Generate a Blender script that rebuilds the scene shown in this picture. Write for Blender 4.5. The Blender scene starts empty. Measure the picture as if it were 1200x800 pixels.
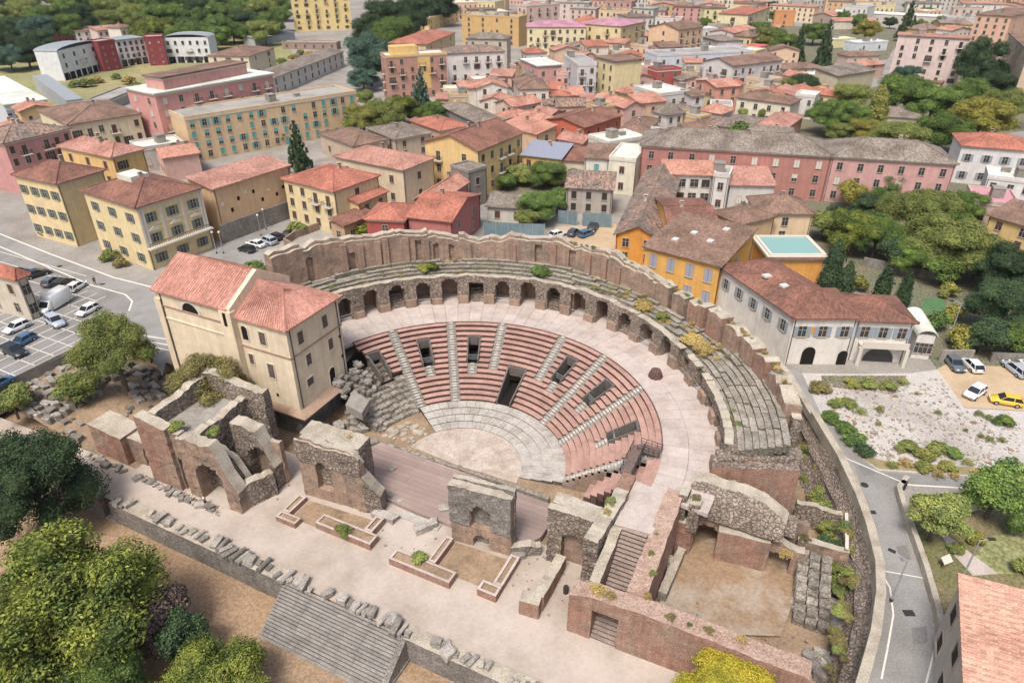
import bpy, math, random
from mathutils import Vector, Matrix, noise
from mathutils.geometry import tessellate_polygon
R = math.radians
sc = bpy.context.scene
COL = sc.collection
# ------------------------------------------------------------------ camera, sky, sun
CAMH, PITCH, FPX = 60.0, R(30.5), 811.0
cam = bpy.data.objects.new("camera", bpy.data.cameras.new("camera")); COL.objects.link(cam)
cam.location = (0, 0, CAMH); cam.rotation_euler = (math.pi/2 - PITCH, 0, 0)
cam.data.sensor_width = 36; cam.data.lens = 36*FPX/1200; cam.data.clip_end = 6000; cam.data.clip_start = 1
sc.camera = cam
SUN_EL, SUN_AZ = R(60), R(204)          # azimuth clockwise from +Y: behind and left of the camera
w = bpy.data.worlds.new("World"); sc.world = w; w.use_nodes = True
nt = w.node_tree; bg = nt.nodes["Background"]
sky = nt.nodes.new("ShaderNodeTexSky"); sky.sky_type = 'NISHITA'; sky.sun_disc = False
sky.sun_elevation = SUN_EL; sky.sun_rotation = SUN_AZ; sky.air_density = 1.0; sky.dust_density = 5.0; sky.ozone_density = 0.6
nt.links.new(sky.outputs[0], bg.inputs[0]); bg.inputs[1].default_value = 0.125
sl = bpy.data.lights.new("sun", 'SUN'); sl.energy = 2.3; sl.angle = R(16); sl.color = (1, .965, .92)
so = bpy.data.objects.new("sun", sl); COL.objects.link(so)
sd = Vector((math.sin(SUN_AZ)*math.cos(SUN_EL), math.cos(SUN_AZ)*math.cos(SUN_EL), math.sin(SUN_EL)))
so.rotation_euler = sd.to_track_quat('Z', 'Y').to_euler(); so.location = (0, 0, 200)
sc.view_settings.view_transform = 'Standard'; sc.view_settings.look = 'None'
sc.view_settings.exposure = 0.44; sc.view_settings.gamma = 1.0
sc.cycles.max_bounces = 5; sc.cycles.diffuse_bounces = 3; sc.cycles.use_denoising = True
# ------------------------------------------------------------------ helpers
SP, CP = math.sin(PITCH), math.cos(PITCH)
def P(u, v, z=5.0):                       # where the sight line of a photo point meets height z
    a = (u-600)/FPX; b = (v-400)/FPX; t = (CAMH-z)/(SP+b*CP)
    return Vector((a*t, (CP-b*SP)*t, z))
TC = Vector((-6.81, 69.74, 0)); TA = R(-26)   # centre of the orchestra, direction of the stage front
EX = Vector((math.cos(TA), math.sin(TA), 0)); EY = Vector((-math.sin(TA), math.cos(TA), 0))
def W(x, y, z): return TC + EX*x + EY*y + Vector((0, 0, z))
def PO(r, deg, z): a = R(deg); return Vector((TC.x+r*math.cos(a), TC.y+r*math.sin(a), z))
def rnd(a, b): return random.uniform(a, b)
def nz(p, s=1.0): return noise.noise(Vector(p)*s)
ORG = {}
def tag(o, label=None, cat=None, group=None, kind=None):
    if label: o["label"] = label
    if cat: o["category"] = cat
    if group: o["group"] = group
    if kind: o["kind"] = kind
    return o
def empty(name, loc, label=None, cat=None, group=None, rz=0, kind=None):
    o = bpy.data.objects.new(name, None); COL.objects.link(o); o.location = loc; o.rotation_euler = (0, 0, rz)
    o.empty_display_size = .3
    ORG[o.name] = Vector(loc); return tag(o, label, cat, group, kind)
def add(name, me, parent=None, loc=(0, 0, 0), rz=0, sca=None, kind=None):
    o = bpy.data.objects.new(name, me); COL.objects.link(o)
    if parent: o.parent = parent
    o.location = loc; o.rotation_euler = (0, 0, rz)
    if sca: o.scale = sca
    if kind: o["kind"] = kind
    return o
class MB:
    def __init__(s): s.v = []; s.f = []; s.m = []
    def vert(s, p): s.v.append(tuple(p)); return len(s.v)-1
    def face(s, idx, m=0): s.f.append(tuple(idx)); s.m.append(m)
    def quad(s, a, b, c, d, m=0):
        n = len(s.v); s.v += [tuple(a), tuple(b), tuple(c), tuple(d)]; s.face((n, n+1, n+2, n+3), m)
    def tri(s, a, b, c, m=0):
        n = len(s.v); s.v += [tuple(a), tuple(b), tuple(c)]; s.face((n, n+1, n+2), m)
    def hexa(s, b, t, m=0, mt=None):          # b, t: four bottom and four top points, counter-clockwise from above
        n = len(s.v); s.v += [tuple(p) for p in b]+[tuple(p) for p in t]
        s.face((n+3, n+2, n+1, n), m); s.face((n+4, n+5, n+6, n+7), m if mt is None else mt)
        for i in range(4): j = (i+1) % 4; s.face((n+i, n+j, n+4+j, n+4+i), m)
    def box(s, x0, x1, y0, y1, z0, z1, m=0, mt=None):
        s.hexa([(x0, y0, z0), (x1, y0, z0), (x1, y1, z0), (x0, y1, z0)], [(x0, y0, z1), (x1, y0, z1), (x1, y1, z1), (x0, y1, z1)], m, mt)
    def tube(s, a, b, r0, r1=None, n=8, m=0, cap=True):
        a = Vector(a); b = Vector(b); r1 = r0 if r1 is None else r1
        q = (b-a).to_track_quat('Z', 'Y'); k = len(s.v)
        for c, r in ((a, r0), (b, r1)):
            for i in range(n):
                t = 2*math.pi*i/n; s.v.append(tuple(c+q @ Vector((r*math.cos(t), r*math.sin(t), 0))))
        for i in range(n): j = (i+1) % n; s.face((k+i, k+j, k+n+j, k+n+i), m)
        if cap: s.face(tuple(k+n-1-i for i in range(n)), m); s.face(tuple(k+n+i for i in range(n)), m)
    def prism(s, pts, z0, z1, m=0, mt=None):  # polygon (counter-clockwise seen from above) raised from z0 to z1
        n = len(s.v); k = len(pts)
        s.v += [(p[0], p[1], z0) for p in pts]+[(p[0], p[1], z1) for p in pts]
        for i in range(k): j = (i+1) % k; s.face((n+i, n+j, n+k+j, n+k+i), m)
        s.face(tuple(n+k+i for i in range(k)), m if mt is None else mt); s.face(tuple(n+k-1-i for i in range(k)), m)
    def arc(s, r0, r1, a0, a1, z0, z1, m=0, step=2.5, mt=None, jit=0):
        n = max(1, int(abs(a1-a0)/step)); k = len(s.v)
        for i in range(n+1):
            a = a0+(a1-a0)*i/n; j = jit and rnd(-jit, jit)
            for r, z in ((r0, z0), (r1, z0), (r1, z1), (r0, z1)): s.v.append(tuple(PO(r+(j if r == r0 else 0), a, z+(j if z == z1 else 0))))
        for i in range(n):
            q = k+4*i
            for e in range(4):
                f = (e+1) % 4; s.face((q+e, q+4+e, q+4+f, q+f), (m if (mt is None or e != 2) else mt))
        s.face((k, k+1, k+2, k+3), m); q = k+4*n; s.face((q+3, q+2, q+1, q), m)
    def mesh(s, name, mats, org=None, smooth=False):
        me = bpy.data.meshes.new(name)
        vv = s.v if org is None else [(a-org[0], b-org[1], c-org[2]) for a, b, c in s.v]
        me.from_pydata(vv, [], s.f)
        for mt in (mats if isinstance(mats, (list, tuple)) else [mats]): me.materials.append(mt)
        me.polygons.foreach_set("material_index", s.m)
        if smooth: me.polygons.foreach_set("use_smooth", [True]*len(s.f))
        me.update(); return me
    def obj(s, name, mats, parent=None, world=True, smooth=False, kind=None, own=False):
        # world: vertices are in world space; own: give a top-level mesh an origin at its base
        org = None
        if world and parent is not None: org = ORG[parent.name]
        if own:
            xs = [p[0] for p in s.v]; ys = [p[1] for p in s.v]; zs = [p[2] for p in s.v]
            org = Vector(((min(xs)+max(xs))/2, (min(ys)+max(ys))/2, min(zs)))
        o = add(name, s.mesh(name, mats, org, smooth), parent, loc=(org if own else (0, 0, 0)), kind=kind)
        ORG[o.name] = org if org is not None else Vector((0, 0, 0))
        return o
# ------------------------------------------------------------------ materials
def S(h):                                # sRGB hex to linear
    h = h.lstrip('#'); c = [int(h[i:i+2], 16)/255 for i in (0, 2, 4)]
    return tuple(((x+.055)/1.055)**2.4 if x > .04045 else x/12.92 for x in c)
def node(nt, t, **kw):
    n = nt.nodes.new("ShaderNode"+t)
    for k, v in kw.items():
        if k in n.inputs: n.inputs[k].default_value = v
        else: setattr(n, k, v)
    return n
def ramp(nt, src, p0, p1):
    r = node(nt, "MapRange"); nt.links.new(src, r.inputs[0]); r.inputs[1].default_value = p0; r.inputs[2].default_value = p1; return r.outputs[0]
def mixc(nt, fac, a, b, mode='MIX'):
    m = node(nt, "Mix", data_type='RGBA', blend_type=mode)
    for i, x in ((0, fac), (6, a), (7, b)):
        if hasattr(x, 'is_linked'): nt.links.new(x, m.inputs[i])
        else: m.inputs[i].default_value = x if i == 0 else (*x[:3], 1)
    return m.outputs[2]
def DS(c, k): y = .2126*c[0]+.7152*c[1]+.0722*c[2]; return tuple(x*(1-k)+y*k for x in c)
def sc3(c, k): return tuple(min(1, x*k) for x in c)
CACHE = {}
def mat(name, col, col2=None, s2=.25, t2=(.45, .62), var=.25, vs=1.3, fine=.2, fs=9, rough=.9, bump=.25, bs=6, bd=.05, rndv=0, streak=0, spec=.2,
        courses=0, island=0, stretch=None, blocks=0, mort=None):
    if name in CACHE: return CACHE[name]
    m = bpy.data.materials.new(name); m.use_nodes = True; nt = m.node_tree; L = nt.links
    b = nt.nodes["Principled BSDF"]; b.inputs["Roughness"].default_value = rough; b.inputs["Specular IOR Level"].default_value = spec
    geo = node(nt, "NewGeometry"); pos = geo.outputs["Position"]
    if stretch:
        mp = node(nt, "Mapping"); L.new(pos, mp.inputs[0]); mp.inputs["Scale"].default_value = stretch; pos = mp.outputs[0]
    c = None
    def noi(s, d=5):
        n = node(nt, "TexNoise", Scale=s, Detail=d, Roughness=.6); L.new(pos, n.inputs["Vector"]); return n.outputs["Fac"]
    c = mixc(nt, ramp(nt, noi(s2), *t2), col, col2) if col2 else None
    n1 = ramp(nt, noi(vs), .3, .7)
    base = c if c is not None else col
    c = mixc(nt, n1, mixc(nt, var, base, (0, 0, 0)), base)
    if fine:
        n2 = ramp(nt, noi(fs, 3), .35, .65); c = mixc(nt, n2, mixc(nt, fine, c, (0, 0, 0)), mixc(nt, fine*.35, c, (1, 1, 1)))
    if streak:
        mp = node(nt, "Mapping"); L.new(geo.outputs["Position"], mp.inputs[0]); mp.inputs["Scale"].default_value = (1.6, 1.6, .12)
        n = node(nt, "TexNoise", Scale=1.2, Detail=4); L.new(mp.outputs[0], n.inputs["Vector"])
        c = mixc(nt, ramp(nt, n.outputs[0], .42, .75), c, mixc(nt, streak, c, sc3(col, .35)))
    if rndv:
        oi = node(nt, "ObjectInfo"); r = node(nt, "MapRange"); L.new(oi.outputs["Random"], r.inputs[0]); r.inputs[3].default_value = 1-rndv; r.inputs[4].default_value = 1+rndv
        h = node(nt, "HueSaturation"); L.new(c, h.inputs["Color"]); L.new(r.outputs[0], h.inputs["Value"]); c = h.outputs[0]
    if island:
        r = node(nt, "MapRange"); L.new(geo.outputs["Random Per Island"], r.inputs[0]); r.inputs[3].default_value = 1-island; r.inputs[4].default_value = 1+island
        h = node(nt, "HueSaturation"); L.new(c, h.inputs["Color"]); L.new(r.outputs[0], h.inputs["Value"]); c = h.outputs[0]
    bsrc = noi(bs, 6)
    if courses:                           # horizontal masonry courses in fine relief
        sx = node(nt, "SeparateXYZ"); L.new(geo.outputs["Position"], sx.inputs[0])
        wv = node(nt, "Math", operation='MULTIPLY'); L.new(sx.outputs[2], wv.inputs[0]); wv.inputs[1].default_value = 2*math.pi/courses
        n = node(nt, "Math", operation='MULTIPLY_ADD'); L.new(noi(1.5, 2), n.inputs[0]); n.inputs[1].default_value = 5.0; L.new(wv.outputs[0], n.inputs[2])
        si = node(nt, "Math", operation='SINE'); L.new(n.outputs[0], si.inputs[0])
        k = ramp(nt, si.outputs[0], .45, .95)
        c = mixc(nt, k, c, mixc(nt, .16, c, mort or (.05, .04, .035)))
    if blocks:                            # irregular stones: joints between voronoi cells
        v = node(nt, "TexVoronoi", feature='DISTANCE_TO_EDGE', Scale=1/blocks); L.new(pos, v.inputs["Vector"])
        v2 = node(nt, "TexVoronoi", Scale=1/blocks); L.new(pos, v2.inputs["Vector"])
        sxx = node(nt, "SeparateColor"); L.new(v2.outputs["Color"], sxx.inputs[0])
        hh = node(nt, "HueSaturation"); L.new(c, hh.inputs["Color"]); r = node(nt, "MapRange"); L.new(sxx.outputs[0], r.inputs[0]); r.inputs[3].default_value = .86; r.inputs[4].default_value = 1.12
        L.new(r.outputs[0], hh.inputs["Value"]); c = hh.outputs[0]
        k = ramp(nt, v.outputs["Distance"], 0.02, .12); c = mixc(nt, k, mixc(nt, .3, c, mort or (.04, .035, .03)), c)
        ad = node(nt, "Math", operation='ADD'); L.new(bsrc, ad.inputs[0]); L.new(k, ad.inputs[1]); bsrc = ad.outputs[0]
    L.new(c, b.inputs["Base Color"])
    if bump:
        bp = node(nt, "Bump", Strength=bump, Distance=bd); L.new(bsrc, bp.inputs["Height"]); L.new(bp.outputs[0], b.inputs["Normal"])
    CACHE[name] = m; return m
def tile(name, col, col2=None, pitch=.28, course=.42, vary=.28, patch=.35, moss=None):
    """clay tiles: channels run down the slope whatever way the roof faces, courses across it, each tile its own tone"""
    if name in CACHE: return CACHE[name]
    col = sc3(DS(col, .08), 1.08); col2 = col2 and sc3(DS(col2, .1), 1.0)
    m = bpy.data.materials.new(name); m.use_nodes = True; nt = m.node_tree; L = nt.links
    b = nt.nodes["Principled BSDF"]; b.inputs["Roughness"].default_value = .85; b.inputs["Specular IOR Level"].default_value = .2
    geo = node(nt, "NewGeometry")
    def vm(op, a, bb):
        n = node(nt, "VectorMath", operation=op)
        for i, x in enumerate((a, bb)):
            if x is None: continue
            if hasattr(x, 'is_linked'): L.new(x, n.inputs[i])
            else: n.inputs[i].default_value = x
        return n
    N = geo.outputs["True Normal"]; Pn = geo.outputs["Position"]
    t1 = vm('NORMALIZE', vm('CROSS_PRODUCT', N, (.001, .002, 1)).outputs[0], None).outputs[0]
    t2 = vm('CROSS_PRODUCT', N, t1).outputs[0]
    def ma(op, a, bb=None):
        n = node(nt, "Math", operation=op)
        for i, x in enumerate((a, bb)):
            if x is None: continue
            if hasattr(x, 'is_linked'): L.new(x, n.inputs[i])
            else: n.inputs[i].default_value = x
        return n.outputs[0]
    x = ma('DIVIDE', vm('DOT_PRODUCT', Pn, t1).outputs["Value"], pitch); y = ma('DIVIDE', vm('DOT_PRODUCT', Pn, t2).outputs["Value"], course)
    cx = node(nt, "CombineXYZ"); L.new(ma('FLOOR', x), cx.inputs[0]); L.new(ma('FLOOR', y), cx.inputs[1])
    wn = node(nt, "TexWhiteNoise", noise_dimensions='3D'); L.new(cx.outputs[0], wn.inputs["Vector"])
    n1 = node(nt, "TexNoise", Scale=.22, Detail=6); L.new(Pn, n1.inputs["Vector"])
    n2 = node(nt, "TexNoise", Scale=1.4, Detail=6); L.new(Pn, n2.inputs["Vector"])
    c = mixc(nt, ramp(nt, n1.outputs[0], .42, .62), col, col2 or sc3(col, .72))
    c = mixc(nt, ramp(nt, n2.outputs[0], .5, .72), c, mixc(nt, patch, c, moss or (.10, .085, .07)))
    h = node(nt, "HueSaturation"); L.new(c, h.inputs["Color"]); r = node(nt, "MapRange"); L.new(wn.outputs["Value"], r.inputs[0]); r.inputs[3].default_value = 1-vary; r.inputs[4].default_value = 1+vary*.8
    L.new(r.outputs[0], h.inputs["Value"]); c = h.outputs[0]
    fr = ma('FRACT', x); ch = ma('ABSOLUTE', ma('SUBTRACT', fr, .5)); chan = ramp(nt, ch, .33, .5)
    c = mixc(nt, chan, c, mixc(nt, .5, c, (.03, .02, .015)))
    L.new(c, b.inputs["Base Color"])
    hgt = ma('ADD', ma('MULTIPLY', ma('SUBTRACT', .5, ch), 1.2), ma('MULTIPLY', ma('FRACT', y), .3))
    bp = node(nt, "Bump", Strength=.5, Distance=.08); L.new(hgt, bp.inputs["Height"]); L.new(bp.outputs[0], b.inputs["Normal"])
    CACHE[name] = m; return m
def plain(name, col, rough=.5, metal=0, spec=.5, coat=0):
    if name in CACHE: return CACHE[name]
    m = bpy.data.materials.new(name); m.use_nodes = True; b = m.node_tree.nodes["Principled BSDF"]
    b.inputs["Base Color"].default_value = (*col, 1); b.inputs["Roughness"].default_value = rough; b.inputs["Metallic"].default_value = metal
    b.inputs["Specular IOR Level"].default_value = spec; b.inputs["Coat Weight"].default_value = coat; CACHE[name] = m; return m
def wallm(h): return mat("plaster_"+h, sc3(DS(S(h), .06), .9), sc3(DS(S(h), .12), .74), s2=.3, t2=(.52, .8), var=.16, vs=.7, fine=.1, fs=6, bump=.08, bs=9, streak=.26, rough=.92)
def leafm(name, h, h2, isl=.45):
    if name in CACHE: return CACHE[name]
    m = mat(name, sc3(S(h), 1.18), sc3(S(h2), 1.18), s2=.35, t2=(.4, .62), var=.25, vs=.8, fine=0, bump=0, rough=.75, island=isl, rndv=.22, spec=.15)
    return m
M_brick = mat("ruin_brick", S("b0917a"), S("8b7867"), s2=.3, t2=(.48, .66), var=.35, vs=.9, fine=.3, fs=7, bump=.6, bs=5, courses=.42, streak=.55)
M_brick2 = mat("ruin_brick_red", S("ab7e67"), S("a88d78"), s2=.3, t2=(.45, .65), var=.35, vs=.8, fine=.3, fs=8, bump=.5, bs=6, courses=.36, streak=.5)
M_rubble = mat("ruin_rubble", S("aa9683"), S("8f7b68"), s2=.35, var=.45, vs=1.6, fine=.4, fs=5, bump=.9, bs=3.5, bd=.12, blocks=.5, streak=.3)
M_stone = mat("old_stone", S("a39a8b"), S("867a6b"), s2=.5, var=.4, vs=1.5, fine=.3, fs=6, bump=.7, bs=4, bd=.08, rndv=.16, blocks=.9)
M_block = mat("cut_stone", S("a59d91"), S("877e74"), s2=.6, var=.35, vs=1.8, fine=.3, fs=7, bump=.6, bs=5, rndv=.38)
M_cap = mat("lime_capping", S("c2b7a4"), S("a59985"), s2=.5, var=.25, vs=2, fine=.25, fs=6, bump=.4, bs=6)
M_seat = mat("pink_tread", S("ba9486"), S("a98375"), s2=.5, var=.18, vs=1.5, fine=.14, fs=6, bump=.15, bs=8, rndv=.07)
M_riser = mat("brick_riser", S("643f36"), S("54372f"), s2=.5, var=.25, vs=1.5, fine=.25, fs=8, bump=.4, bs=8, rndv=.06)  # brick colour, darkened further to paint in shade below the seat nosings
M_white = mat("white_stone", S("c0b9af"), S("a9a196"), s2=.5, var=.22, vs=1.6, fine=.2, fs=6, bump=.25, bs=7, rndv=.05)
M_stair = mat("stair_stone", S("cfc9be"), S("b3aca0"), s2=.8, var=.2, fine=.2, rndv=.05)
M_walk = mat("walkway_stone", S("c4b6ad"), S("b6a69c"), s2=.35, var=.16, vs=1.2, fine=.15, fs=5, bump=.2, bs=6, rndv=.07)
M_orch = mat("orchestra_stone", S("cbbcae"), S("b8a796"), s2=.3, var=.25, vs=1, fine=.2, fs=5, bump=.3, rndv=.06)
M_plank = mat("stage_boards", S("9a857b"), S("ad9a91"), s2=.18, t2=(.5, .75), var=.15, vs=.5, fine=.15, fs=10, bump=.2, rndv=.1)
M_path = mat("path_gravel", S("bcafa3"), S("aa9c8e"), s2=.12, var=.14, vs=.35, fine=.07, fs=3, bump=.12, bs=12)
M_dirt = mat("bare_earth", S("a58c70"), S("8f785e"), s2=.2, var=.3, vs=.6, fine=.14, fs=3, bump=.6, bs=4, bd=.1)
M_dry = mat("dry_grass_ground", S("ab8c6a"), S("967a5c"), s2=.1, t2=(.4, .65), var=.25, vs=.4, fine=.22, fs=3, bump=.5, bs=7, bd=.08)
M_grass = mat("meadow_grass", S("8c8f4e"), S("a8985c"), s2=.05, t2=(.4, .6), var=.3, vs=.3, fine=.35, fs=2.5, bump=.5, bs=3, bd=.15)
M_garden = mat("garden_ground", S("67683f"), S("7d7048"), s2=.15, var=.4, vs=.5, fine=.4, fs=3, bump=.6, bs=3, bd=.2)
M_town = mat("town_ground", S("a09a92"), S("8f877d"), s2=.06, var=.25, vs=.3, fine=.15, fs=3, bump=.1)
M_asph = mat("asphalt_pale", S("96938f"), S("88857f"), s2=.12, var=.16, vs=.5, fine=.15, fs=6, bump=.15, bs=12)
M_park = mat("parking_paving", S("8e8a86"), S("7d7974"), s2=.2, var=.2, vs=.8, fine=.2, fs=5, bump=.2)
M_line = mat("road_paint", S("e2ddd2"), var=.15, vs=2, fine=.2, bump=0)
M_sand = mat("sandy_court", S("c5ad8c"), S("b59c7b"), s2=.15, var=.15, fine=.2, bump=.2)
M_gravel = mat("white_gravel", S("c9c2ba"), S("aba298"), s2=.1, t2=(.5, .7), var=.14, vs=.9, fine=.34, fs=5, bump=.8, bs=5, bd=.1)
M_conc = mat("concrete", S("a39c92"), S("8f887e"), s2=.3, var=.25, vs=1, fine=.2, streak=.4)
M_greystone = mat("grey_masonry", S("958e85"), S("7f776e"), s2=.3, var=.35, vs=1.2, fine=.3, fs=6, bump=.6, bs=5, blocks=.55, streak=.3)
M_flat = mat("roof_membrane", S("d9dcd0"), S("c3c4b8"), s2=.12, var=.1, fine=.06, bump=.05)
M_flatg = mat("roof_membrane_grey", S("a9a59e"), S("949088"), s2=.12, var=.2, fine=.1, bump=.05)
M_bark = mat("bark", S("5f5145"), var=.35, bump=.6, bs=5)
M_glass = plain("window_glass", S("3a3a3c"), .15, 0, .5)
M_dark = plain("dark_opening", S("262321"), .9, 0, .1)
M_frame = plain("pale_trim", sc3(S("d8d0c2"), .85), .8, 0, .2)
M_wfr = plain("window_surround", S("aaa092"), .8, 0, .2)
M_iron = plain("dark_iron", S("3d3a38"), .6, .3, .4)
M_tin = mat("galvanised", S("9aa0a2"), var=.2, fine=.1, rough=.45, bump=.05, spec=.5)
T_red = tile("tile_red", S("b2705c"), S("9e624e"), patch=.25)
T_ch = tile("tile_church", S("c58f7e"), S("bb8371"), patch=.15)
T_brick = tile("tile_brown_red", S("8f6353"), S("7a5548"), patch=.4)
T_brown = tile("tile_brown", S("8c6f60"), S("78604f"), patch=.45)
T_grey = tile("tile_grey", S("8b8075"), S("76695d"), patch=.5, vary=.35)
T_pink = tile("tile_pink", S("b58575"), S("a57565"), patch=.25)
T_salmon = tile("tile_salmon", S("bf8a75"), S("ab7561"), patch=.2)
T_tan = tile("tile_tan", S("cfa08a"), S("c3937c"), patch=.15)
T_rose = tile("tile_rose", S("b98896"), S("a87886"), patch=.15, vary=.1)
T_ruin = tile("tile_mixed", S("94796a"), S("7d7166"), patch=.6, vary=.5, pitch=.34, course=.6)
# ------------------------------------------------------------------ the ground
random.seed(7)
def sheet(name, pts, z, m, kind="structure"):
    mb = MB(); tri = tessellate_polygon([[Vector((p[0], p[1], 0)) for p in pts]])
    for p in pts: mb.vert((p[0], p[1], z if len(p) < 3 or z is not None else p[2]))
    for t in tri:
        a, b, c = (Vector(mb.v[i]) for i in t)
        mb.face(t if (b-a).cross(c-a).z > 0 else t[::-1])
    o = mb.obj(name, m); o["kind"] = kind; return o
def patch(name, px, z, m): return sheet(name, [P(u, v, z) for u, v in px], z, m)
def grid(name, x0, x1, y0, y1, n, fn, m, frame=W, kind="structure"):
    mb = MB(); nx, ny = n
    for j in range(ny+1):
        for i in range(nx+1):
            x = x0+(x1-x0)*i/nx; y = y0+(y1-y0)*j/ny; mb.vert(frame(x, y, fn(x, y)))
    for j in range(ny):
        for i in range(nx): a = j*(nx+1)+i; mb.face((a, a+1, a+nx+2, a+nx+1))
    o = mb.obj(name, m, smooth=True); o["kind"] = kind; return o
EDGE = [(-64.5, -60), (-63.7, -18), (-63.4, -2.5), (-46, -4.0), (-44.2, -3.5), (-43, -2), (-23.5, -2), (-23.2, 6), (-27, 22)]
edge = [W(x, y, 0) for x, y in EDGE] + [PO(39.4, a, 0) for a in range(134, 30, -5)]
RW = [(33.5, 36.5), (36.0, 33.1), (44.0, 16.0), (46.4, 9.6), (47.6, 5.4), (48.7, 0), (48.9, -4), (48.6, -9), (48.0, -13), (46.5, -22), (45, -40), (44, -70)]
edge += [W(x, y, 0) for x, y in RW]
sheet("town_ground", [Vector((-1700, edge[0].y, 0))] + edge + [Vector((edge[-1].x, -120, 0)), Vector((1700, -120, 0)), Vector((1700, 2000, 0)), Vector((-1700, 2000, 0))], 5.0, M_town)
sheet("ruin_ground", [W(-300, -24.6, 0), W(50, -24.6, 0), W(60, 60, 0), W(-66, 60, 0), W(-300, -10, 0)], -.02, M_dirt)
grid("dry_grass_field", -120, 60, -90, -24.2, (60, 26), lambda x, y: -2.6+.35*nz((x, y, 0), .11)+.12*nz((x, y, 3), .5), M_dry)
sheet("terrace_path", [W(-75, -24.6, 0), W(47, -24.6, 0), W(47, -16.2, 0), W(27.5, -16.2, 0), W(27.5, -8.0, 0), W(-37, -8, 0), W(-37, -19.3, 0), W(-75, -20.5, 0)], .5, M_path)
def field_z(x, y): return .45+3.1*max(0, min(1, (-x-44)/17))**1.2+.25*nz((x, y, 0), .3)
grid("stone_field_ground", -64, -36, -19.6, -2.5, (28, 18), field_z, M_dirt)
# retaining walls where the town level drops to the ruins
def bank(name, pts, z0, z1, th, label, m, inner=True):
    e = empty(name, (pts[0].x, pts[0].y, z0), label, "wall"); mb = MB(); L = []
    for i, p in enumerate(pts):
        d = (pts[min(i+1, len(pts)-1)]-pts[max(i-1, 0)]); n = Vector((-d.y, d.x, 0)).normalized()*th
        L.append((p, p+n))
    for i in range(len(pts)-1):
        (a, a2), (b, b2) = L[i], L[i+1]; u = lambda q, z: (q.x, q.y, z)
        mb.hexa([u(a, z0), u(b, z0), u(b2, z0), u(a2, z0)], [u(a, z1), u(b, z1), u(b2, z1), u(a2, z1)])
    mb.obj("wall_face", m, e); return e
def dense(pts, step=1.5):
    out = []
    for a, b in zip(pts, pts[1:]):
        n = max(1, int((b-a).length/step)); out += [a+(b-a)*i/n for i in range(n)]
    return out+[pts[-1]]
# the parking's low edge wall
bank("parking_wall", [W(x, y, 0) for x, y in EDGE[:3]][::-1], 1, 5.35, -.5, "low pale wall along the parking edge above the field of stones", M_conc)
# left parts: parking, street
patch("parking_lot", [(-60, 480), (0, 452), (128, 391), (150, 364), (153, 353), (147, 346), (107, 335), (0, 290), (-60, 265)], 5.006, M_park)
patch("street", [(-60, 255), (0, 275), (133, 325), (190, 338), (215, 352), (190, 440), (150, 366), (155, 353), (147, 345), (107, 334), (0, 289), (-60, 265)], 5.01, M_asph)
def line(mb, a, b, wd=.13, z=5.02):
    d = (b-a).normalized(); n = Vector((-d.y, d.x, 0))*wd/2
    q = [a-n, b-n, b+n, a+n]; mb.quad(*[(p.x, p.y, z) for p in q])
mb = MB()
for y in range(-16, 30, 3):
    x0, x1 = -112, -64.2
    if y > 6: x1 = -78-(y-6)*1.6
    elif y > 0: x1 = -66-(y)*1.8
    if y > 12: continue
    line(mb, W(x0, y, 0), W(x1, y, 0), .16)
for k in range(20):
    x = -65.6-k*2.45; y1 = 2.4 if k < 4 else (7.0 if k < 8 else 4-(k-8)*.8); line(mb, W(x, -17, 0), W(x, y1, 0), .16)
mb.obj("parking_lines", M_line)["kind"] = "structure"
mb = MB()
def pline(px, wd, z=5.025):
    q = [P(u, v, z) for u, v in px]
    for a, b in zip(q, q[1:]): line(mb, a, b, wd, z)
pline([(-40, 262), (0, 274), (60, 298), (133, 325), (177, 336)], .35); pline([(-40, 275), (0, 289), (107, 334), (147, 345), (155, 353), (151, 364)], .3)
pline([(168, 393), (200, 398)], .3); pline([(168, 399), (203, 405)], .3); pline([(170, 405), (203, 411)], .3)
mb.obj("street_markings", M_line)["kind"] = "structure"
# yard by the arched street wall
patch("side_street", [(250, 295), (335, 252), (352, 258), (372, 262), (318, 283), (325, 310), (270, 330), (230, 315)], 5.01, M_asph)
# right-hand lane
LANE_L = [P(u, v, 0) for u, v in ()] 
lane_l = [(918, 432), (925, 446), (950, 482), (985, 520), (1003, 548), (1014, 590), (1022, 628), (1031, 660), (1035, 690), (1032, 740), (1012, 800), (1000, 830)]
lane_r = [(1098, 830), (1096, 800), (1095, 760), (1090, 715), (1080, 680), (1068, 645), (1056, 600), (1052, 580), (1062, 566), (1100, 570), (1150, 573), (1150, 560), (1030, 553), (1000, 530), (962, 485), (935, 432)]
patch("lane_asphalt", lane_l+lane_r, 5.012, M_asph)
mb = MB(); pline([(1031, 660), (1031, 668), (1043, 688), (1047, 720), (1040, 760), (1033, 795)], .16); pline([(1033, 668), (1083, 677)], .14); pline([(1096, 757), (1084, 805)], .16); pline([(990, 536), (1058, 565)], .18); pline([(1058, 566), (1068, 568), (1140, 572)], .25)
mb.obj("lane_markings", M_line)["kind"] = "structure"
patch("gravel_plot", [(940, 437), (1000, 438), (1068, 437), (1105, 432), (1130, 478), (1220, 483), (1220, 560), (1150, 558), (1030, 551), (1002, 530), (962, 485)], 5.008, M_gravel)
patch("dry_strip", [(962, 440), (1062, 440), (1060, 452), (1010, 458), (965, 452)], 5.014, M_garden)
patch("sandy_car_park", [(1098, 432), (1110, 426), (1230, 432), (1230, 482), (1130, 477)], 5.012, M_sand)
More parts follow.
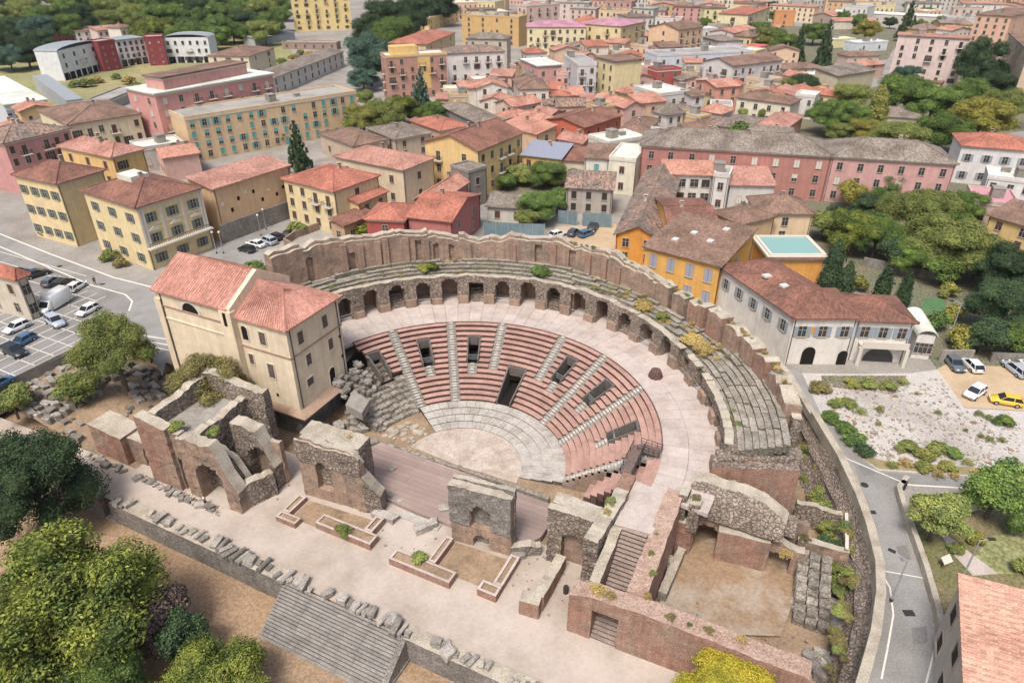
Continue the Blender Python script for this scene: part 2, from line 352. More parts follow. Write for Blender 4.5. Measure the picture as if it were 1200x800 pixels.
patch("lower_garden", [(1066, 582), (1140, 575), (1230, 575), (1230, 690), (1130, 690), (1106, 740), (1100, 700), (1082, 640), (1064, 600)], 5.01, mat("dry_garden", S("8d7c56"), S("74703f"), s2=.13, t2=(.4, .6), var=.3, vs=.5, fine=.2, fs=3, bump=.5, bs=3, bd=.15))
patch("dry_verge", [(1005, 533), (1030, 549), (1150, 557), (1230, 559), (1230, 551), (1150, 548), (1040, 540)], 5.016, mat("straw_verge", S("a8935e"), S("8a8050"), s2=.2, var=.3, fine=.3, bump=.5))
patch("garden_lawn", [(1160, 628), (1230, 620), (1230, 672), (1165, 672), (1140, 655)], 5.016, M_grass)
patch("garden_stone_path", [(1100, 622), (1112, 628), (1170, 672), (1140, 674), (1118, 650)], 5.02, M_walk)
# green quarters
patch("orchard_ground", [(880, 225), (960, 205), (1130, 205), (1230, 260), (1230, 430), (1098, 432), (1060, 380), (960, 300)], 5.006, M_garden)
patch("upper_garden_ground", [(905, 155), (985, 110), (1060, 95), (1120, 80), (1230, 100), (1230, 150), (1110, 165), (940, 175)], 5.006, M_garden)
patch("top_garden_ground", [(870, 70), (905, 30), (1060, 35), (1040, 70), (900, 80)], 5.006, M_garden)
patch("meadow", [(-80, 72), (0, 68), (60, 62), (330, 30), (350, 80), (200, 100), (60, 130), (-80, 92)], 5.006, M_grass)
patch("inner_garden_ground", [(600, 205), (690, 190), (720, 205), (665, 215), (640, 262), (570, 270), (575, 240)], 5.006, M_garden)
patch("rear_court", [(655, 292), (650, 266), (722, 262), (726, 288), (700, 300)], 5.012, M_sand)
# ------------------------------------------------------------------ rough masonry walls with openings
def ruin_wall(mb, mapf, L, th, zb, top, ops=(), du=.55, dz=.5, jit=.05, mi=0, mc=1, u0=0.):
    """ops: (ua, ub, sill, spring, arched). Openings go right through; verts snap to jambs and arch."""
    us = sorted({round(u0+(L-u0)*i/max(1, round((L-u0)/du)), 3) for i in range(max(1, round((L-u0)/du))+1)} | {round(x, 3) for o in ops for x in (o[0], o[1])}
                | {round(o[0]+(o[1]-o[0])*k/6, 3) for o in ops if o[4] for k in range(7)})
    cl = [us[0]]
    key = {round(x, 3) for o in ops for x in (o[0], o[1])} | {round(o[0]+(o[1]-o[0])*k/6, 3) for o in ops if o[4] for k in range(7)} | {us[0], us[-1]}
    for u in us[1:]:
        if u-cl[-1] < .16:
            if u in key and cl[-1] not in key: cl[-1] = u
            elif u in key: cl.append(u)
            continue
        cl.append(u)
    us = cl; tops = [top(u) for u in us]; nj = max(1, round((max(tops)-zb)/dz))
    def arch(o, u):
        if not o[4]: return o[3]
        r = (o[1]-o[0])/2; d = abs(u-(o[0]+o[1])/2); return o[3]+math.sqrt(max(0, r*r-d*d))*(o[4] if o[4] is not True else 1)
    Z = []
    for i, u in enumerate(us):
        col = [zb+(tops[i]-zb)*j/nj for j in range(nj+1)]
        for o in ops:
            if o[0]-1e-3 <= u <= o[1]+1e-3:
                for zt in (o[2], arch(o, u)):
                    if zb < zt < tops[i]:
                        k = min(range(1, nj), key=lambda j: abs(col[j]-zt)) if nj > 1 else 0
                        if k: col[k] = zt
        Z.append(sorted(col))
    def gone(i, j):
        u = (us[i]+us[i+1])/2; z = (Z[i][j]+Z[i][j+1]+Z[i+1][j]+Z[i+1][j+1])/4
        return any(o[0] < u < o[1] and o[2] < z < arch(o, u) for o in ops)
    n0 = len(mb.v); ni = len(us)
    for wv in (0, th):
        for i, u in enumerate(us):
            for j in range(nj+1):
                p = mapf(u, Z[i][j], wv); q = Vector(p)*1.3+Vector((wv, 0, 0))
                mb.v.append((p[0]+jit*nz(q), p[1]+jit*nz(q+Vector((7, 1, 3))), p[2]+(jit*.8*nz(q+Vector((1, 9, 5))) if j else 0)))
    id_ = lambda s, i, j: n0+s*ni*(nj+1)+i*(nj+1)+j
    keep = {(i, j) for i in range(ni-1) for j in range(nj) if not gone(i, j)}
    for i, j in keep:
        a, b, c, d = (id_(0, i, j), id_(0, i+1, j), id_(0, i+1, j+1), id_(0, i, j+1)); mb.face((a, b, c, d), mi)
        a2, b2, c2, d2 = (id_(1, i, j), id_(1, i+1, j), id_(1, i+1, j+1), id_(1, i, j+1)); mb.face((d2, c2, b2, a2), mi)
        if (i, j+1) not in keep: mb.face((d, c, c2, d2), mc if j == nj-1 else mi)
        if (i, j-1) not in keep: mb.face((b, a, a2, b2), mi)
        if (i-1, j) not in keep: mb.face((a, d, d2, a2), mi)
        if (i+1, j) not in keep: mb.face((c, b, b2, c2), mi)
def straight(p0, p1):
    d = (p1-p0); L = d.length; d.normalize(); n = Vector((-d.y, d.x, 0))
    return (lambda u, z, wv: (p0.x+d.x*u+n.x*wv, p0.y+d.y*u+n.y*wv, z)), L
def curved(r, a0, sgn=-1, dr=None):       # along the arc from angle a0; w grows outwards
    def f(u, z, wv):
        a = a0+sgn*math.degrees(u/r); return tuple(PO(r+wv+(dr(a) if dr else 0), a, z))
    return f
def DRW(a): return lerp_tab([(-8, 2.3), (0, 1.8), (9, 1.1), (20, .45), (30, 0)], a)
def lerp_tab(tab, x):
    if x <= tab[0][0]: return tab[0][1]
    for (a, b), (c, d) in zip(tab, tab[1:]):
        if x <= c: return b+(d-b)*(x-a)/(c-a)
    return tab[-1][1]
def ragged(base, amp=.3, f=.6, s=0): return lambda u: (base(u) if callable(base) else base)+amp*nz((u, s, 2.3), f)+amp*.5*nz((u, s, 9), f*3)
# ------------------------------------------------------------------ the theatre
NR, R0, R1, Z0, Z1 = 15, 13.74, 25.2, .6, 7.6
DR = (R1-R0)/NR; DZ = (Z1-Z0)/NR
cav = empty("seating_tier", PO(0, 0, 0), "restored pink brick seating tier of the Roman theatre curving round the orchestra", "seating")
FULL = [117.5, 96.3, 36.5, 16, -14.5]; HALF = [77.6, 54.6]
VOM = [(107.5, 7, 11), (87.5, 7, 11), (46.3, 7, 11), (26.3, 7, 11), (1.0, 7, 11), (127.5, 7, 11)]
def cut(intervals, c, half):
    out = []
    for a, b in intervals:
        if c+half <= a or c-half >= b: out.append((a, b)); continue
        if c-half > a+.2: out.append((a, c-half))
        if c+half < b-.2: out.append((c+half, b))
    return out
for i in range(NR):
    ra = R0+DR*i; z = Z0+DZ*(i+1); hw = math.degrees(.75/(ra+.4)); hv = math.degrees(1.0/(ra+.4))
    left = 118.2 if i < 7 else 132.5-(NR-1-i)*.55
    iv = [(-15.5, left)]
    for s in FULL: iv = cut(iv, s, hw)
    if i >= 6:
        for s in HALF: iv = cut(iv, s, hw)
    if i < 7: iv = cut(iv, 66.2, math.degrees(1.35/(ra+.4)))
    for c, a, b in VOM:
        if a <= i <= b: iv = cut(iv, c, hv)
        elif a-2 <= i < a: iv = cut(iv, c, hw)
    for a, b in iv:
        if i >= 7 and a > 117: b += rnd(-.8, .5)
        m = MB(); st = max(.9, 45/ra)
        m.arc(ra+.15, ra+DR+.12, a, b, z-DZ-.04, z-.07, 1, st)        # brick riser
        m.arc(ra, ra+DR+.06, a, b, z-.07, z, 0, st)                    # tread slab with nosing
        m.obj("seat_row", [M_seat, M_riser], cav)
def stairway(c, i0, i1, side=None):
    m = MB()
    for i in range(i0, i1+1):
        ra = R0+DR*i; z = Z0+DZ*(i+1); h = math.degrees(.72/(ra+.4)); g = h*.42
        for k, (a, b) in enumerate(((0, .5), (.5, 1))):
            zz = z-DZ+DZ*(k+1)/2
            m.arc(ra+DR*a+.03, ra+DR*b+.03, c-h, c+h, z-DZ-.1, zz-.02, 0, 3)
            m.arc(ra+DR*a, ra+DR*b-.08, c-g, c+g, zz-.02, zz+.10*(k == 1)+.02, 1, 3)   # worn white blocks
    m.obj("stairway", [mat("stair_grey", S("9b948a"), var=.3, fine=.25), M_stair], cav, kind="stuff")
for s in FULL: stairway(s, 0, NR-1)
for s in HALF: stairway(s, 6, NR-1)
for c, a, b in VOM[:5]: stairway(c, a-2, a-1)
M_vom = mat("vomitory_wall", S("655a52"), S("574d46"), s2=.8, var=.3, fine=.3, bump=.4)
def vomitory(c, i0, i1, hw, z0):
    e = MB(); ra, rb = R0+DR*i0-.05, R0+DR*(i1+1)
    for s in (-1, 1):
        h = math.degrees(hw/(.5*(ra+rb))); t = math.degrees(.22/(.5*(ra+rb)))
        a0, a1 = sorted((c+s*h, c+s*(h-t))); k = len(e.v)
        for r, z in ((ra, Z0+DZ*i0+.75), (rb, Z0+DZ*(i1+1)+.35)):
            for a in (a0, a1): e.v.append(tuple(PO(r, a, z0-.3))); e.v.append(tuple(PO(r, a, z)))
        for f in ((0, 2, 3, 1), (4, 5, 7, 6), (1, 3, 7, 5), (0, 1, 5, 4), (2, 6, 7, 3)): e.face(tuple(k+x for x in f))
    h = math.degrees(hw/rb); zt = Z0+DZ*(i1+1)
    e.arc(rb-.35, rb, c-h, c+h, zt-1.15, zt+.3, 0, 3)                  # lintel at the head
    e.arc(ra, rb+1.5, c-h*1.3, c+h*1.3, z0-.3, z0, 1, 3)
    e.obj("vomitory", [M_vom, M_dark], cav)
for c, a, b in VOM: vomitory(c, a, b, 1.0, Z0+DZ*a-.6)
vomitory(66.2, 0, 6, 1.35, .55)
for (c, a, b) in [VOM[i] for i in (0, 1, 2, 3, 4)]:                    # iron rails across the mouths
    m = MB(); ra = R0+DR*(a+1.1); h = math.degrees(.8/ra); z = Z0+DZ*a
    for k in range(3): m.tube(PO(ra, c-h, z+.3+k*.35), PO(ra, c+h, z+.3+k*.35), .035, n=5)
    m.obj("mouth_rail", M_tin, cav)
# lower right wedge beyond the end stairs, with a plain sloping floor and stepped flank
for i in range(5, NR):
    ra = R0+DR*i; z = Z0+DZ*(i+1)-.35; m = MB(); a1 = -18.5-max(0, 8-i)*1.3; a0 = -30+(i-5)*.55
    if i > 12: a0, a1 = -28, -15.4
    m.arc(ra, ra+DR+.05, a0, a1, max(0, z-DZ*2.4), z-.1, 1, 3); m.arc(ra, ra+DR+.05, a0, a1, z-.1, z, 0, 3)
    m.obj("seat_row", [M_seat, M_riser], cav)
m = MB(); m.prism([W(21.9, -4.2, 0), W(23.4, -4.2, 0), W(23.4, -1.0, 0), W(21.9, -1.0, 0)], .2, 8.2, 0); m.obj("flank_wall", [M_brick2], cav)
m = MB()
for i in range(0, 7):
    ra = R0+DR*i; z = Z0+DZ*(i+1); m.arc(ra, ra+DR, -17.2, -15.6, 0, z-.02, 0, 3)
m.obj("flank_wall", [M_brick], cav)
e = cav
# wooden ramp with handrails at the right-hand end of the tier
rp = empty("wooden_ramp", PO(24, -15, 7), "dark wooden ramp with handrails bent round the right end of the seating", "ramp")
pa, pb, pc = P(749, 523, 7.7), P(733, 556, 7.2), P(774, 531, 7.7)
for q0, q1 in ((pa, pb), (pa, pc)):
    d = (q1-q0).normalized(); n = Vector((-d.y, d.x, 0))
    for s in (-.7, .7):
        m = MB(); a = q0+n*s; b = q1+n*s
        m.tube(a+Vector((0, 0, .8)), b+Vector((0, 0, .8)), .04, n=5); m.tube(a+Vector((0, 0, .4)), b+Vector((0, 0, .4)), .03, n=5)
        for k in range(5): c = a+(b-a)*k/4; m.tube(c, c+Vector((0, 0, .8)), .035, n=5)
        m.obj("handrail", M_iron, rp)
    m = MB(); k = [q0-n*.7, q1-n*.7, q1+n*.7, q0+n*.7]; m.hexa([tuple(p+Vector((0, 0, -.1))) for p in k], [tuple(p+Vector((0, 0, .12))) for p in k]); m.obj("deck", mat("old_wood", S("6b5348"), var=.3, fine=.3), rp)
# white steps round the orchestra, cut into blocks
M_riser2 = mat("stained_riser", S("4b4038"), S("3f3630"), var=.3, fine=.3)  # dark colour stands in for the shade under the step nosings
ost = empty("orchestra_steps", PO(0, 0, 0), "four low white marble steps in half rings around the orchestra floor", "steps")
rr = [8.04, 9.45, 10.9, 12.35, 13.9]
for k in range(4):
    a = -16.5+(k == 3)*.5; n = 17+2*k; end = 118.6
    w_ = (end-a)/n
    for i in range(n):
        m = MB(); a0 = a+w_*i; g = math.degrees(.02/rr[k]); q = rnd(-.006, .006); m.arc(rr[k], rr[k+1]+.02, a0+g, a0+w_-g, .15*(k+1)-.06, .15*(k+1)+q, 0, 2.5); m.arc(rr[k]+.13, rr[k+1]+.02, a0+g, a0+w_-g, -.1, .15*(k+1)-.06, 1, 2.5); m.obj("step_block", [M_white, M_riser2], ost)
of = empty("orchestra_floor", PO(0, 0, 0), kind="structure")
for j, (ra, rb, n) in enumerate(((.3, 3, 9), (3, 5.6, 14), (5.6, 8.04, 20))):
    a0, a1 = -24, 150
    for i in range(n):
        w_ = (a1-a0)/n; g = math.degrees(.012/rb); m = MB(); m.arc(ra+.01, rb-.01, a0+w_*i+g, a0+w_*(i+1)-g, -.1, .04+rnd(0, .012), 0, 4); m.obj("paving_slab", M_orch, of)
# walkway between the tiers
wk = empty("upper_walkway", PO(0, 0, 7.6), kind="structure")
for i in range(44):
    a0 = -31+i*3.9; a1 = a0+3.9
    for ra, rb in ((25.24, 28.3), (28.3, 31.9)):
        g = .035; m = MB(); m.arc(ra+.02, rb-.015, a0+g, a1-g, 7.1, 7.6+rnd(-.012, .012), 0, 2); m.obj("paving_slab", M_walk, wk)
m = MB(); m.prism([W(23.4, -8.4, 0), W(27.3, -8.1, 0), W(27.6, -1.6, 0), W(23.4, -1.1, 0)], 3, 7.594); m.obj("walkway_landing", [M_walk], wk)
m = MB()
for a, b in zip(range(-14, 132, 2), range(-12, 134, 2)): m.arc(25.13, 25.27, a, b, 7.5, 7.72, 0, 2)
m.obj("kerb", M_riser, wk, kind="stuff")
tp = MB(); c = P(768, 441, 7.6)
for k in range(3): tp.tube(c+Vector((0, 0, .35*k)), c+Vector((0, 0, .35*k+.34)), 1.0-.12*k, 1.0-.14*k, 9)
o = tp.obj("stone_drum", M_riser, own=True); tag(o, "small reddish broken drum standing alone on the pale walkway", "stone")
# arcade
arc_ = empty("arcade", PO(0, 0, 7.6), "grey stone arcade of arched openings behind the upper walkway", "arcade")
ACEN = [65.1+7.72*k for k in range(-10, 9)]; RA = 31.85
atop = lambda a: lerp_tab([(-16, 10.9), (0, 10.6), (12, 10.9), (30, 11.6), (50, 12.2), (60, 12.35), (100, 12.4), (130, 12.8)], a)
A0, A1 = 131, -16
for k, c in enumerate(ACEN+[134.6]):
    pass
bays = sorted(ACEN)
ends = [-16]+[(a+b)/2 for a, b in zip(bays, bays[1:])]+[131.5]
random.seed(21)
for k, c in enumerate(bays):
    a0, a1 = ends[k], ends[k+1]; L = math.radians(a1-a0)*RA; u = math.radians(a1-c)*RA; hw = [1.25, 1.4, 1.3, 1.2, 1.5][k % 5]
    kind_ = {12: 'open', 10: 'stair'}.get(k, '')
    spring = (10.5 if c > 45 else 10.0) + (k % 3)*.1; hw *= .88; ops = [(u-hw, u+hw, 7.5, spring, True)]
    if c > 84 and c < 92: ops = [(u-1.2, u+1.2, 7.5, 11.2, False)]
    if c < 4: ops = [(u-hw*.8, u+hw*.8, 7.5, 8.7, True)]
    m = MB(); ruin_wall(m, curved(RA, a1), L, 1.0, 7.5, ragged(lambda x: atop(a1-math.degrees(x/RA)), .25, .5, k), ops, .5, .45, .09)
    m.obj("arch_bay", [M_rubble, M_cap], arc_)
    for s in (-1, 1):                      # brick stump in front of each pier
        if s == 1 and k < len(bays)-1: continue
    m = MB(); m.arc(31.42, 31.95, a0-1.5, a0+1.5, 7.5, 8.9+rnd(-.3, .4), 0, 1.2, jit=.05); m.obj("pier_base", [M_brick], arc_)
    m = MB(); m.arc(32.7, 36, a0-1.7, a0+1.7, 5, (11.2 if c > 40 else 9.7), 0, 3); m.obj("vault_wall", [M_brick], arc_)
    if k % 3 == 1:                         # rooms blocked by steps or a low wall
        m = MB()
        for q in range(5): m.arc(32.2+q*.5, 36, c-2.6, c+2.6, 7.2, 7.9+q*.32, 0, 3)
        m.obj("inner_steps", [M_rubble], arc_)
    if k % 3 == 0:
        m = MB(); h = math.degrees(hw/RA)
        for z in (8.1, 8.6): m.tube(PO(32, c-h, z), PO(32, c+h, z), .04, n=5)
        m.obj("opening_rail", M_tin, arc_)
m = MB(); m.arc(35.4, 36.0, 42, 134, 5, 11.6, 0, 3); m.obj("rear_wall", [M_brick], arc_); m = MB(); m.arc(35.4, 36.0, -15, 42, 5, 9.9, 0, 3); m.obj("rear_wall", [M_brick], arc_)
m = MB(); m.arc(31.8, 38, -15, 134, 6.9, 7.58, 0, 3); m.obj("passage_floor", [M_walk], arc_)
# upper tier of old stone rows
M_row = mat("row_stone", S("a79d8d"), S("8d8272"), s2=.6, var=.4, vs=1.5, fine=.35, fs=5, bump=.8, bs=4, bd=.1, rndv=.12)
M_rowg = mat("row_stone_mossy", S("8f8a66"), S("8f8273"), s2=.5, t2=(.42, .58), var=.4, vs=1.5, fine=.35, fs=5, bump=.8, bs=4, bd=.1, rndv=.12)
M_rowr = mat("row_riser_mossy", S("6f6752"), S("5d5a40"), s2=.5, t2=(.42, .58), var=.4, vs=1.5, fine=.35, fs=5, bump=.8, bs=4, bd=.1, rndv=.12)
upt = empty("upper_tier", PO(0, 0, 10), "weathered grey stone rows of the upper tier with weeds growing between them", "seating")
random.seed(5)
for i in range(8):
    ra = 32.6+i*.74; a = -16.5; n = 0; amax = 137 if i < 5 else (28, 16, 5)[i-5]
    while a < amax-1.5:
        wd = rnd(4.5, 9); b = min(amax, a+wd); mid = (a+b)/2
        zt = lerp_tab([(-14, 10.2), (10, 10.7), (30, 11.4), (50, 12.0), (60, 12.2), (100, 12.3), (135, 12.6)], mid)+i*lerp_tab([(-14, .3), (20, .24), (50, .26), (66, .36), (140, .36)], mid)-.05
        broken = (14 < mid < 26) or rnd(0, 1) < .06
        m = MB(); k = len(m.v); nn = max(2, int((b-a)/1.1))
        j1, j2 = rnd(-.05, .05), rnd(-.05, .05)
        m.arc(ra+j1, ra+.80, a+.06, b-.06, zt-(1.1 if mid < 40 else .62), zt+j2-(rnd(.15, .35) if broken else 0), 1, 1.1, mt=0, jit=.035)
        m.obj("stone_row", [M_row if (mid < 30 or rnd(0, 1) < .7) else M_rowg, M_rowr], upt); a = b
m = MB(); m.arc(32.75, 38.2, -16.5, 40, 10.0, 10.35, 0, 3); m.obj("tier_bed", [M_rubble], upt); m = MB(); m.arc(32.75, 36.3, 40, 137, 11.75, 12.0, 0, 3); m.obj("tier_bed", [M_rubble], upt)
# brick end wall of the upper tier
ew = empty("tier_end_wall", PO(35, -13, 0), "broad reddish brick end wall with a grey rubble rim at the right end of the upper tier", "wall")
mp, L = straight(PO(30.9, -20.3, 0), PO(39.9, -18.0, 0))
m = MB(); ruin_wall(m, mp, L, 2.2, 0, ragged(lambda u: 9.1+u*.1, .12), (), .6, .55, .05); m.obj("wall_face", [M_brick2, M_rubble], ew)
mp, L = straight(PO(31.4, -18.6, 0), PO(40.2, -16.2, 0))
m = MB(); ruin_wall(m, mp, L, 2.0, 0, ragged(lambda u: 9.4+u*.16, .2), (), .6, .6, .1); m.obj("rubble_core", [M_rubble, M_rubble], ew)
# outer wall
OWT = 0
OW = [(-8, 13.6), (-4, 14.2), (0, 14.8), (9, 15.2), (16, 15.5), (22, 15.5), (30, 15.5), (36, 15.5), (44, 16.4), (52, 17.15), (60, 17.65), (68, 17.75), (75, 17.85), (82, 17.15), (88, 16.95), (93, 17.15), (98, 17.75), (102, 18.05), (106, 18.85), (110, 18.95), (118, 19.05), (126, 19.35), (133, 19.75), (142, 19.95)]
owl = empty("outer_wall", PO(38, 70, 5), "tall ruined brick outer wall of the theatre with niches, pilasters and a crumbling top", "wall")
random.seed(9)
for a1, a0 in [(b, b-8) for b in range(141, 44, -8)]:
    L = math.radians(a1-a0)*36.2; ops = []
    for deg, h, w_ in ((131.5, 17.0, .6), (125, 17.2, .75), (120.7, 16.0, .6), (116, 17.3, .65), (109.3, 17.0, .65), (103.5, 16.5, .5), (99, 15.6, .45), (95, 15.4, .45), (84.5, 15.6, .7), (72.2, 16.0, .6), (63, 15.9, .6)):
        if a0+1.2 < deg < a1-1.2:
            u = math.radians(a1-deg)*36.2; ops.append((u-w_, u+w_, 13.3, h+.75-w_*(1 if (deg > 104 and deg != 120.7) else 0), deg > 104 and deg != 120.7))
    t = lambda u: lerp_tab(OW, a1-math.degrees(u/36.2))
    m = MB(); ruin_wall(m, curved(36.2, a1), L, .5, 11.0, ragged(lambda u: t(u)-.45, .6, .42, a1*3.7), ops, .6, .5, .06); m.obj("inner_face", [M_brick if a1 > 85 or a1 % 16 else M_brick2, M_cap], owl)
    m = MB(); ruin_wall(m, curved(36.72, a1), L, 1.25, 4.8, ragged(t, .85, .42, a1*3.7), (), .8, .7, .1); m.obj("wall_core", [M_brick, M_cap], owl)
for a in (122.8, 118.5, 114, 112, 106.7, 101.5, 90.5, 78.8, 68, 58.5, 54, 50):
    m = MB(); zt = lerp_tab(OW, a)-.4-rnd(0, .8); m.arc(35.85, 36.25, a-.75, a+.75, 12.4, zt, 0, .8, jit=.04); m.obj("pilaster", [M_brick2 if a < 80 else M_brick], owl)
# right part: brick piers with gaps
a = 45.0
while a > -7:
    wd = rnd(3.6, 5.0); gap = rnd(1.0, 1.7); L = math.radians(wd)*36.2
    m = MB(); q = a; ruin_wall(m, curved(36.2, a, -1, DRW), L, 1.9, 4.8, ragged(lambda u: lerp_tab(OW, q-math.degrees(u/36.2))-.1, .75, .7, q), (), .6, .55, .08); m.obj("wall_pier", [M_brick if int(a) % 2 else M_brick2, M_cap], owl)
    L2 = math.radians(gap)*36.2
    m = MB(); ruin_wall(m, curved(37.0, a-wd, -1, DRW), L2, 1.1, 4.8, ragged(lambda u: lerp_tab(OW, q-wd)-1.2, .6), (), .5, .6, .1); m.obj("wall_gap", [M_rubble, M_cap], owl)
    a -= wd+gap
# ------------------------------------------------------------------ church
random.seed(11)
WL = wallm("f3dfbe"); WL2 = wallm("ebd3a6"); M_ccap = mat("terracotta_ledge", S("ae9078"), S("9d8069"), var=.25, fine=.2)
ch = empty("church", W(-33, 0, 5), "cream stuccoed church with red tiled roof built onto the left end of the theatre", "church")
def wbox(mb, x0, x1, y0, y1, z0, z1, m=0, mt=None, f=W):
    mb.hexa([f(x0, y0, z0), f(x1, y0, z0), f(x1, y1, z0), f(x0, y1, z0)], [f(x0, y0, z1), f(x1, y0, z1), f(x1, y1, z1), f(x0, y1, z1)], m, mt)
CX0, CXM, CX1, CY0, CY1 = -44.0, -30.2, -21.6, -5.0, 5.6
m = MB(); wbox(m, CX0, CXM, CY0, CY1, 4.5, 18.7); wbox(m, CXM, CX1, CY0+.35, CY1-.1, 4.6, 17.6); m.obj("walls", [WL], ch)
m = MB(); wbox(m, CXM-1.6, CXM+.4, CY0-.55, CY0+.4, 4.5, 18.3); m.obj("buttress", [WL], ch)
m = MB(); wbox(m, CX0-.3, CX0+.8, CY0-.25, CY0+.5, 4.5, 17.2); m.obj("buttress", [WL], ch)
for x0, x1, y, z in ((CX0, CXM-1.6, CY0, 16.1), (CX0, CXM-1.6, CY0, 14.2), (CXM+.4, CX1, CY0+.35, 13.1)):
    m = MB(); wbox(m, x0, x1, y-.12, y+.05, z, z+.22); m.obj("string_course", [M_ccap if z > 15 or z < 14 else WL], ch)
m = MB(); wbox(m, CX1-.05, CX1+.12, CY0+.3, CY1, 13.1, 13.32); m.obj("string_course", [M_ccap], ch)
def roof_poly(mb, pts, th=.22, m=0):
    pts = [Vector(p) for p in pts]; n = len(mb.v); k = len(pts)
    mb.v += [tuple(p) for p in pts]+[tuple(p-Vector((0, 0, th))) for p in pts]
    mb.face(range(n, n+k), m); mb.face(range(n+2*k-1, n+k-1, -1), m)
    for i in range(k): j = (i+1) % k; mb.face((n+k+i, n+k+j, n+j, n+i), m)
def ribs(mb, a, b, c, d, pitch=.42, r=.085, m=0):
    """half-round cover tiles running from eave a-b up to ridge d-c"""
    a, b, c, d = map(Vector, (a, b, c, d)); n = int((b-a).length/pitch)
    ex = (b-a).normalized(); nn = (b-a).cross(d-a).normalized()
    if nn.z < 0: nn = -nn
    for i in range(n+1):
        t = (i+.5)/(n+1); p = a+(b-a)*t; q = d+(c-d)*t
        if (q-p).length < .4: continue
        k = len(mb.v)
        for o in (p, q):
            for s, h in ((-r, 0), (-r*.6, r*.8), (r*.6, r*.8), (r, 0)): mb.v.append(tuple(o+ex*s+nn*(h+.01)))
        for e in range(3): mb.face((k+e+1, k+e, k+4+e, k+5+e), m)
        mb.face((k, k+1, k+2, k+3), m)
o = .45
nr = [W(CX0-o, CY0-o, 18.55), W(CXM-.3, CY0-o, 18.55), W(CXM-.3, .3, 21.7), W(CX0-o, .3, 21.7), W(CXM-.3, CY1+o, 18.55), W(CX0-o, CY1+o, 18.55)]
m = MB(); roof_poly(m, nr[:4]); roof_poly(m, [nr[3], nr[2], nr[4], nr[5]]); m.obj("nave_roof", [T_ch], ch)
m = MB(); ribs(m, nr[0], nr[1], nr[2], nr[3]); ribs(m, nr[4], nr[5], nr[3], nr[2]); m.obj("cover_tiles", [T_ch], ch, kind="stuff")
m = MB(); m.tri(W(CX0+.01, CY0, 18.5), W(CX0+.01, .3, 21.5), W(CX0+.01, CY1, 18.5)); m.obj("gable", [WL], ch)
m = MB()                                   # parapet between nave and front block
for y0, z0, y1, z1 in ((CY0-.3, 18.75, .3, 22.0), (.3, 22.0, CY1+.2, 18.75)):
    m.hexa([W(CXM-.4, y0, 17), W(CXM+.25, y0, 17), W(CXM+.25, y1, 17), W(CXM-.4, y1, 17)], [W(CXM-.4, y0, z0), W(CXM+.25, y0, z0), W(CXM+.25, y1, z1), W(CXM-.4, y1, z1)])
m.obj("gable_parapet", [WL], ch)
fx0, fx1, fy0, fy1 = CXM+.2, CX1+.5, CY0-.1, CY1+.4; ap = W(-25.8, .3, 20.1); ap2 = W(CXM+.2, .3, 20.6); ze = 17.55
m = MB(); A_, B_, C_, D_ = W(fx0, fy0, ze), W(fx1, fy0, ze), W(fx1, fy1, ze), W(fx0, fy1, ze)
roof_poly(m, [A_, B_, ap, ap2]); roof_poly(m, [B_, C_, ap]); roof_poly(m, [C_, D_, ap2, ap]); m.obj("front_roof", [T_ch], ch)
m = MB(); ribs(m, A_, B_, ap, ap2); ribs(m, B_, C_, ap, ap); ribs(m, C_, D_, ap2, ap); m.obj("cover_tiles", [T_ch], ch, kind="stuff")
m = MB(); m.tube(B_, ap, .13, n=6); m.tube(C_, ap, .13, n=6); m.tube(ap, ap2, .13, n=6); m.obj("ridge_tiles", [T_salmon], ch)
m = MB(); m.tube(nr[3], nr[2], .14, n=6); m.obj("ridge_tiles", [T_salmon], ch)
M_shut = mat("brown_shutter", S("5b4438"), var=.3, fine=.3)
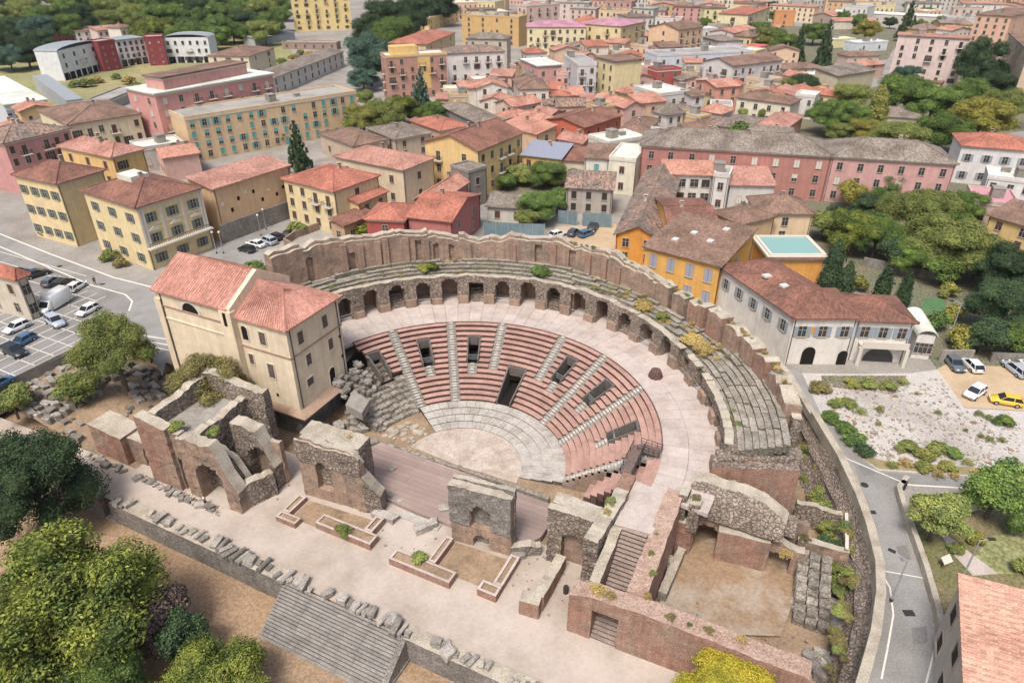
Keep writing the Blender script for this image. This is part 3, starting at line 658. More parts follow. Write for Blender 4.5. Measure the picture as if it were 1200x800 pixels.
def wopen(par, x, z, w_, h, face='f', m_=None, arch=False, trim=True, y=None, name="window"):
    mb = MB(); m_ = m_ or M_shut
    def f(a, d, zz): return W(x+a, (CY0+.35 if y is None else y)-d, zz) if face == 'f' else W(CX1+d, x+a, zz)
    sg = 1
    def bx(a0, a1, d0, d1, z0, z1, mi):
        pts = [f(a0, d0, 0), f(a1, d0, 0), f(a1, d1, 0), f(a0, d1, 0)]
        if (pts[1]-pts[0]).cross(pts[2]-pts[0]).z < 0: pts = pts[::-1]
        mb.hexa([(p.x, p.y, z0) for p in pts], [(p.x, p.y, z1) for p in pts], mi)
    h2 = h-(w_/2 if arch else 0)
    bx(-w_/2, w_/2, .0, .05, z, z+h2, 0)
    if trim:
        t = .13
        for a0, a1, z0, z1 in ((-w_/2-t, -w_/2, z-t, z+h2), (w_/2, w_/2+t, z-t, z+h2), (-w_/2, w_/2, z-t, z)): bx(a0, a1, 0, .1, z0, z1, 1)
        if not arch: bx(-w_/2-t, w_/2+t, 0, .1, z+h2, z+h2+t, 1)
    if arch:
        n = 10; r = w_/2
        for k in range(n):
            t0, t1 = math.pi*k/n, math.pi*(k+1)/n
            mb.tri(f(0, .05, z+h2), f(r*math.cos(t1), .05, z+h2+r*math.sin(t1)), f(r*math.cos(t0), .05, z+h2+r*math.sin(t0)), 0)
            q = r+.16
            a_, b_, c_, d_ = [f(rr_*math.cos(tt), .1, z+h2+rr_*math.sin(tt)) for rr_, tt in ((r, t0), (q, t0), (q, t1), (r, t1))]
            mb.quad(a_, b_, c_, d_, 1); mb.quad(d_, c_, f(q*math.cos(t1), 0, z+h2+q*math.sin(t1)), f(r*math.cos(t1), 0, z+h2+r*math.sin(t1)), 1)
            mb.quad(b_, f(q*math.cos(t0), 0, z+h2+q*math.sin(t0)), f(q*math.cos(t1), 0, z+h2+q*math.sin(t1)), c_, 1)
    return mb.obj(name, [m_, mat("stucco_trim", sc3(S("e6d8bf"), .85), var=.15)], par)
for y, z, w_, h in ((-2.4, 14.3, 1.0, 1.8), (2.4, 14.3, 1.0, 1.8), (-1.6, 10.6, .95, 1.7), (2.9, 10.6, .95, 1.7), (-2.0, 7.6, 1.2, 1.2)): wopen(ch, y, z, w_, h, 's')
wopen(ch, 2.3, 5.2, 1.1, 2.7, 's', M_dark, True, name="doorway")
for y, z in ((4.9, 8.2), (4.9, 11.4)): wopen(ch, y, z, .4, .4, 's', M_dark, trim=False)
for x, z, w_, h in ((-25.8, 14.2, 1.05, 1.9), (-25.4, 9.2, 1.05, 2.2), (-28.6, 10.5, .75, 1.6)): wopen(ch, x, z, w_, h, 'f')
wopen(ch, -28.8, 14.2, 1.0, 2.1, 'f', M_dark, True); wopen(ch, -29.7, 7.9, .5, 1.2, 'f', M_dark, trim=False, y=CY0-.56); wopen(ch, -30.9, 16.2, .5, 1.9, 'f', M_dark, trim=False, y=CY0-.56)
for x in (-27.3, -25.2): wopen(ch, x, 6.3, .35, .5, 'f', M_dark, trim=False)
# lunette
m = MB(); n = 12; c = W(-37.7, CY0, 16.35); r = 1.5
for k in range(n):
    t0, t1 = math.pi*k/n, math.pi*(k+1)/n; q = lambda rr_, t, d: c+EX*(rr_*math.cos(t))-EY*d+Vector((0, 0, rr_*.95*math.sin(t)))
    m.tri(q(0, 0, .03), q(r, t0, .03), q(r, t1, .03), 0); m.quad(q(r, t0, .16), q(r+.35, t0, .16), q(r+.35, t1, .16), q(r, t1, .16), 1)
    m.quad(q(r+.35, t0, .16), q(r+.35, t0, 0), q(r+.35, t1, 0), q(r+.35, t1, .16), 1)
m.obj("lunette_window", [M_dark, M_frame], ch)
m = MB(); wbox(m, -36.5, -30.5, CY0-.5, CY0, 6.2, 6.9); m.obj("brick_ledge", [M_brick2], ch)
for (xa, ya) in ((CX1+.08, CY0+.9), (CX1+.08, CY1-.6)):
    m = MB(); m.tube(W(xa, ya, 4.8), W(xa, ya, 17.3), .07, n=6); m.obj("downpipe", M_iron, ch)
m = MB(); m.tube(W(CX0+.9, CY0-.1, 4.8), W(CX0+.9, CY0-.1, 18.2), .06, n=6); m.obj("downpipe", M_iron, ch)
# ledge round the foot of the church and the masonry it rests on
m = MB()
for a, b, c, d in ((W(-27.2, -5.5, 4.55), W(-20.2, -5.5, 4.55), W(CX1, CY0+.3, 5.15), W(-27.2, CY0+.3, 5.15)), (W(-20.2, -5.5, 4.55), W(-20.2, 4.2, 4.55), W(CX1, 4.2, 5.15), W(CX1, CY0+.3, 5.15))): roof_poly(m, [a, b, c, d], .18)
m.obj("skirt_roof", [M_ccap], ch)
m = MB(); wbox(m, -27.0, -22.4, -4.0, 5, -.1, 4.5); wbox(m, -43.8, -27, -4.6, 5, -.1, 4.52); m.obj("masonry_base", [M_greystone], ch)
m = MB(); wbox(m, -29, -22.4, 4, 5.4, -.1, 4.6); m.obj("masonry_base", [M_rubble], ch)
# ------------------------------------------------------------------ scattered stones
random.seed(33)
def stone_mesh(name, sx, sy, sz, jit=.12, sub=1, m=None):
    import bmesh
    bm = bmesh.new(); bmesh.ops.create_cube(bm, size=1)
    bmesh.ops.bevel(bm, geom=list(bm.edges), offset=.09, segments=1, affect='EDGES')
    for v in bm.verts: v.co = Vector(((v.co.x+rnd(-jit, jit))*sx, (v.co.y+rnd(-jit, jit))*sy, (v.co.z+.5+rnd(-jit, jit)*.6)*sz))
    me = bpy.data.meshes.new(name); bm.to_mesh(me); bm.free(); me.materials.append(m or M_block); return me
def drum_mesh(name, r, L):
    mb = MB(); mb.tube((-L/2, 0, r*.92), (L/2, 0, r*.92), r, r*.93, 12)
    mb.v = [(a+rnd(-.03, .03), b+rnd(-.03, .03), c+rnd(-.03, .03)) for a, b, c in mb.v]; return mb.mesh(name, M_block)
BL = [stone_mesh("stone_block", *q) for q in ((1.2, .8, .6), (1.0, .9, .5), (1.5, .7, .55), (.8, .7, .7), (1.1, .6, .45), (.7, .6, .4))]
DRM = [drum_mesh("column_drum", .3, 1.8), drum_mesh("column_drum", .34, 1.1), drum_mesh("column_drum", .38, 2.4)]
def stone(p, label, group, me=None, s=1, rz=None, name="stone_block", sink=.06):
    me = me or random.choice(BL); o = add(name, me, None, (p[0], p[1], p[2]-sink), rnd(0, 6.28) if rz is None else rz, (s, s*rnd(.85, 1.15), s*rnd(.85, 1.2)))
    return tag(o, label, "stone" if name != "column_drum" else "column piece", group)
def terrace_z(x): return .8
# terrace wall with coping
tw = empty("terrace_wall", W(-34, -24.7, -2.6), "long grey stone retaining wall between the gravel terrace and the dry grass", "wall")
for x0, x1 in ((-80, -36.3), (-34.5, -7.3), (8.0, 44)):
    mp, L = straight(W(x0, -25.2, 0), W(x1, -25.2, 0)); m = MB(); ruin_wall(m, mp, L, 1.7, -2.9, ragged(.72, .08, .4), (), .9, .65, .07); m.obj("wall_face", [M_greystone, M_cap], tw)
mp, L = straight(W(-34.5, -17.8, 0), W(-34.5, -25.2, 0))
for k in range(7):
    m = MB(); wbox(m, -36.2, -34.4, -21.5-k*.62, -20.9-k*.62, -2.8, .4-k*.45); m.obj("side_step", [M_block], tw)
fs = empty("stone_staircase", W(.5, -27, -2.6), "wide flight of grey stone steps climbing from the dry grass to the terrace", "steps")
for k in range(17):
    z = .62-.2*k; y1 = -25.1-.285*(k-1); x = -7.2
    for j in range(4):
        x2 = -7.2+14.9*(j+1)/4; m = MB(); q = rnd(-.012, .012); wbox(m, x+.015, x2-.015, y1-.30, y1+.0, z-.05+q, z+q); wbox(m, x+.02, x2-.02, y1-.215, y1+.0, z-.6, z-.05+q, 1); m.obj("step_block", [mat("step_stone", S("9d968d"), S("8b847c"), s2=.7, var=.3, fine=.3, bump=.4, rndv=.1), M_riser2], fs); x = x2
m = MB(); m.prism([W(7.75, -30.1, 0), W(8.5, -30.1, 0), W(8.5, -24.9, 0), W(7.75, -24.9, 0)], -2.8, -2.3)
k = len(m.v); m.v += [tuple(W(x, y, z)) for x in (7.72, 8.35) for y, z in ((-29.9, -2.5), (-25, .75), (-25, -2.5))]; m.face((k, k+1, k+2)); m.face((k+5, k+4, k+3)); m.face((k, k+3, k+4, k+1)); m.face((k+1, k+4, k+5, k+2)); m.obj("flank_wall", [M_greystone], fs)
g = "broken stones laid along the terrace wall"
x = -34.0
while x < 43:
    x += rnd(.55, 1.15)
    if -31 < x < -28.6 or (33 < x): continue
    if rnd(0, 1) < .15: continue
    if rnd(0, 1) < .3: stone(W(x, -24.4+rnd(-.3, .3), .7), "short grey column piece across the terrace wall, "+("left of the stone steps" if x < -7.3 else "above the stone steps" if x < 8 else "right of the stone steps"), g, random.choice(DRM), .8, R(60)+rnd(-.25, .25), "column_drum")
    else: stone(W(x, -24.4+rnd(-.35, .35), .68), "weathered grey stone fragment on the terrace wall, "+("left of the stone steps" if x < -7.3 else "above the stone steps" if x < 8 else "right of the stone steps"), g, None, rnd(.75, 1.25), R(60)+rnd(-.5, .5))
for u, v in ((330, 640), (352, 612)): pass
g = "old stone blocks in the field below the parking"
for row in range(9):
    for k in range(15):
        x = -62.6+row*1.75+rnd(-.5, .5)+max(0, k-9)*.8; y = -19.0+k*1.12+rnd(-.3, .3)
        if x > -45.5 or (-53 < x < -46 and -16.5 < y < -9.5) or rnd(0, 1) < .12: continue
        if y > -6 and x < -58: continue
        stone(W(x, y, field_z(x, y)), "squared grey block in the stone field "+("along the path" if y < -15 else "by the small tree" if y < -9.5 else "near the olive tree")+(", nearest the parking wall" if x < -58 else ""), g, None, rnd(.85, 1.45), TA+rnd(-.3, .3), sink=.12)
for k in range(34):
    x = -49+rnd(0, 11); y = -11+rnd(-5, 6); stone(W(x, y, field_z(x, y)), "smaller loose stone lying on the bare earth near the tall ruin", "loose stones by the tall ruin", None, rnd(.5, 1.0), sink=.1)
for k in range(26):
    x = -44.8+k*.98; y = -20.4+rnd(-.35, .3)
    if -37.2 < x < -35.6 or x > -21.5: continue
    stone(W(x, y, .5), "rough grey stone at the foot of the brick ruins", "stones at the foot of the ruins", None, rnd(.6, 1.1))
# ------------------------------------------------------------------ ruins along the stage
def ruin(name, label, x, y): return empty(name, W(x, y, .4), label, "ruin")
def rw(par, name, x0, y0, x1, y1, th, zb, top, ops=(), mats=None, du=.55, dz=.5, jit=.11, amp=.4, seed=0):
    mp, L = straight(W(x0, y0, 0), W(x1, y1, 0)); m = MB(); ruin_wall(m, mp, L, th, zb, ragged(top, amp, .55, seed), ops, du, dz, jit); return m.obj(name, mats or [M_brick, M_cap], par)
ra_ = ruin("low_brick_ruin", "low reddish brick ruin with pale flat top at the left end of the stage ruins", -41, -18)
rw(ra_, "wall_mass", -44.4, -19.2, -38.6, -19.1, 3.4, .3, lambda u: 5.2-.09*u, (), [M_brick2, M_cap], amp=.08)
rw(ra_, "wall_mass", -38.6, -18.2, -33.6, -18.2, 3.0, .3, 4.3, [(2.5, 4.3, .3, 2.6, True)], [M_brick, M_cap], amp=.15)
rb_ = ruin("tall_brick_ruin", "tall brick ruin with a broken front arch and a grey floor high inside", -28, -15)
rw(rb_, "front_wall", -33.3, -19.6, -28.3, -19.6, 1.4, .3, lambda u: 10.4-.1*u, (), [M_brick2, M_cap], jit=.14, amp=.12)
rw(rb_, "front_wall", -28.3, -19.1, -26.7, -19.1, 1.0, .3, 9.3, [(.3, 1.4, .3, 5.5, False)], [M_brick, M_cap])
rw(rb_, "arch_wall", -26.9, -19.5, -18.6, -19.3, 1.5, .3, lambda u: lerp_tab([(0, 9.2), (5.6, 9.8), (6.0, 8.8), (6.8, 6.6), (8.3, 3.6)], u), [(2.0, 6.3, .3, 4.3, True)], [M_brick, M_cap], du=.4, jit=.16)
rw(rb_, "arch_back", -25, -17.0, -19.4, -16.8, .8, .3, lambda u: lerp_tab([(0, 7.6), (4, 6.4), (5.6, 3.2)], u), (), [M_rubble, M_cap])  # added wall closing off the arch so that its inside turns dark
rw(rb_, "side_wall", -32.2, -10.5, -32.2, -18.3, 1.2, .3, lambda u: 11.4-.12*u, (), [M_rubble, M_cap], jit=.14)
rw(rb_, "rear_wall", -32.3, -10.6, -22.5, -9.4, 1.3, .3, lambda u: lerp_tab([(0, 11.6), (3, 11.9), (6, 10.8), (11, 10.2)], u), (), [M_rubble, M_cap], jit=.16)
rw(rb_, "cross_wall", -25.0, -18.2, -25.0, -9.6, 1.2, .3, lambda u: 9.0+.05*u, (), [M_rubble, M_cap], jit=.15)
m = MB(); wbox(m, -32.6, -25.5, -18.3, -10.3, .3, 8.6); m.obj("upper_floor", [M_conc], rb_)
rw(rb_, "niche_wall", -23.2, -14.6, -17.6, -14.2, 1.7, .3, lambda u: lerp_tab([(0, 9.4), (3.6, 9.0), (4.6, 6.8), (5.4, 4.0)], u), [(1.9, 4.9, .6, 5.0, True)], [M_rubble, M_cap], du=.4, jit=.15)
rw(rb_, "niche_back", -22.5, -13.2, -17.5, -12.8, .6, .3, 7.0, (), [M_brick, M_cap])
rw(rb_, "low_wall", -18.9, -18.6, -17.2, -14.9, 1.1, .3, lambda u: 3.8+.1*u, (), [M_rubble, M_cap], jit=.16)
rc_ = ruin("stage_ruin", "grey stone ruin with brick niche standing left of the boarded stage, near the church", -10, -12)
rw(rc_, "front_wall", -14.2, -13.4, -5.6, -12.6, .9, .3, lambda u: lerp_tab([(0, 8.6), (.8, 9.6), (7.6, 9.2), (8.6, 7.8)], u), [(2.3, 4.4, 2.2, 5.6, True)], [M_brick, M_cap], du=.4, jit=.12)
rw(rc_, "wall_core", -14.2, -12.5, -6.2, -11.8, 2.6, .3, lambda u: 9.5-.04*u, (), [M_rubble, M_cap], jit=.18, amp=.12)
rw(rc_, "stone_facing", -14.2, -13.6, -5.6, -12.8, .3, 6.1, lambda u: 9.3-.05*u, [(2.3, 4.4, 2.2, 5.6, True)], [M_rubble, M_cap], du=.4, jit=.16)
rw(rc_, "buttress", -5.6, -12.7, -3.6, -12.2, 1.6, .3, lambda u: 6.2-1.5*u, (), [M_rubble, M_cap], jit=.2, amp=.5)
rd_ = ruin("stage_ruin", "free standing grey wall with arched niche in the middle of the stage front", 9, -11)
rw(rd_, "front_wall", 5.8, -11.9, 12.9, -11.1, .8, .3, lambda u: lerp_tab([(0, 9.1), (6, 9.0), (7.1, 8.6)], u), [(2.4, 4.9, 3.4, 5.6, True), (2.6, 4.5, .3, 1.4, True)], [M_brick, M_cap], du=.4, jit=.1, amp=.1)
rw(rd_, "stone_facing", 5.75, -12.1, 12.9, -11.3, .25, 3.6, lambda u: 9.0, [(2.4, 4.9, 3.4, 5.6, True)], [M_greystone, M_cap], du=.4, jit=.14, amp=.1)
rw(rd_, "wall_core", 5.8, -11.05, 12.9, -10.25, .55, .3, lambda u: 9.3, (), [M_greystone, M_cap], jit=.14, amp=.1)
rw(rd_, "low_wall", 12.9, -11.2, 15.8, -9.6, .9, .3, 1.9, (), [M_stone, M_cap], jit=.15)
re_ = ruin("stage_ruin", "grey rubble ruin with pale T shaped top and arched niche beside the inner stairway", 20, -9)
rw(re_, "front_wall", 16.6, -10.0, 21.8, -9.7, .9, .3, lambda u: 8.4, [(1.7, 4.2, .3, 4.2, True)], [M_rubble, M_cap], du=.4, jit=.14, amp=.12)
rw(re_, "niche_back", 16.8, -9.1, 21.8, -8.8, 1.7, .3, lambda u: 8.5-.08*u, (), [M_brick, M_cap], jit=.1, amp=.1)
rw(re_, "cross_wall", 21.5, -12.3, 22.1, -4.0, -1.5, .3, lambda u: 8.5, (), [M_rubble, M_cap], du=.5, jit=.18, amp=.12)
rw(re_, "low_wall", 17.9, -16.2, 17.9, -10.2, -1.1, .3, 2.5, (), [M_brick2, M_cap], amp=.1)
rw(re_, "low_wall", 16.9, -17.6, 19.0, -17.3, 1.5, .3, 2.5, (), [M_brick2, M_cap], amp=.1)
# planters
def planter(label, rects, z=1.45):
    c = rects[0]; e = empty("brick_planter", W((c[0]+c[1])/2, (c[2]+c[3])/2, .5), label, "planter", "low brick planters on the terrace")
    for k, (x0, x1, y0, y1) in enumerate(rects):
        for a, b, cc, d in ((x0, x1, y0, y0+.28), (x0, x1, y1-.28, y1), (x0, x0+.28, y0+.282, y1-.282), (x1-.28, x1, y0+.282, y1-.282)):
            m = MB(); wbox(m, a, b, cc, d, .35, z+rnd(-.03, .03)-k*.012, 0, 1); m.obj("brick_side", [M_brick2, M_walk], e)
        m = MB(); wbox(m, x0+.285, x1-.285, y0+.285, y1-.285, .35, z-.16); m.obj("soil", [M_dirt], e)
    return e
planter("small L shaped brick planter below the left grey ruin", [(-14.3, -11.4, -18.4, -17.3), (-14.3, -13.2, -17.25, -14.2)], 1.25)
planter("long brick planter with a small bush nearest the left grey ruin", [(-9.3, -1.6, -17.3, -15.7), (-3.6, -2.5, -15.65, -13.2)])
planter("long brick planter with a small bush left of the middle wall", [(1.4, 9.0, -18.0, -16.4), (5.3, 6.3, -16.35, -12.4)])
planter("short L shaped brick planter right of the middle wall", [(12.0, 14.2, -17.4, -16.0), (13.1, 14.2, -15.95, -11.6)])
for n_, q in (("left", [(-13, -17.2), (-9.4, -17.2), (-9.4, -15.6), (-3.7, -15.6), (-3.7, -13.3), (-13, -14)]), ("middle", [(6.4, -16.3), (11.9, -16.3), (13, -15.9), (13, -11.7), (6.4, -12)])): sheet("earth_court", [W(x, y, 0) for x, y in q], .512, M_dirt)
# stage
stg = empty("stage", W(0, -4, .4), "wide boarded timber stage floor of faded reddish brown between orchestra and ruins", "stage")
sp = [(-11.6, -9.0), (-5, -10.0), (.8, -10.4), (13.5, -10.2), (14.9, -7.4), (15.1, -2.8), (13.4, -2.1), (-11.4, -1.5), (-12.5, -4)]
n = 12
for k in range(n):                          # planks laid across, clipped to the stage outline
    y0, y1 = -10.4+9.0*k/n, -10.4+9.0*(k+1)/n
    def clip(ps, f):
        out = []
        for a, b in zip(ps, ps[1:]+ps[:1]):
            fa, fb = f(a), f(b)
            if fa >= 0: out.append(a)
            if (fa >= 0) != (fb >= 0): t = fa/(fa-fb); out.append((a[0]+(b[0]-a[0])*t, a[1]+(b[1]-a[1])*t))
        return out
    q = clip(clip(sp, lambda p: p[1]-y0-.015), lambda p: y1-.015-p[1])
    for xa, xb in ((-13, -4+rnd(-1, 1)), (None, 5+rnd(-1, 1)), (None, 16)):
        xa = last if xa is None else xa; last = xb
        qq = clip(clip(q, lambda p: p[0]-xa-.012), lambda p: xb-.012-p[0])
        if len(qq) > 2: m = MB(); m.prism([W(x, y, 0) for x, y in qq], .4, 1.0+rnd(-.008, .008)); m.obj("deck_board", [M_plank], stg)
m = MB(); wbox(m, -11.4, 13.2, -1.48, -1.0, -.05, .92); m.obj("stage_edge", [M_stone], stg)
for u, v, s, rz, lab in ((470, 583, 1.0, .3, "pale squared block on the near edge of the stage, left"), (521, 592, 1.5, .2, "dark grey block left of the middle wall"), (500, 612, 1.7, .5, "grey moulded stone with a knob left of the middle wall"), (452, 600, 1.9, -.4, "flat pale slab lying beside the left grey ruin"), (455, 575, 1.5, -.4, "pale ledge stone against the left grey ruin"), (535, 598, 1.1, .6, "white rounded stone touching the middle wall"), (468, 565, .9, .1, "small white stone at the left stage corner"), (608, 645, 2.0, .5, "grey stone slab right of the middle wall"), (625, 640, 1.6, .2, "grey stone block between the middle and right ruins"), (460, 545, 1.2, .9, "pale stone at the upper left stage corner")):
    p = P(u, v+6, .7); stone((p.x, p.y, .5), lab, None, BL[(u+v) % 6], s, rz)
m = MB(); wbox(m, -1.8, 3.6, -11.6, -10.5, .35, .72); o = m.obj("stone_sill", M_white, own=True); tag(o, "long white stone sill along the near edge of the stage", "stone")
m = MB()
for k in range(40):
    p = W(-10+rnd(-2.6, 2.6), 3+rnd(-2.2, 2.0), 0); s = rnd(.2, .55); m.prism([(p.x+s*math.cos(t)*rnd(.7, 1.2), p.y+s*math.sin(t)*rnd(.7, 1.2)) for t in (0, 1.2, 2.5, 3.8, 5.1)], -.05, rnd(.05, .22))
tag(m.obj("crushed_stone", M_cap, kind="stuff"), "patch of pale broken stone chips beside the orchestra", "rubble")
for k in range(46):
    x, y = rnd(-21, -11.8), rnd(-7, 6)
    if y > 3 and x > -15: continue
    stone(W(x, y, 0 if y > -6 else .4), "pale tumbled stone between the church and the stage", "tumbled stones beside the stage", None, rnd(.7, 1.6), sink=.1)
for (x, y, s, zz) in ((-19.8, -4.0, 2.3, -.2), (-17.4, 2.0, 1.9, 1.6)):
    o = stone(W(x, y, zz), ["pale boulder like pier under the front corner of the church", "pale boulder like mass beside the church and ruined seats"][x > -18], None, BL[3], s); o.scale = (s, s, s*1.3)
# ruined seats left of the restored tier
rs = empty("ruined_seats", PO(18, 132, 0), "crumbling grey stone seat rows between the church and the restored seating", "seating")
for i in range(11):
    ra = 13.4+i*.8; a = 119.5 if i < 7 else 134; end = 150-i*.9+rnd(-2, 2); z = .5+i*.47
    while a < end:
        b = min(end, a+rnd(2.2, 5.5)); mm = MB(); q = rnd(-.25, .12); mm.arc(ra+rnd(-.12, .12), ra+rnd(.75, 1.0), a+.2, b-.1, max(0, z-1.6), z+q, 0, 1.2, jit=.09)
        if rnd(0, 1) > .07: mm.obj("stone_row", [M_row], rs)
        a = b
m = MB()
for i in range(11): ra = 13.5+i*.8; m.arc(ra, ra+.8, 119, 149-i*.9, 0, max(.12, .2+i*.44), 0, 3)
m.obj("rubble_core", [M_rubble], rs)
for k in range(42):
    i = rnd(5, 11); p = PO(13.4+i*.8, rnd(133, 150), .6+i*.47); stone(p, "loose grey stone lying on the ruined seat rows", "loose stones on the ruined seats", None, rnd(.5, 1.1))
m = MB(); m.prism([P(u, v, 4.3) for u, v in ((405, 475), (424, 485), (433, 470), (414, 458))][::1], 3.2, 4.45); tag(m.obj("stone_slab", M_conc, own=True), "large flat grey slab tilted on the ruined seats by the church", "stone")
# ------------------------------------------------------------------ inner stairway, front wall, court and vault at right
M_btop = mat("brick_wall_top", S("b99a86"), S("a8856f"), s2=.6, var=.25, vs=2, fine=.35, fs=6, bump=.6, bs=6)
fw = ruin("front_brick_wall", "long reddish brick wall with flat weedy top facing the terrace at right", 32, -16.5)
rw(fw, "wall_face", 22.0, -17.2, 43.6, -16.6, 1.9, .3, lambda u: lerp_tab([(0, 5.7), (2.2, 6.4), (7, 6.6), (21.6, 6.0)], u), [(2.35, 4.95, .3, 4.7, False)], [M_brick2, M_btop], jit=.07, amp=.12)
rw(fw, "return_wall", 43.6, -16.8, 43.8, -13.0, .9, .3, lambda u: 4.6-.8*u, (), [M_brick2, M_cap], amp=.3)
ins = empty("inner_stairway", W(25.6, -12, .5), "steep flight of dark stone steps rising between brick walls to the walkway", "steps")
M_st2 = mat("worn_step", S("a58f80"), S("937e70"), s2=.6, var=.3, fine=.3, rndv=.08)
for k in range(26):
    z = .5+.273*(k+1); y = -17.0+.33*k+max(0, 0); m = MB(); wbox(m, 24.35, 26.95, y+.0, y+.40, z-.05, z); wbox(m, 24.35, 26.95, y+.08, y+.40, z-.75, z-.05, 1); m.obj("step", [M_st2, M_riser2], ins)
mp_ = None
rw(ins, "side_wall", 23.3, -15.2, 23.3, -8.6, -1.0, .3, lambda u: 6.3+.2*u, (), [M_brick, M_cap], amp=.1)
rw(ins, "side_wall", 27.0, -15.2, 27.0, -1.4, -1.9, .3, lambda u: 6.7+.11*u, (), [M_brick2, M_btop], amp=.12)
patch("court_floor", [(770, 740), (775, 690), (800, 640), (835, 630), (925, 640), (935, 690), (915, 745)], .45, mat("court_earth", S("9c8266"), S("ab9c8a"), s2=.22, t2=(.45, .6), var=.25, fine=.12, fs=3, bump=.4))
vr = ruin("vaulted_ruin", "ruined vaulted chamber with dark doorway and a thick grey rubble vault above brick piers", 34, 1)
rw(vr, "front_wall", 29.3, -.6, 41.8, -.2, 1.0, .3, lambda u: lerp_tab([(0, 5.4), (9, 5.2), (10.4, 4.2), (12.5, 4.0)], u), [(1.1, 3.7, .3, 2.6, True), (9.2, 11.4, .3, 3.0, False)], [M_brick, M_cap], du=.4, jit=.08)
rw(vr, "brick_block", 33.1, -1.7, 38.4, -1.0, 1.2, .3, 4.7, (), [M_brick2, M_cap], jit=.07, amp=.15)
m = MB(); wbox(m, 29.3, 41.8, 3.0, 3.6, .3, 5); wbox(m, 33, 38.3, .4, 3, .3, 5); wbox(m, 29.35, 29.95, .4, 3.0, .3, 5); m.obj("inner_wall", [M_brick], vr, kind="stuff"); m = MB(); wbox(m, 29.3, 40.5, .42, 3.6, 5.0, 5.4); m.obj("chamber_roof", [M_rubble], vr)
def vaultmap(u, z, wv):                    # the rubble shell leans back as it rises
    t = (z-5.2)/3.0; p = W(29.2+u, -1.0+2.0*t*t+wv, z); return tuple(p)
m = MB(); ruin_wall(m, vaultmap, 10.2, 1.7, 5.2, ragged(lambda u: lerp_tab([(0, 8.2), (4, 8.4), (8, 8.1), (10.2, 7.2)], u), .15), (), .4, .35, .2); m.obj("rubble_vault", [M_rubble, M_cap], vr)
rw(vr, "rubble_pillar", 28.4, -2.2, 29.4, -2.2, 1.6, 5.0, 8.6, (), [M_rubble, M_cap], jit=.15)
rw(vr, "rubble_pillar", 29.7, -2.6, 30.9, -2.6, 1.3, 4.2, 8.1, (), [M_rubble, M_cap], jit=.15)
rw(vr, "side_wall", 28.9, -2.4, 30.5, -2.3, .9, .3, 5.0, (), [M_brick2, M_cap]); rw(vr, "side_wall", 30.1, -1.6, 30.1, -.5, -.5, .3, 4.9, (), [M_brick, M_cap]); rw(vr, "low_ledge", 29.0, -9.5, 29.3, -2.6, -.9, .3, 1.6, (), [M_conc, M_cap], amp=.05)
m = MB(); q = [P(u, v, 1.2) for u, v in ((905, 612), (935, 588), (965, 585), (960, 622))]
rr2 = ruin("sunken_room", "small sunken room with pale kerb right of the vaulted chamber", 43, 3)
rw(rr2, "low_wall", 41.0, 2.2, 46.2, 2.6, .8, -.05, 3.4, (), [M_brick, M_cap], amp=.15); rw(rr2, "low_wall", 46.0, 2.8, 45.6, 8.6, .35, -.05, 3.7, (), [M_conc, M_frame], amp=.03, jit=.02); rw(rr2, "low_wall", 40.2, 8.2, 45.6, 8.6, .7, -.05, 3.3, (), [M_rubble, M_cap])
ss = ruin("stepped_ruin", "row of broken grey stone seat blocks stepping up beside the sunken room", 43, -2)
for k in range(8):
    for j in range(3):
        m = MB(); x = 41.9+j*1.15-.1*k; y = -6.2+k*.95; z = 1.0+.32*k; wbox(m, x+rnd(.03, .15), x+1.1, y+rnd(-.15, .15), y+.98, -.05, z+rnd(-.22, .12)); m.obj("stone_block", [M_stone], ss)
g = "fallen stones by the lane wall"
for k in range(5): p = W(46.0-.15*k, .6-k*1.25, 0); o = stone(p, "long grey stone beam lying in a row below the lane wall", g, BL[2], 1.6, TA+.05); o.scale = (1.5, 1.1, 1.4)
for u, v, s in ((930, 705, 1.2), (945, 703, 1.0), (955, 720, 1.7), (935, 718, 1.9), (948, 727, 1.1), (972, 715, 1.3)): p = P(u, v, .3); stone((p.x, p.y, .0), "rough pale stone block by the fallen column", g, None, s)
p = P(970, 718, .3); o = stone((p.x, p.y, 0), "thick fallen grey column drum lying among blocks", None, DRM[2], 1.9, R(105), "column_drum")
p = P(988, 755, .3); o = stone((p.x, p.y, 0), "large dark squared stone alone below the lane wall", None, BL[0], 2.3, .7)
for k in range(22): p = P(rnd(945, 992), rnd(765, 805), .2); stone((p.x, p.y, 0), "flat grey stone in the heap at the end of the brick wall", "heap of stones at the wall end", None, rnd(.8, 1.5))
# battered lane wall and the parapet over it
lw = empty("lane_wall", W(47, 0, 0), "rough stone retaining wall with a pale parapet running along the lane", "wall")
pts = dense([W(x, y, 0) for x, y in RW], 1.4); random.seed(3)
m = MB(); n = len(pts); base = len(m.v); rows = 9
for i, p in enumerate(pts):
    d = (pts[min(i+1, n-1)]-pts[max(i-1, 0)]); nn = Vector((d.y, -d.x, 0)).normalized()
    if nn.dot(W(0, 0, 0)-p) < 0: nn = -nn
    wid = 3.1 if i > 12 else 1.6
    for j in range(rows+1):
        t = j/rows; off = wid*(1-t)**1.3 if t < 1 else 0
        if .45 < t < .6: off += .35
        q = p+nn*(off+.3)+Vector((0, 0, -.2+5.6*t)); q += Vector((nz(q*.9), nz(q*.9+Vector((5, 5, 5))), .6*nz(q*.8+Vector((9, 1, 1)))))*.28; m.v.append(tuple(q))
for i in range(n-1):
    for j in range(rows): a = base+i*(rows+1)+j; m.face((a, a+rows+1, a+rows+2, a+1))
m.obj("battered_face", [M_rubble], lw)
m = MB()
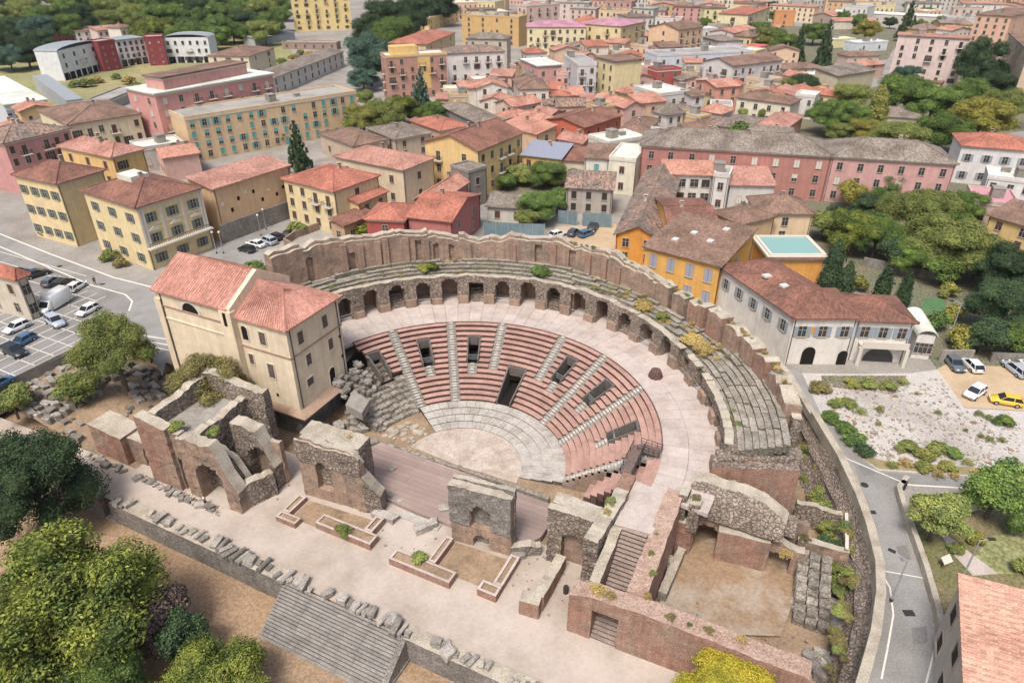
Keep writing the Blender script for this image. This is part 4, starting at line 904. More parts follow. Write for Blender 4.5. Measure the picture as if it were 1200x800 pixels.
for i in range(n-1):
    for (z1, o0, o1, mi) in ((6.0, -.25, .3, 0),):
        L = []
        for q in (i, i+1):
            d = (pts[min(q+1, n-1)]-pts[max(q-1, 0)]); nn = Vector((d.y, -d.x, 0)).normalized()
            if nn.dot(W(0, 0, 0)-pts[q]) < 0: nn = -nn
            L.append((pts[q]+nn*o0, pts[q]+nn*.62))
        (a, a2), (b, b2) = L; u = lambda v_, z: (v_.x, v_.y, z); z = z1-(.0 if i > 9 else .5)
        m.hexa([u(a2, 4.4), u(b2, 4.4), u(b, 4.4), u(a, 4.4)][::1], [u(a2, z), u(b2, z), u(b, z), u(a, z)][::1], 0)
m.obj("parapet", [M_cap], lw)
lr = bank("lane_side_wall", dense([P(u, v, 0+5.0) for u, v in ((1106, 745), (1098, 712), (1086, 670), (1070, 625), (1060, 598), (1054, 578), (1064, 566))], 2), 4.9, 6.0, .55, "low stone wall with pale top curving along the right side of the lane", M_cap)
# ------------------------------------------------------------------ houses
random.seed(101)
SHUT = {"g": plain("shutter_green_grey", S("66746b"), .8, 0, .2), "b": plain("shutter_brown", S("5d463b"), .8, 0, .2), "l": plain("shutter_lavender", S("9a9cab"), .8, 0, .2),
        "t": plain("shutter_teal", S("63a29c"), .8, 0, .2), "w": plain("shutter_pale", S("c9c3b8"), .8, 0, .2), "n": plain("shutter_blue_grey", S("8b96a0"), .8, 0, .2), "k": plain("shutter_dark", S("3f3a37"), .8, 0, .2)}
WM = {}
def window_mesh(kind, w_, h, sh):
    key = (kind, w_, h, sh)
    if key in WM: return WM[key]
    m = MB(); x = w_/2; t = .07
    m.box(-x, x, -.03, .02, 0, h, 2 if kind == 's' else 0)
    for a0, a1, z0, z1 in ((-x-t, -x, 0, h), (x, x+t, 0, h), (-x-t, x+t, h, h+t)): m.box(a0, a1, -.09, .02, z0, z1, 1)
    m.box(-x-t-.05, x+t+.05, -.17, .02, -.1, 0, 1)
    if kind == 's': m.box(-.02, .02, -.05, -.03, 0, h, 3)
    else:
        m.box(-.035, .035, -.06, -.03, 0, h, 1); m.box(-x, -.035, -.06, -.03, h*.62, h*.62+.05, 1); m.box(.035, x, -.06, -.03, h*.62, h*.62+.05, 1)
    if kind == 'o':
        for s in (-1, 1): q = sorted((s*(x+t+.01), s*(x+t+w_*.5))); m.box(q[0], q[1], -.13, -.02, .02, h-.02, 2)
    if kind == 'h': m.box(-x, x, -.07, -.03, h*.45, h, 2)
    WM[key] = m.mesh("window", [M_glass, M_wfr, SHUT[sh], M_dark]); return WM[key]
def balcony_mesh(w_):
    key = ("balc", w_)
    if key in WM: return WM[key]
    m = MB(); m.box(-w_/2, w_/2, -1.05, .02, -.16, 0, 0)
    m.box(-w_/2, w_/2, -1.04, -.99, .92, .98, 1); n = max(4, int(w_/.28))
    for i in range(n+1): x = -w_/2+.03+(w_-.06)*i/n; m.box(x-.018, x+.018, -1.03, -1.0, 0, .92, 1)
    for s in (-1, 1):
        q = sorted((s*w_/2, s*(w_/2-.04))); m.box(q[0], q[1], -.99, 0, .92, .98, 1)
        for k in range(3): m.box(q[0], q[1], -.8+k*.27, -.77+k*.27, 0, .92, 1)
    WM[key] = m.mesh("balcony", [M_frame, M_iron]); return WM[key]
def chimney_mesh():
    if "ch" in WM: return WM["ch"]
    m = MB(); m.box(-.35, .35, -.3, .3, -1, .9, 0); m.box(-.45, .45, -.4, .4, .9, 1.02, 0); m.box(-.3, .3, -.25, .25, 1.02, 1.25, 1); m.box(-.4, .4, -.35, .35, 1.25, 1.33, 0)
    WM["ch"] = m.mesh("chimney", [mat("chimney_plaster", S("b8a594"), var=.3, rndv=.25), M_dark]); return WM["ch"]
def skylight_mesh():
    if "sk" in WM: return WM["sk"]
    m = MB(); m.box(-.6, .6, -.5, .5, -.2, .12, 0); m.box(-.5, .5, -.4, .4, .12, .14, 1); WM["sk"] = m.mesh("skylight", [M_frame, plain("sky_glass", S("c9d2d6"), .15)]); return WM["sk"]
def tank_mesh():
    if "tk" in WM: return WM["tk"]
    m = MB(); m.box(-.9, .9, -.6, .6, 0, .9, 0); m.box(-.95, .95, -.65, .65, .9, 1.0, 0); WM["tk"] = m.mesh("roof_box", [M_conc]); return WM["tk"]
HOUSES = {}
def H(label, F, L, Rr, h, roof, rm, wall, fl, nL, nR, kind='m', sh='b', balc=0, zb=5.0, name=None, cat=None, rh=None, chim=1, cornice=True, base=False, ww=1.15, wh=1.7, oh=.5, group=None, rot=None, upper=False):
    z = zb if base else zb+h
    if isinstance(F, Vector): Fp, u, (a, b) = F, L, Rr; v = Vector((-u.y, u.x, 0)); Lp = Rp = None
    else: Fp = P(*F, z)
    if isinstance(F, Vector): pass
    else: Lp = P(*L, z) if isinstance(L, tuple) else None; Rp = P(*Rr, z) if isinstance(Rr, tuple) else None
    if isinstance(F, Vector): pass
    elif Rp is not None and (Lp is None or (Rp-Fp).length >= (Lp-Fp).length or rot == 'R') and rot != 'L':
        u = (Rp-Fp); a = u.length; u.normalize(); v = Vector((-u.y, u.x, 0)); b = (Lp-Fp).dot(v) if Lp is not None else L
        if Lp is not None and b < (Lp-Fp).length*.5: b = (Lp-Fp).length*.8
    else:
        v = (Lp-Fp); b = v.length; v.normalize(); u = Vector((v.y, -v.x, 0)); a = (Rp-Fp).dot(u) if Rp is not None else Rr
        if Rp is not None and a < (Rp-Fp).length*.5: a = (Rp-Fp).length*.8
    rz = math.atan2(u.y, u.x); nm = name or ("apartment_block" if fl >= 4 else "house"); ct = cat or ("apartment block" if fl >= 4 else "house")
    e = empty(nm, (Fp.x, Fp.y, zb), label, ct, group, rz); e["_s"] = 0; del e["_s"]
    wm = wallm(wall); dist = Fp.length
    def put(nm_, mb, mats, kind_=None): return mb.obj(nm_, mats, e, world=False, kind=kind_)
    m = MB(); m.box(0, a, 0, b, -.5, h)
    o_ = oh; rr = rh if rh is not None else (.24*min(a, b)); zt = h
    R_ = MB(); G_ = None
    def slab(*pts): roof_poly(R_, pts, .2)
    if roof == 'hip':
        zt = h+.02; c = [(-o_, -o_, zt), (a+o_, -o_, zt), (a+o_, b+o_, zt), (-o_, b+o_, zt)]
        if a >= b: p, q = (min(b/2, a*.45), b/2, zt+rr), (a-min(b/2, a*.45), b/2, zt+rr); slab(c[0], c[1], q, p); slab(c[2], c[3], p, q); slab(c[1], c[2], q); slab(c[3], c[0], p)
        else: p, q = (a/2, min(a/2, b*.45), zt+rr), (a/2, b-min(a/2, b*.45), zt+rr); slab(c[1], c[2], q, p); slab(c[3], c[0], p, q); slab(c[0], c[1], p); slab(c[2], c[3], q)
    elif roof == 'gabR':
        s = rr/(b/2); ze = h-o_*s+.05; slab((-o_, -o_, ze), (a+o_, -o_, ze), (a+o_, b/2, h+rr+.05), (-o_, b/2, h+rr+.05)); slab((a+o_, b+o_, ze), (-o_, b+o_, ze), (-o_, b/2, h+rr+.05), (a+o_, b/2, h+rr+.05))
        for x in (0, a): n = len(m.v); m.v += [(x, 0, h-.01), (x, b, h-.01), (x, b/2, h+rr-.15)]; m.face((n, n+2, n+1) if x == 0 else (n, n+1, n+2))
    elif roof == 'gabL':
        s = rr/(a/2); ze = h-o_*s+.05; slab((-o_, b+o_, ze), (-o_, -o_, ze), (a/2, -o_, h+rr+.05), (a/2, b+o_, h+rr+.05)); slab((a+o_, -o_, ze), (a+o_, b+o_, ze), (a/2, b+o_, h+rr+.05), (a/2, -o_, h+rr+.05))
        for y in (0, b): n = len(m.v); m.v += [(0, y, h-.01), (a, y, h-.01), (a/2, y, h+rr-.15)]; m.face((n, n+1, n+2) if y == 0 else (n, n+2, n+1))
    elif roof == 'shedR':
        slab((-o_, -o_, h+.02), (a+o_, -o_, h+.02), (a+o_, b+.1, h+rr), (-o_, b+.1, h+rr)); m.hexa([(0, 0, h-.2), (a, 0, h-.2), (a, b, h-.2), (0, b, h-.2)], [(0, 0, h-.1), (a, 0, h-.1), (a, b, h+rr-.25), (0, b, h+rr-.25)])
    elif roof == 'shedL':
        slab((-o_, b+o_, h+.02), (-o_, -o_, h+.02), (a+.1, -o_, h+rr), (a+.1, b+o_, h+rr)); m.hexa([(0, 0, h-.2), (a, 0, h-.2), (a, b, h-.2), (0, b, h-.2)], [(0, 0, h-.1), (a, 0, h+rr-.25), (a, b, h+rr-.25), (0, b, h-.1)])
    elif roof == 'flat':
        R_.box(.25, a-.25, .25, b-.25, h-.1, h+.06)
        pr = MB()
        for q in ((-.12, a+.12, -.12, .25), (-.12, a+.12, b-.25, b+.12), (-.12, .25, .252, b-.252), (a-.25, a+.12, .252, b-.252)): pr.box(q[0], q[1], q[2], q[3], h-.18, h+.5)
        put("parapet", pr, wm if cornice else M_conc)
    elif roof == 'slab': R_.box(-o_, a+o_, -o_, b+o_, h+.003, h+.38)
    elif roof == 'barrel':
        n = 8; c = [(-.2+(a+.4)*(.5-.5*math.cos(math.pi*i/n)), h+rr*math.sin(math.pi*i/n)) for i in range(n+1)]
        for (x0, z0), (x1, z1) in zip(c, c[1:]): R_.hexa([(x0, -.3, z0-.15), (x1, -.3, z1-.15), (x1, b+.3, z1-.15), (x0, b+.3, z0-.15)], [(x0, -.3, z0), (x1, -.3, z1), (x1, b+.3, z1), (x0, b+.3, z0)])
    put("walls", m, wm)
    put("roof", R_, rm)
    if cornice and roof in ('hip', 'flat', 'slab') and dist < 330:
        c = MB()
        for k_ in ((-.12, a+.12, -.12, 0), (-.12, 0, .002, b)): c.box(*k_, h-.55, h-.2)
        put("cornice", c, M_frame)
    if roof in ('hip', 'gabR', 'gabL') and dist < 260:
        rt = MB()
        if roof == 'hip':
            for q0, q1 in ((c_, d_) for c_, d_ in (((-o_, -o_, h+.1), p), ((a+o_, -o_, h+.1), q if a >= b else p), ((-o_, b+o_, h+.1), p if a >= b else q), (p, q))): rt.tube(q0, q1, .13, n=5)
        elif roof == 'gabR': rt.tube((-o_, b/2, h+rr+.08), (a+o_, b/2, h+rr+.08), .14, n=5)
        else: rt.tube((a/2, -o_, h+rr+.08), (a/2, b+o_, h+rr+.08), .14, n=5)
        put("ridge_tiles", rt, rm, "stuff")
    fh = (h-.7)/max(1, fl)
    def facade(n, length, side):
        if not n: return
        for f in range(1 if upper else 0, fl):
            zz = .9+f*fh+max(0, (fh-3.0)*.3)
            for i in range(n):
                if kind == 'm' and rnd(0, 1) < .07: continue
                t = length*(i+.5)/n+rnd(-.12, .12)
                k = random.choice('ddddhsd') if kind == 'd' else kind if kind != 'm' else random.choice('ddsohs'); has_b = f > 0 and (balc >= 1 or rnd(0, 1) < balc)
                hh = 2.25 if has_b else wh; z0 = zz-.85 if has_b else zz
                if fl > 1 and f == 0 and rnd(0, 1) < .25 and kind == 'm': hh, z0, k = 2.3, .02, 's'
                if z0+hh > h-.35: hh = h-.45-z0
                if hh < .5: continue
                o = add("window", window_mesh(k, ww, round(hh, 1), sh), e, (t, -.002, z0) if side == 'R' else (-.002, t, z0), 0 if side == 'R' else -math.pi/2)
                if has_b: add("balcony", balcony_mesh(round(min(2.6, length/n*.9), 1)), e, (t, -.002, z0) if side == 'R' else (-.002, t, z0), 0 if side == 'R' else -math.pi/2)
    facade(nR, a, 'R'); facade(nL, b, 'L')
    if dist < 200 and fl > 1:
        for (x, y) in ((.25, -.08), (a-.25, -.08)):
            q = MB(); q.tube((x, y, 0), (x, y, h-.2), .06, n=5); put("downpipe", q, M_iron)
    for i in range(chim):
        if roof in ('flat', 'slab'): add("roof_box" if i else "stair_head", tank_mesh(), e, (rnd(.2, .8)*a, rnd(.3, .8)*b, h+.05), rnd(0, .2), (1, 1, 1) if i else (1.3, 2.0, 2.2))
        elif roof == 'hip': add("chimney", chimney_mesh(), e, (a*rnd(.35, .65), b*rnd(.4, .6), h+rr*.8))
        elif roof == 'gabR': add("chimney", chimney_mesh(), e, (a*rnd(.2, .8), b*rnd(.4, .6), h+rr*.9))
        elif roof == 'gabL': add("chimney", chimney_mesh(), e, (a*rnd(.4, .6), b*rnd(.2, .8), h+rr*.9))
        else: add("chimney", chimney_mesh(), e, (a*rnd(.2, .8), b*.7, h+rr*.7))
    e_ = (e, a, b, h); HOUSES[label] = e_; return e_
WHT, GRY = M_flat, M_flatg
# nearest, round the theatre
V = H("large yellow villa with white pilasters and brown hipped roof beside the street", (158.7, 242.7), (97, 223), (236, 220), 12.5, 'hip', T_brick, "f0d8a2", 3, 3, 3, 'o', 'g', chim=1, name="villa", cat="villa", rh=2.6)
e, a, b, h = V
for x in (.3, a*.33, a*.66, a-.3, .9, a-.9):
    m = MB(); m.box(x-.22, x+.22, -.14, .02, 4.6, h-.6); m.obj("pilaster", M_frame, e, world=False)
m = MB(); m.box(-.1, a+.1, -1.3, .02, 4.25, 4.5, 0); m.box(-.1, a+.1, -1.28, -1.22, 5.4, 5.5, 1)
for i in range(30): x = a*i/29; m.box(x-.02, x+.02, -1.27, -1.23, 4.5, 5.4, 1)
m.obj("balcony", [M_frame, M_iron], e, world=False)
m = MB(); m.box(0, a, -.08, .01, 8.3, 8.6); m.obj("string_course", M_frame, e, world=False)
for i in range(3):
    x = a*(i+.5)/3; m = MB(); m.prism([(x-1.1, -.25), (x+1.1, -.25), (x+1.1, 0), (x-1.1, 0)], 7.45, 7.6); n = len(m.v); m.v += [(x-1.1, -.2, 7.6), (x+1.1, -.2, 7.6), (x, -.2, 8.15), (x-1.1, 0, 7.6), (x+1.1, 0, 7.6), (x, 0, 8.15)]; m.face((n, n+1, n+2)); m.face((n, n+2, n+5, n+3)); m.face((n+1, n+4, n+5, n+2)); m.obj("pediment", M_frame, e, world=False)
m = MB(); m.box(a*.35, a*.62, b*.45, b*.72, h+1, h+2.9); m.obj("roof_lantern", M_flat, e, world=False)
H("low link with roof terrace between the two yellow villa wings", (97, 232), (76, 226), 8.0, 8.2, 'flat', WHT, "efd49a", 2, 3, 0, 'o', 'b', name="villa_link", cat="house", chim=0)
H("left yellow villa wing with brown roof and green grey shutters", (66, 215), (17, 204.5), 10.0, 13.2, 'hip', T_brick, "f0d6a0", 3, 4, 0, 'o', 'g', name="villa", cat="villa")
H("tall orange yellow house with stepped roofs rising behind the villa wings", (131, 184), (70, 171), (176, 176), 14.0, 'hip', T_pink, "f0c57c", 4, 3, 2, 'm', 'b', chim=2, name="house", cat="house")
e, a, b, h = H("long windowless tan building with pale pink roof above a stone base wall", (249, 221), (225, 212), (338, 193.5), 11.4, 'shedR', T_pink, "e3bd92", 3, 0, 0, name="hall", cat="hall", rh=1.2, chim=0)
m = MB(); m.box(-.5, a+.3, -.6, 0, -.5, 3.9); m.obj("stone_base", M_greystone, e, world=False)
for i in range(9): m = MB(); x = a*(.06+.1*i); q = .6; z = rnd(5.5, 8.5); m.box(x, x+q, -.04, .02, z, z+rnd(.5, .9)); m.obj("vent_opening", M_dark if i % 3 else M_frame, e, world=False)
H("pale yellow house with red hipped roof and white awnings by the side street", (390.7, 224), (332, 209), (437, 204), 9.6, 'hip', T_red, "f3dca8", 3, 4, 1, 'h', 'b', rh=2.0, balc=.12)
H("red roofed side annex of the pale yellow house", (420, 238), (409, 231.5), (453, 224), 6.4, 'shedR', T_red, "efd09a", 2, 0, 2, 'd', rh=1.2, chim=0)
H("low brown roofed outbuilding behind the left end of the theatre wall", (403, 264), (394, 257), (437, 250), 4.4, 'shedR', T_brick, "c9a77f", 1, 1, 2, 'd', rh=.8, chim=0)
H("beige house with broad pinkish hipped roof behind the red houses", (472, 198.7), (393, 183), (504, 184), 9.0, 'hip', T_pink, "e9d2b2", 2, 3, 1, 'h', 'b', rh=1.9, balc=.2)
H("dark red house with large salmon roof close behind the theatre wall", (528, 258.7), (487, 246), (562, 227.5), 7.4, 'gabL', T_red, "c47a72", 2, 0, 2, 'd', rh=2.0, chim=1)
H("small dark red house with hipped roof left of the larger red house", (473, 258), (437, 247), (487, 240), 7.0, 'hip', T_red, "ba5650", 2, 1, 0, 'd', rh=1.6, chim=0)
H("olive grey lean-to between the two red houses", (503, 268), (475, 264), 5.0, 4.6, 'shedL', T_red, "97957c", 1, 0, 0, 'd', rh=1.2, chim=0)
H("long salmon roofed range running back behind the red houses", (512, 236), (489, 230), (548, 212), 7.6, 'gabR', T_salmon, "c98a80", 2, 0, 0, rh=1.5, chim=1)
H("yellow gabled house with white columned front and mixed red tiles", (560, 176), (497, 165.5), (612, 155), 11.5, 'gabR', T_brick, "f2cd88", 3, 2, 5, 'd', 'k', rh=2.6, balc=.4, chim=2)
H("low whitewashed shed with grey roof behind the teal fence", (571, 241), 6.0, (617, 244), 3.6, 'shedR', T_grey, "d9d3c9", 1, 0, 2, 'd', rh=1.0, chim=0, name="shed", cat="shed")
H("ruined roofless grey tower house beside the red house", (549, 202), (528, 195), (566, 195), 8.5, 'flat', T_grey, "928a80", 2, 1, 1, 'd', 'k', chim=0, cornice=False)
H("derelict grey house with patched plaster and dark doors in the rear court", (664, 219), 7.5, (718, 222), 6.2, 'shedR', T_ruin, "bdb3a6", 2, 0, 3, 's', 'k', rh=1.8, chim=0)
H("orange fronted long house with weathered mixed tile roof behind the theatre", (722, 273), (757, 200), (770, 286), 6.2, 'gabL', T_ruin, "f0a236", 2, 0, 2, 'd', 'b', rh=2.0, rot='L')
e, a, b, h = H("yellow orange house with brown roof, two skylights and lavender shutters", (844, 311), (770.7, 279), (883, 279), 8.6, 'shedL', T_brown, "f3b856", 2, 4, 1, 's', 'l', rh=2.0, chim=0, ww=1.3, wh=2.3)
for x, y in ((.45, .35), (.55, .62), (.3, .75), (.8, .3)): add("skylight", skylight_mesh(), e, (a*x, b*y, h+.05+2.0*x), 0)
H("small yellow gabled house tucked behind the house with lavender shutters", (788, 272), (770, 232), (832, 252), 8.4, 'gabR', T_brick, "f1b95e", 2, 1, 1, 'd', rh=1.6)
H("brown hip roofed house between the orange houses and the pool", (868, 262), (836, 248), 9.0, 7.4, 'hip', T_brown, "e8c492", 2, 1, 0, 'd', rh=1.5)
PB = H("orange terrace building carrying a turquoise rooftop pool", (902, 302), (880, 279), (967, 302), 6.0, 'slab', M_frame, "f0aa4c", 1, 0, 0, name="pool_terrace", cat="terrace building", chim=0, rot='R')
e, a, b, h = PB
m = MB(); m.box(.5, a-.5, .5, b-.5, h+.385, h+.41); m.obj("pool_water", plain("pool_water", S("86aaa2"), .15, 0, .5), e, world=False)
for q in ((0, a, 0, .5), (0, a, b-.5, b), (0, .5, .502, b-.502), (a-.5, a, .502, b-.502)): m = MB(); m.box(*q, h+.384, h+.62); m.obj("pool_rim", M_frame, e, world=False)
m = MB(); m.box(-.6, a+.6, -.6, -.502, h-.1, h+.36); m.obj("brick_edge", M_brick2, e, world=False)
WA = H("long white farmhouse wing with dark red roof facing the theatre", (931, 370), (846, 312), 9.5, 8.0, 'hip', T_brick, "efe7db", 2, 5, 0, 'o', 'n', name="house", rh=2.1, chim=0, ww=.95, upper=True)
WB = H("white house front with arched dark door and blue grey shutters above the gravel plot", (931.5, 371), 9.0, (1006, 371.5), 7.95, 'hip', T_brick, "f0e8dc", 2, 0, 3, 'o', 'n', rh=2.05, chim=0, upper=True)
WC = H("lower white house wing with balcony and arched window at the end of the white house", (1005.5, 374), 8.0, (1072, 377), 6.9, 'hip', T_brick, "efe8de", 2, 0, 3, 'o', 'n', rh=1.6, chim=0, upper=True)
for (E_, x, y, z) in ((WA, .25, .55, 1.2), (WA, .3, .35, 1.1)): add("skylight", skylight_mesh(), E_[0], (E_[1]*x, E_[2]*y, E_[3]+z+.35))
def arch_part(E_, x, w_, hh, z0, m_, nm):
    e, a, b, h = E_; m = MB(); n = 10; r = w_/2
    m.box(x-r, x+r, -.10, .0, z0, z0+hh-r, 0)
    for k in range(n): t0, t1 = math.pi*k/n, math.pi*(k+1)/n; m.tri((x, -.10, z0+hh-r), (x+r*math.cos(t0), -.10, z0+hh-r+r*math.sin(t0)), (x+r*math.cos(t1), -.10, z0+hh-r+r*math.sin(t1)))
    m.obj(nm, m_, e, world=False)
arch_part(WB, WB[1]*.36, 1.9, 3.0, 0, M_dark, "arched_door"); arch_part(WB, WB[1]*.92, 1.4, 2.4, 0, M_dark, "side_door")
e, a, b, h = WC
m = MB(); m.box(a*.12, a*.95, -1.6, 0, 3.0, 3.2); m.box(a*.12, a*.95, -1.6, -1.5, 3.2, 4.1, 1); m.obj("balcony", [M_frame, M_frame], e, world=False)
for x in (.12, .95): m = MB(); m.box(a*x-.25, a*x+.25, -1.6, -1.1, 0, 3.0); m.obj("pillar", M_frame, e, world=False)
arch_part(WC, a*.55, 4.4, 2.4, 0, M_glass, "arched_window")
e, a, b, h = WB
m = MB(); m.box(a*.30, a*.37, -.06, 0, 4.9, 6.6, 0); m.box(a*.312, a*.358, -.08, -.055, 5.1, 6.3, 1); m.obj("painted_niche", [M_frame, plain("niche_orange", S("d08a3c"), .8)], e, world=False)
H("white glazed veranda with rounded white canopy at the end of the white house", (1076, 392), 7.0, (1097, 394), 4.0, 'barrel', WHT, "e6e2da", 1, 0, 2, 'd', name="veranda", cat="veranda", rh=1.0, chim=0)
H("tan house with brown hipped roof right behind the rooftop pool", (890.7, 249), 9.0, (953, 250), 6.4, 'hip', T_brown, "ecd0a6", 2, 0, 1, 'd', zb=6, rh=2.4)
H("white house with columned porch and salmon roof before the long red palace", (779, 203), 6.5, (836, 205), 7.2, 'shedR', T_salmon, "e6dfd6", 2, 0, 4, 'd', 'k', rh=1.5, ww=1.8, wh=1.8, chim=0)
H("narrow white house block beside the columned porch", (837, 204), 6.0, (855, 206), 8.6, 'flat', GRY, "e2dcd6", 2, 0, 1, 'd')
H("white house with square pink roof before the long red palace", (856, 216), 9.5, (908, 217), 6.0, 'shedR', T_pink, "ded7cf", 1, 0, 2, 's', 'w', rh=1.6, chim=0)
H("long dark red palace front with white framed windows and grey roof", (752, 170), 14.0, (975, 183), 10.8, 'hip', T_grey, "c4877b", 3, 0, 9, 'd', 'w', rh=3.0, chim=3, name="palace", cat="palace")
H("pink right half of the long palace with grey roof beside the orchard", (975.6, 183), 14.0, (1121, 192), 10.8, 'hip', T_grey, "dba9a2", 3, 0, 6, 'd', 'w', rh=3.0, chim=2, name="palace", cat="palace")
H("white house with bright red hipped roof at the right edge beside the palace", (1128, 170), (1115, 157), (1216, 177), 9.5, 'hip', T_red, "e9e4e0", 2, 0, 4, 'o', 'n', rh=2.2)
H("white terraced house with air units below the red roofed white house", (1158, 207), 8.0, (1216, 214), 7.0, 'flat', WHT, "e8e6e4", 2, 0, 3, 'd', chim=3)
H("house with flat pink terrace at the right edge above the orchard", (1142, 236), (1134, 219), (1196, 243), 6.0, 'flat', mat("pink_terrace", S("c98f98"), var=.1), "d8b8b0", 1, 0, 2, 'd', chim=1)
H("ochre house with brown roof at the far right edge among trees", (1160, 252), 9.0, (1216, 268), 6.0, 'shedR', T_brown, "e2c07e", 2, 0, 2, 'd', rh=1.8)
# street house at the left edge and the tiled hall at the lower right
H("grey and yellow street house with red roof at the left edge by the parking", (19, 327), (-30, 315), (22, 320), 7.5, 'hip', T_red, "d9cdb8", 2, 2, 1, 'd', 'b', rh=1.5, chim=0, rot='L')
e, a, b, h = H("plain building with corrugated salmon tile roof at the lower right corner", (1136, 825), (1128, 676), 22.0, 8.0, 'shedL', T_tan, "cfc4b2", 2, 3, 0, 's', 'k', rh=2.2, chim=0, rot='L', name="tiled_hall", cat="hall", oh=.35, ww=1.6)
m = MB(); n = int((b+.7)/.62)
ribs(m, (-.35, -.35, h+.03), (-.35, b+.35, h+.03), (a+.1, b+.35, h+2.21), (a+.1, -.35, h+2.21), pitch=.55, r=.12); m.obj("cover_tiles", T_tan, e, world=False, kind="stuff")
# middle of the town
H("orange red house with dark brown gabled roof among the white flat roofs", (684.7, 149), (660, 133), (728, 135), 7.6, 'gabR', T_brick, "d87052", 2, 1, 4, 'd', rh=1.6)
H("low brown hip roofed house right of the orange red house", (754, 156), (727, 151), (772, 140), 5.4, 'hip', T_brown, "dcc0a8", 1, 2, 2, 'd', rh=1.4)
H("pink house with long salmon roof and three dark windows", (732, 126), (695, 115), (751, 122), 7.4, 'gabL', T_salmon, "e8bcac", 2, 3, 1, 'd', rh=1.5)
H("peach walled house with salmon lean-to roof beside the white flat roof", (751, 121), 8.0, (781, 118), 8.0, 'shedR', T_salmon, "eec6a6", 2, 0, 1, 'd', rh=1.5, chim=0)
H("white house with pointed grey hipped roof in the middle of the town", (782, 135), (764, 131), (801, 132), 6.4, 'hip', T_grey, "e2ddd5", 2, 1, 2, 'd', rh=2.8, chim=0)
H("broad white flat roofed house behind the grey hipped roof", (773, 111), (743, 102), (806, 107), 9.0, 'flat', WHT, "dfdad4", 2, 2, 3, 'd')
H("tall cream house with blank wall and thin brown roof", (720.7, 73), (697, 67), (751, 70), 15.0, 'slab', T_brown, "f0e0ac", 4, 3, 0, 'd', chim=0)
H("narrow grey white tower house with grey flat roof and balconies", (676.7, 76), (661, 65), (698, 74.5), 14.0, 'flat', GRY, "d9d5d5", 4, 1, 2, 'd', balc=.5)
H("pink house with plants on its roof terrace below the tower house", (652, 86), 8.0, (675, 87), 8.5, 'flat', T_salmon, "e8b2a6", 2, 0, 3, 's', balc=.5)
H("pink house with pale rounded white roof terrace beside the car street", (630, 78), (611, 70), (652, 74), 9.5, 'slab', WHT, "dfaaa2", 2, 2, 2, 'd', chim=0)
H("white house with brown hipped roof and tall glazed stair bay", (609, 104.5), (602, 93), (641, 101), 8.5, 'hip', T_brown, "f0e5d2", 2, 0, 3, 'd', rh=2.2)
H("white gabled house with two attic windows and salmon roof", (559, 103), 11.0, (594, 102), 8.2, 'gabL', T_salmon, "f2ecdf", 3, 0, 2, 'd', rh=1.8)
H("narrow cream house with salmon roof left of the white gable", (541, 104), 8.0, (558, 103), 7.4, 'shedR', T_salmon, "f0e8d8", 2, 0, 0, rh=1.3)
H("low pink roofed outbuilding below the white apartment block", (511, 116), 6.0, (541, 116), 4.2, 'shedR', T_pink, "d8baa8", 1, 0, 2, 'd', rh=1.2, chim=0)
H("small salmon gabled house in front of the white gable", (562, 118), 8.0, (594, 120), 6.0, 'gabL', T_salmon, "eddccb", 2, 0, 2, 'd', rh=1.7)
H("rosy house with broad salmon hipped roof left of the orange red house", (631, 146), (606, 133), (657, 141), 7.0, 'hip', T_salmon, "cb8c7e", 2, 0, 3, 's', rh=1.7)
H("house with long salmon lean-to roof above the yellow gabled house", (629, 157), (587, 146), 8.0, 6.4, 'shedL', T_salmon, "e4bf98", 2, 0, 1, 'd', rh=1.4)
H("salmon gabled house behind the rosy house", (601, 125), 9.0, (634, 119), 7.0, 'gabR', T_salmon, "e4c8b4", 2, 1, 2, 'd', rh=1.6)
H("roofless grey stone house shell left of the salmon roofs", (560, 144), (517, 124), (568, 130), 6.0, 'hip', T_grey, "948e89", 1, 1, 0, 'd', rh=1.6, chim=0)
H("small house with bright red hipped roof beside the yellow green trees", (516, 153), (481, 141), (541, 144), 5.4, 'hip', T_red, "dab494", 1, 2, 1, 'd', rh=1.5)
H("beige house with grey hipped roof beneath the yellow green trees", (463, 163), (431, 150), (503, 155), 6.2, 'hip', T_grey, "cdb99e", 2, 3, 2, 'h', rh=1.5)
H("low beige house with brown hipped roof beside the dark conifer", (415, 171), (375, 156), (444, 160), 6.0, 'hip', T_brown, "cdb8a0", 1, 2, 1, 'd', rh=1.5, chim=0)
H("ochre house with blue grey metal roof right of the yellow gabled house", (612, 181), 9.0, (657, 186), 6.8, 'shedR', mat("blue_grey_metal", S("8d93a2"), var=.15, rough=.6), "e4b666", 2, 0, 3, 'd', rh=1.6)
H("small house with dark brown lean-to roof above the inner garden", (659, 187), 8.0, (685, 189), 6.2, 'shedR', T_brick, "e2d2b8", 1, 0, 1, 'd', rh=1.5, chim=0)
H("pale house with green door and brown lean-to roof above the inner garden", (685.5, 184), 8.0, (714, 186), 8.0, 'shedR', T_brown, "e9e3d2", 2, 0, 1, 's', 't', rh=1.6, chim=0)
H("pale yellow house with white flat roof and awning balcony by the palace", (745, 188), (715, 184), (757, 172), 8.6, 'flat', WHT, "eee7cf", 2, 1, 1, 'h', 'b', chim=0)
H("stepped white flat roofed house behind the green door house", (713, 168), (673, 162), (756, 161), 7.8, 'flat', WHT, "eae6d6", 2, 2, 0, 'd', chim=2)
H("large white roof terrace joined to the left end of the palace", (760, 165), 13.0, (812, 168), 11.0, 'flat', WHT, "d8cfc6", 2, 0, 0, chim=1)
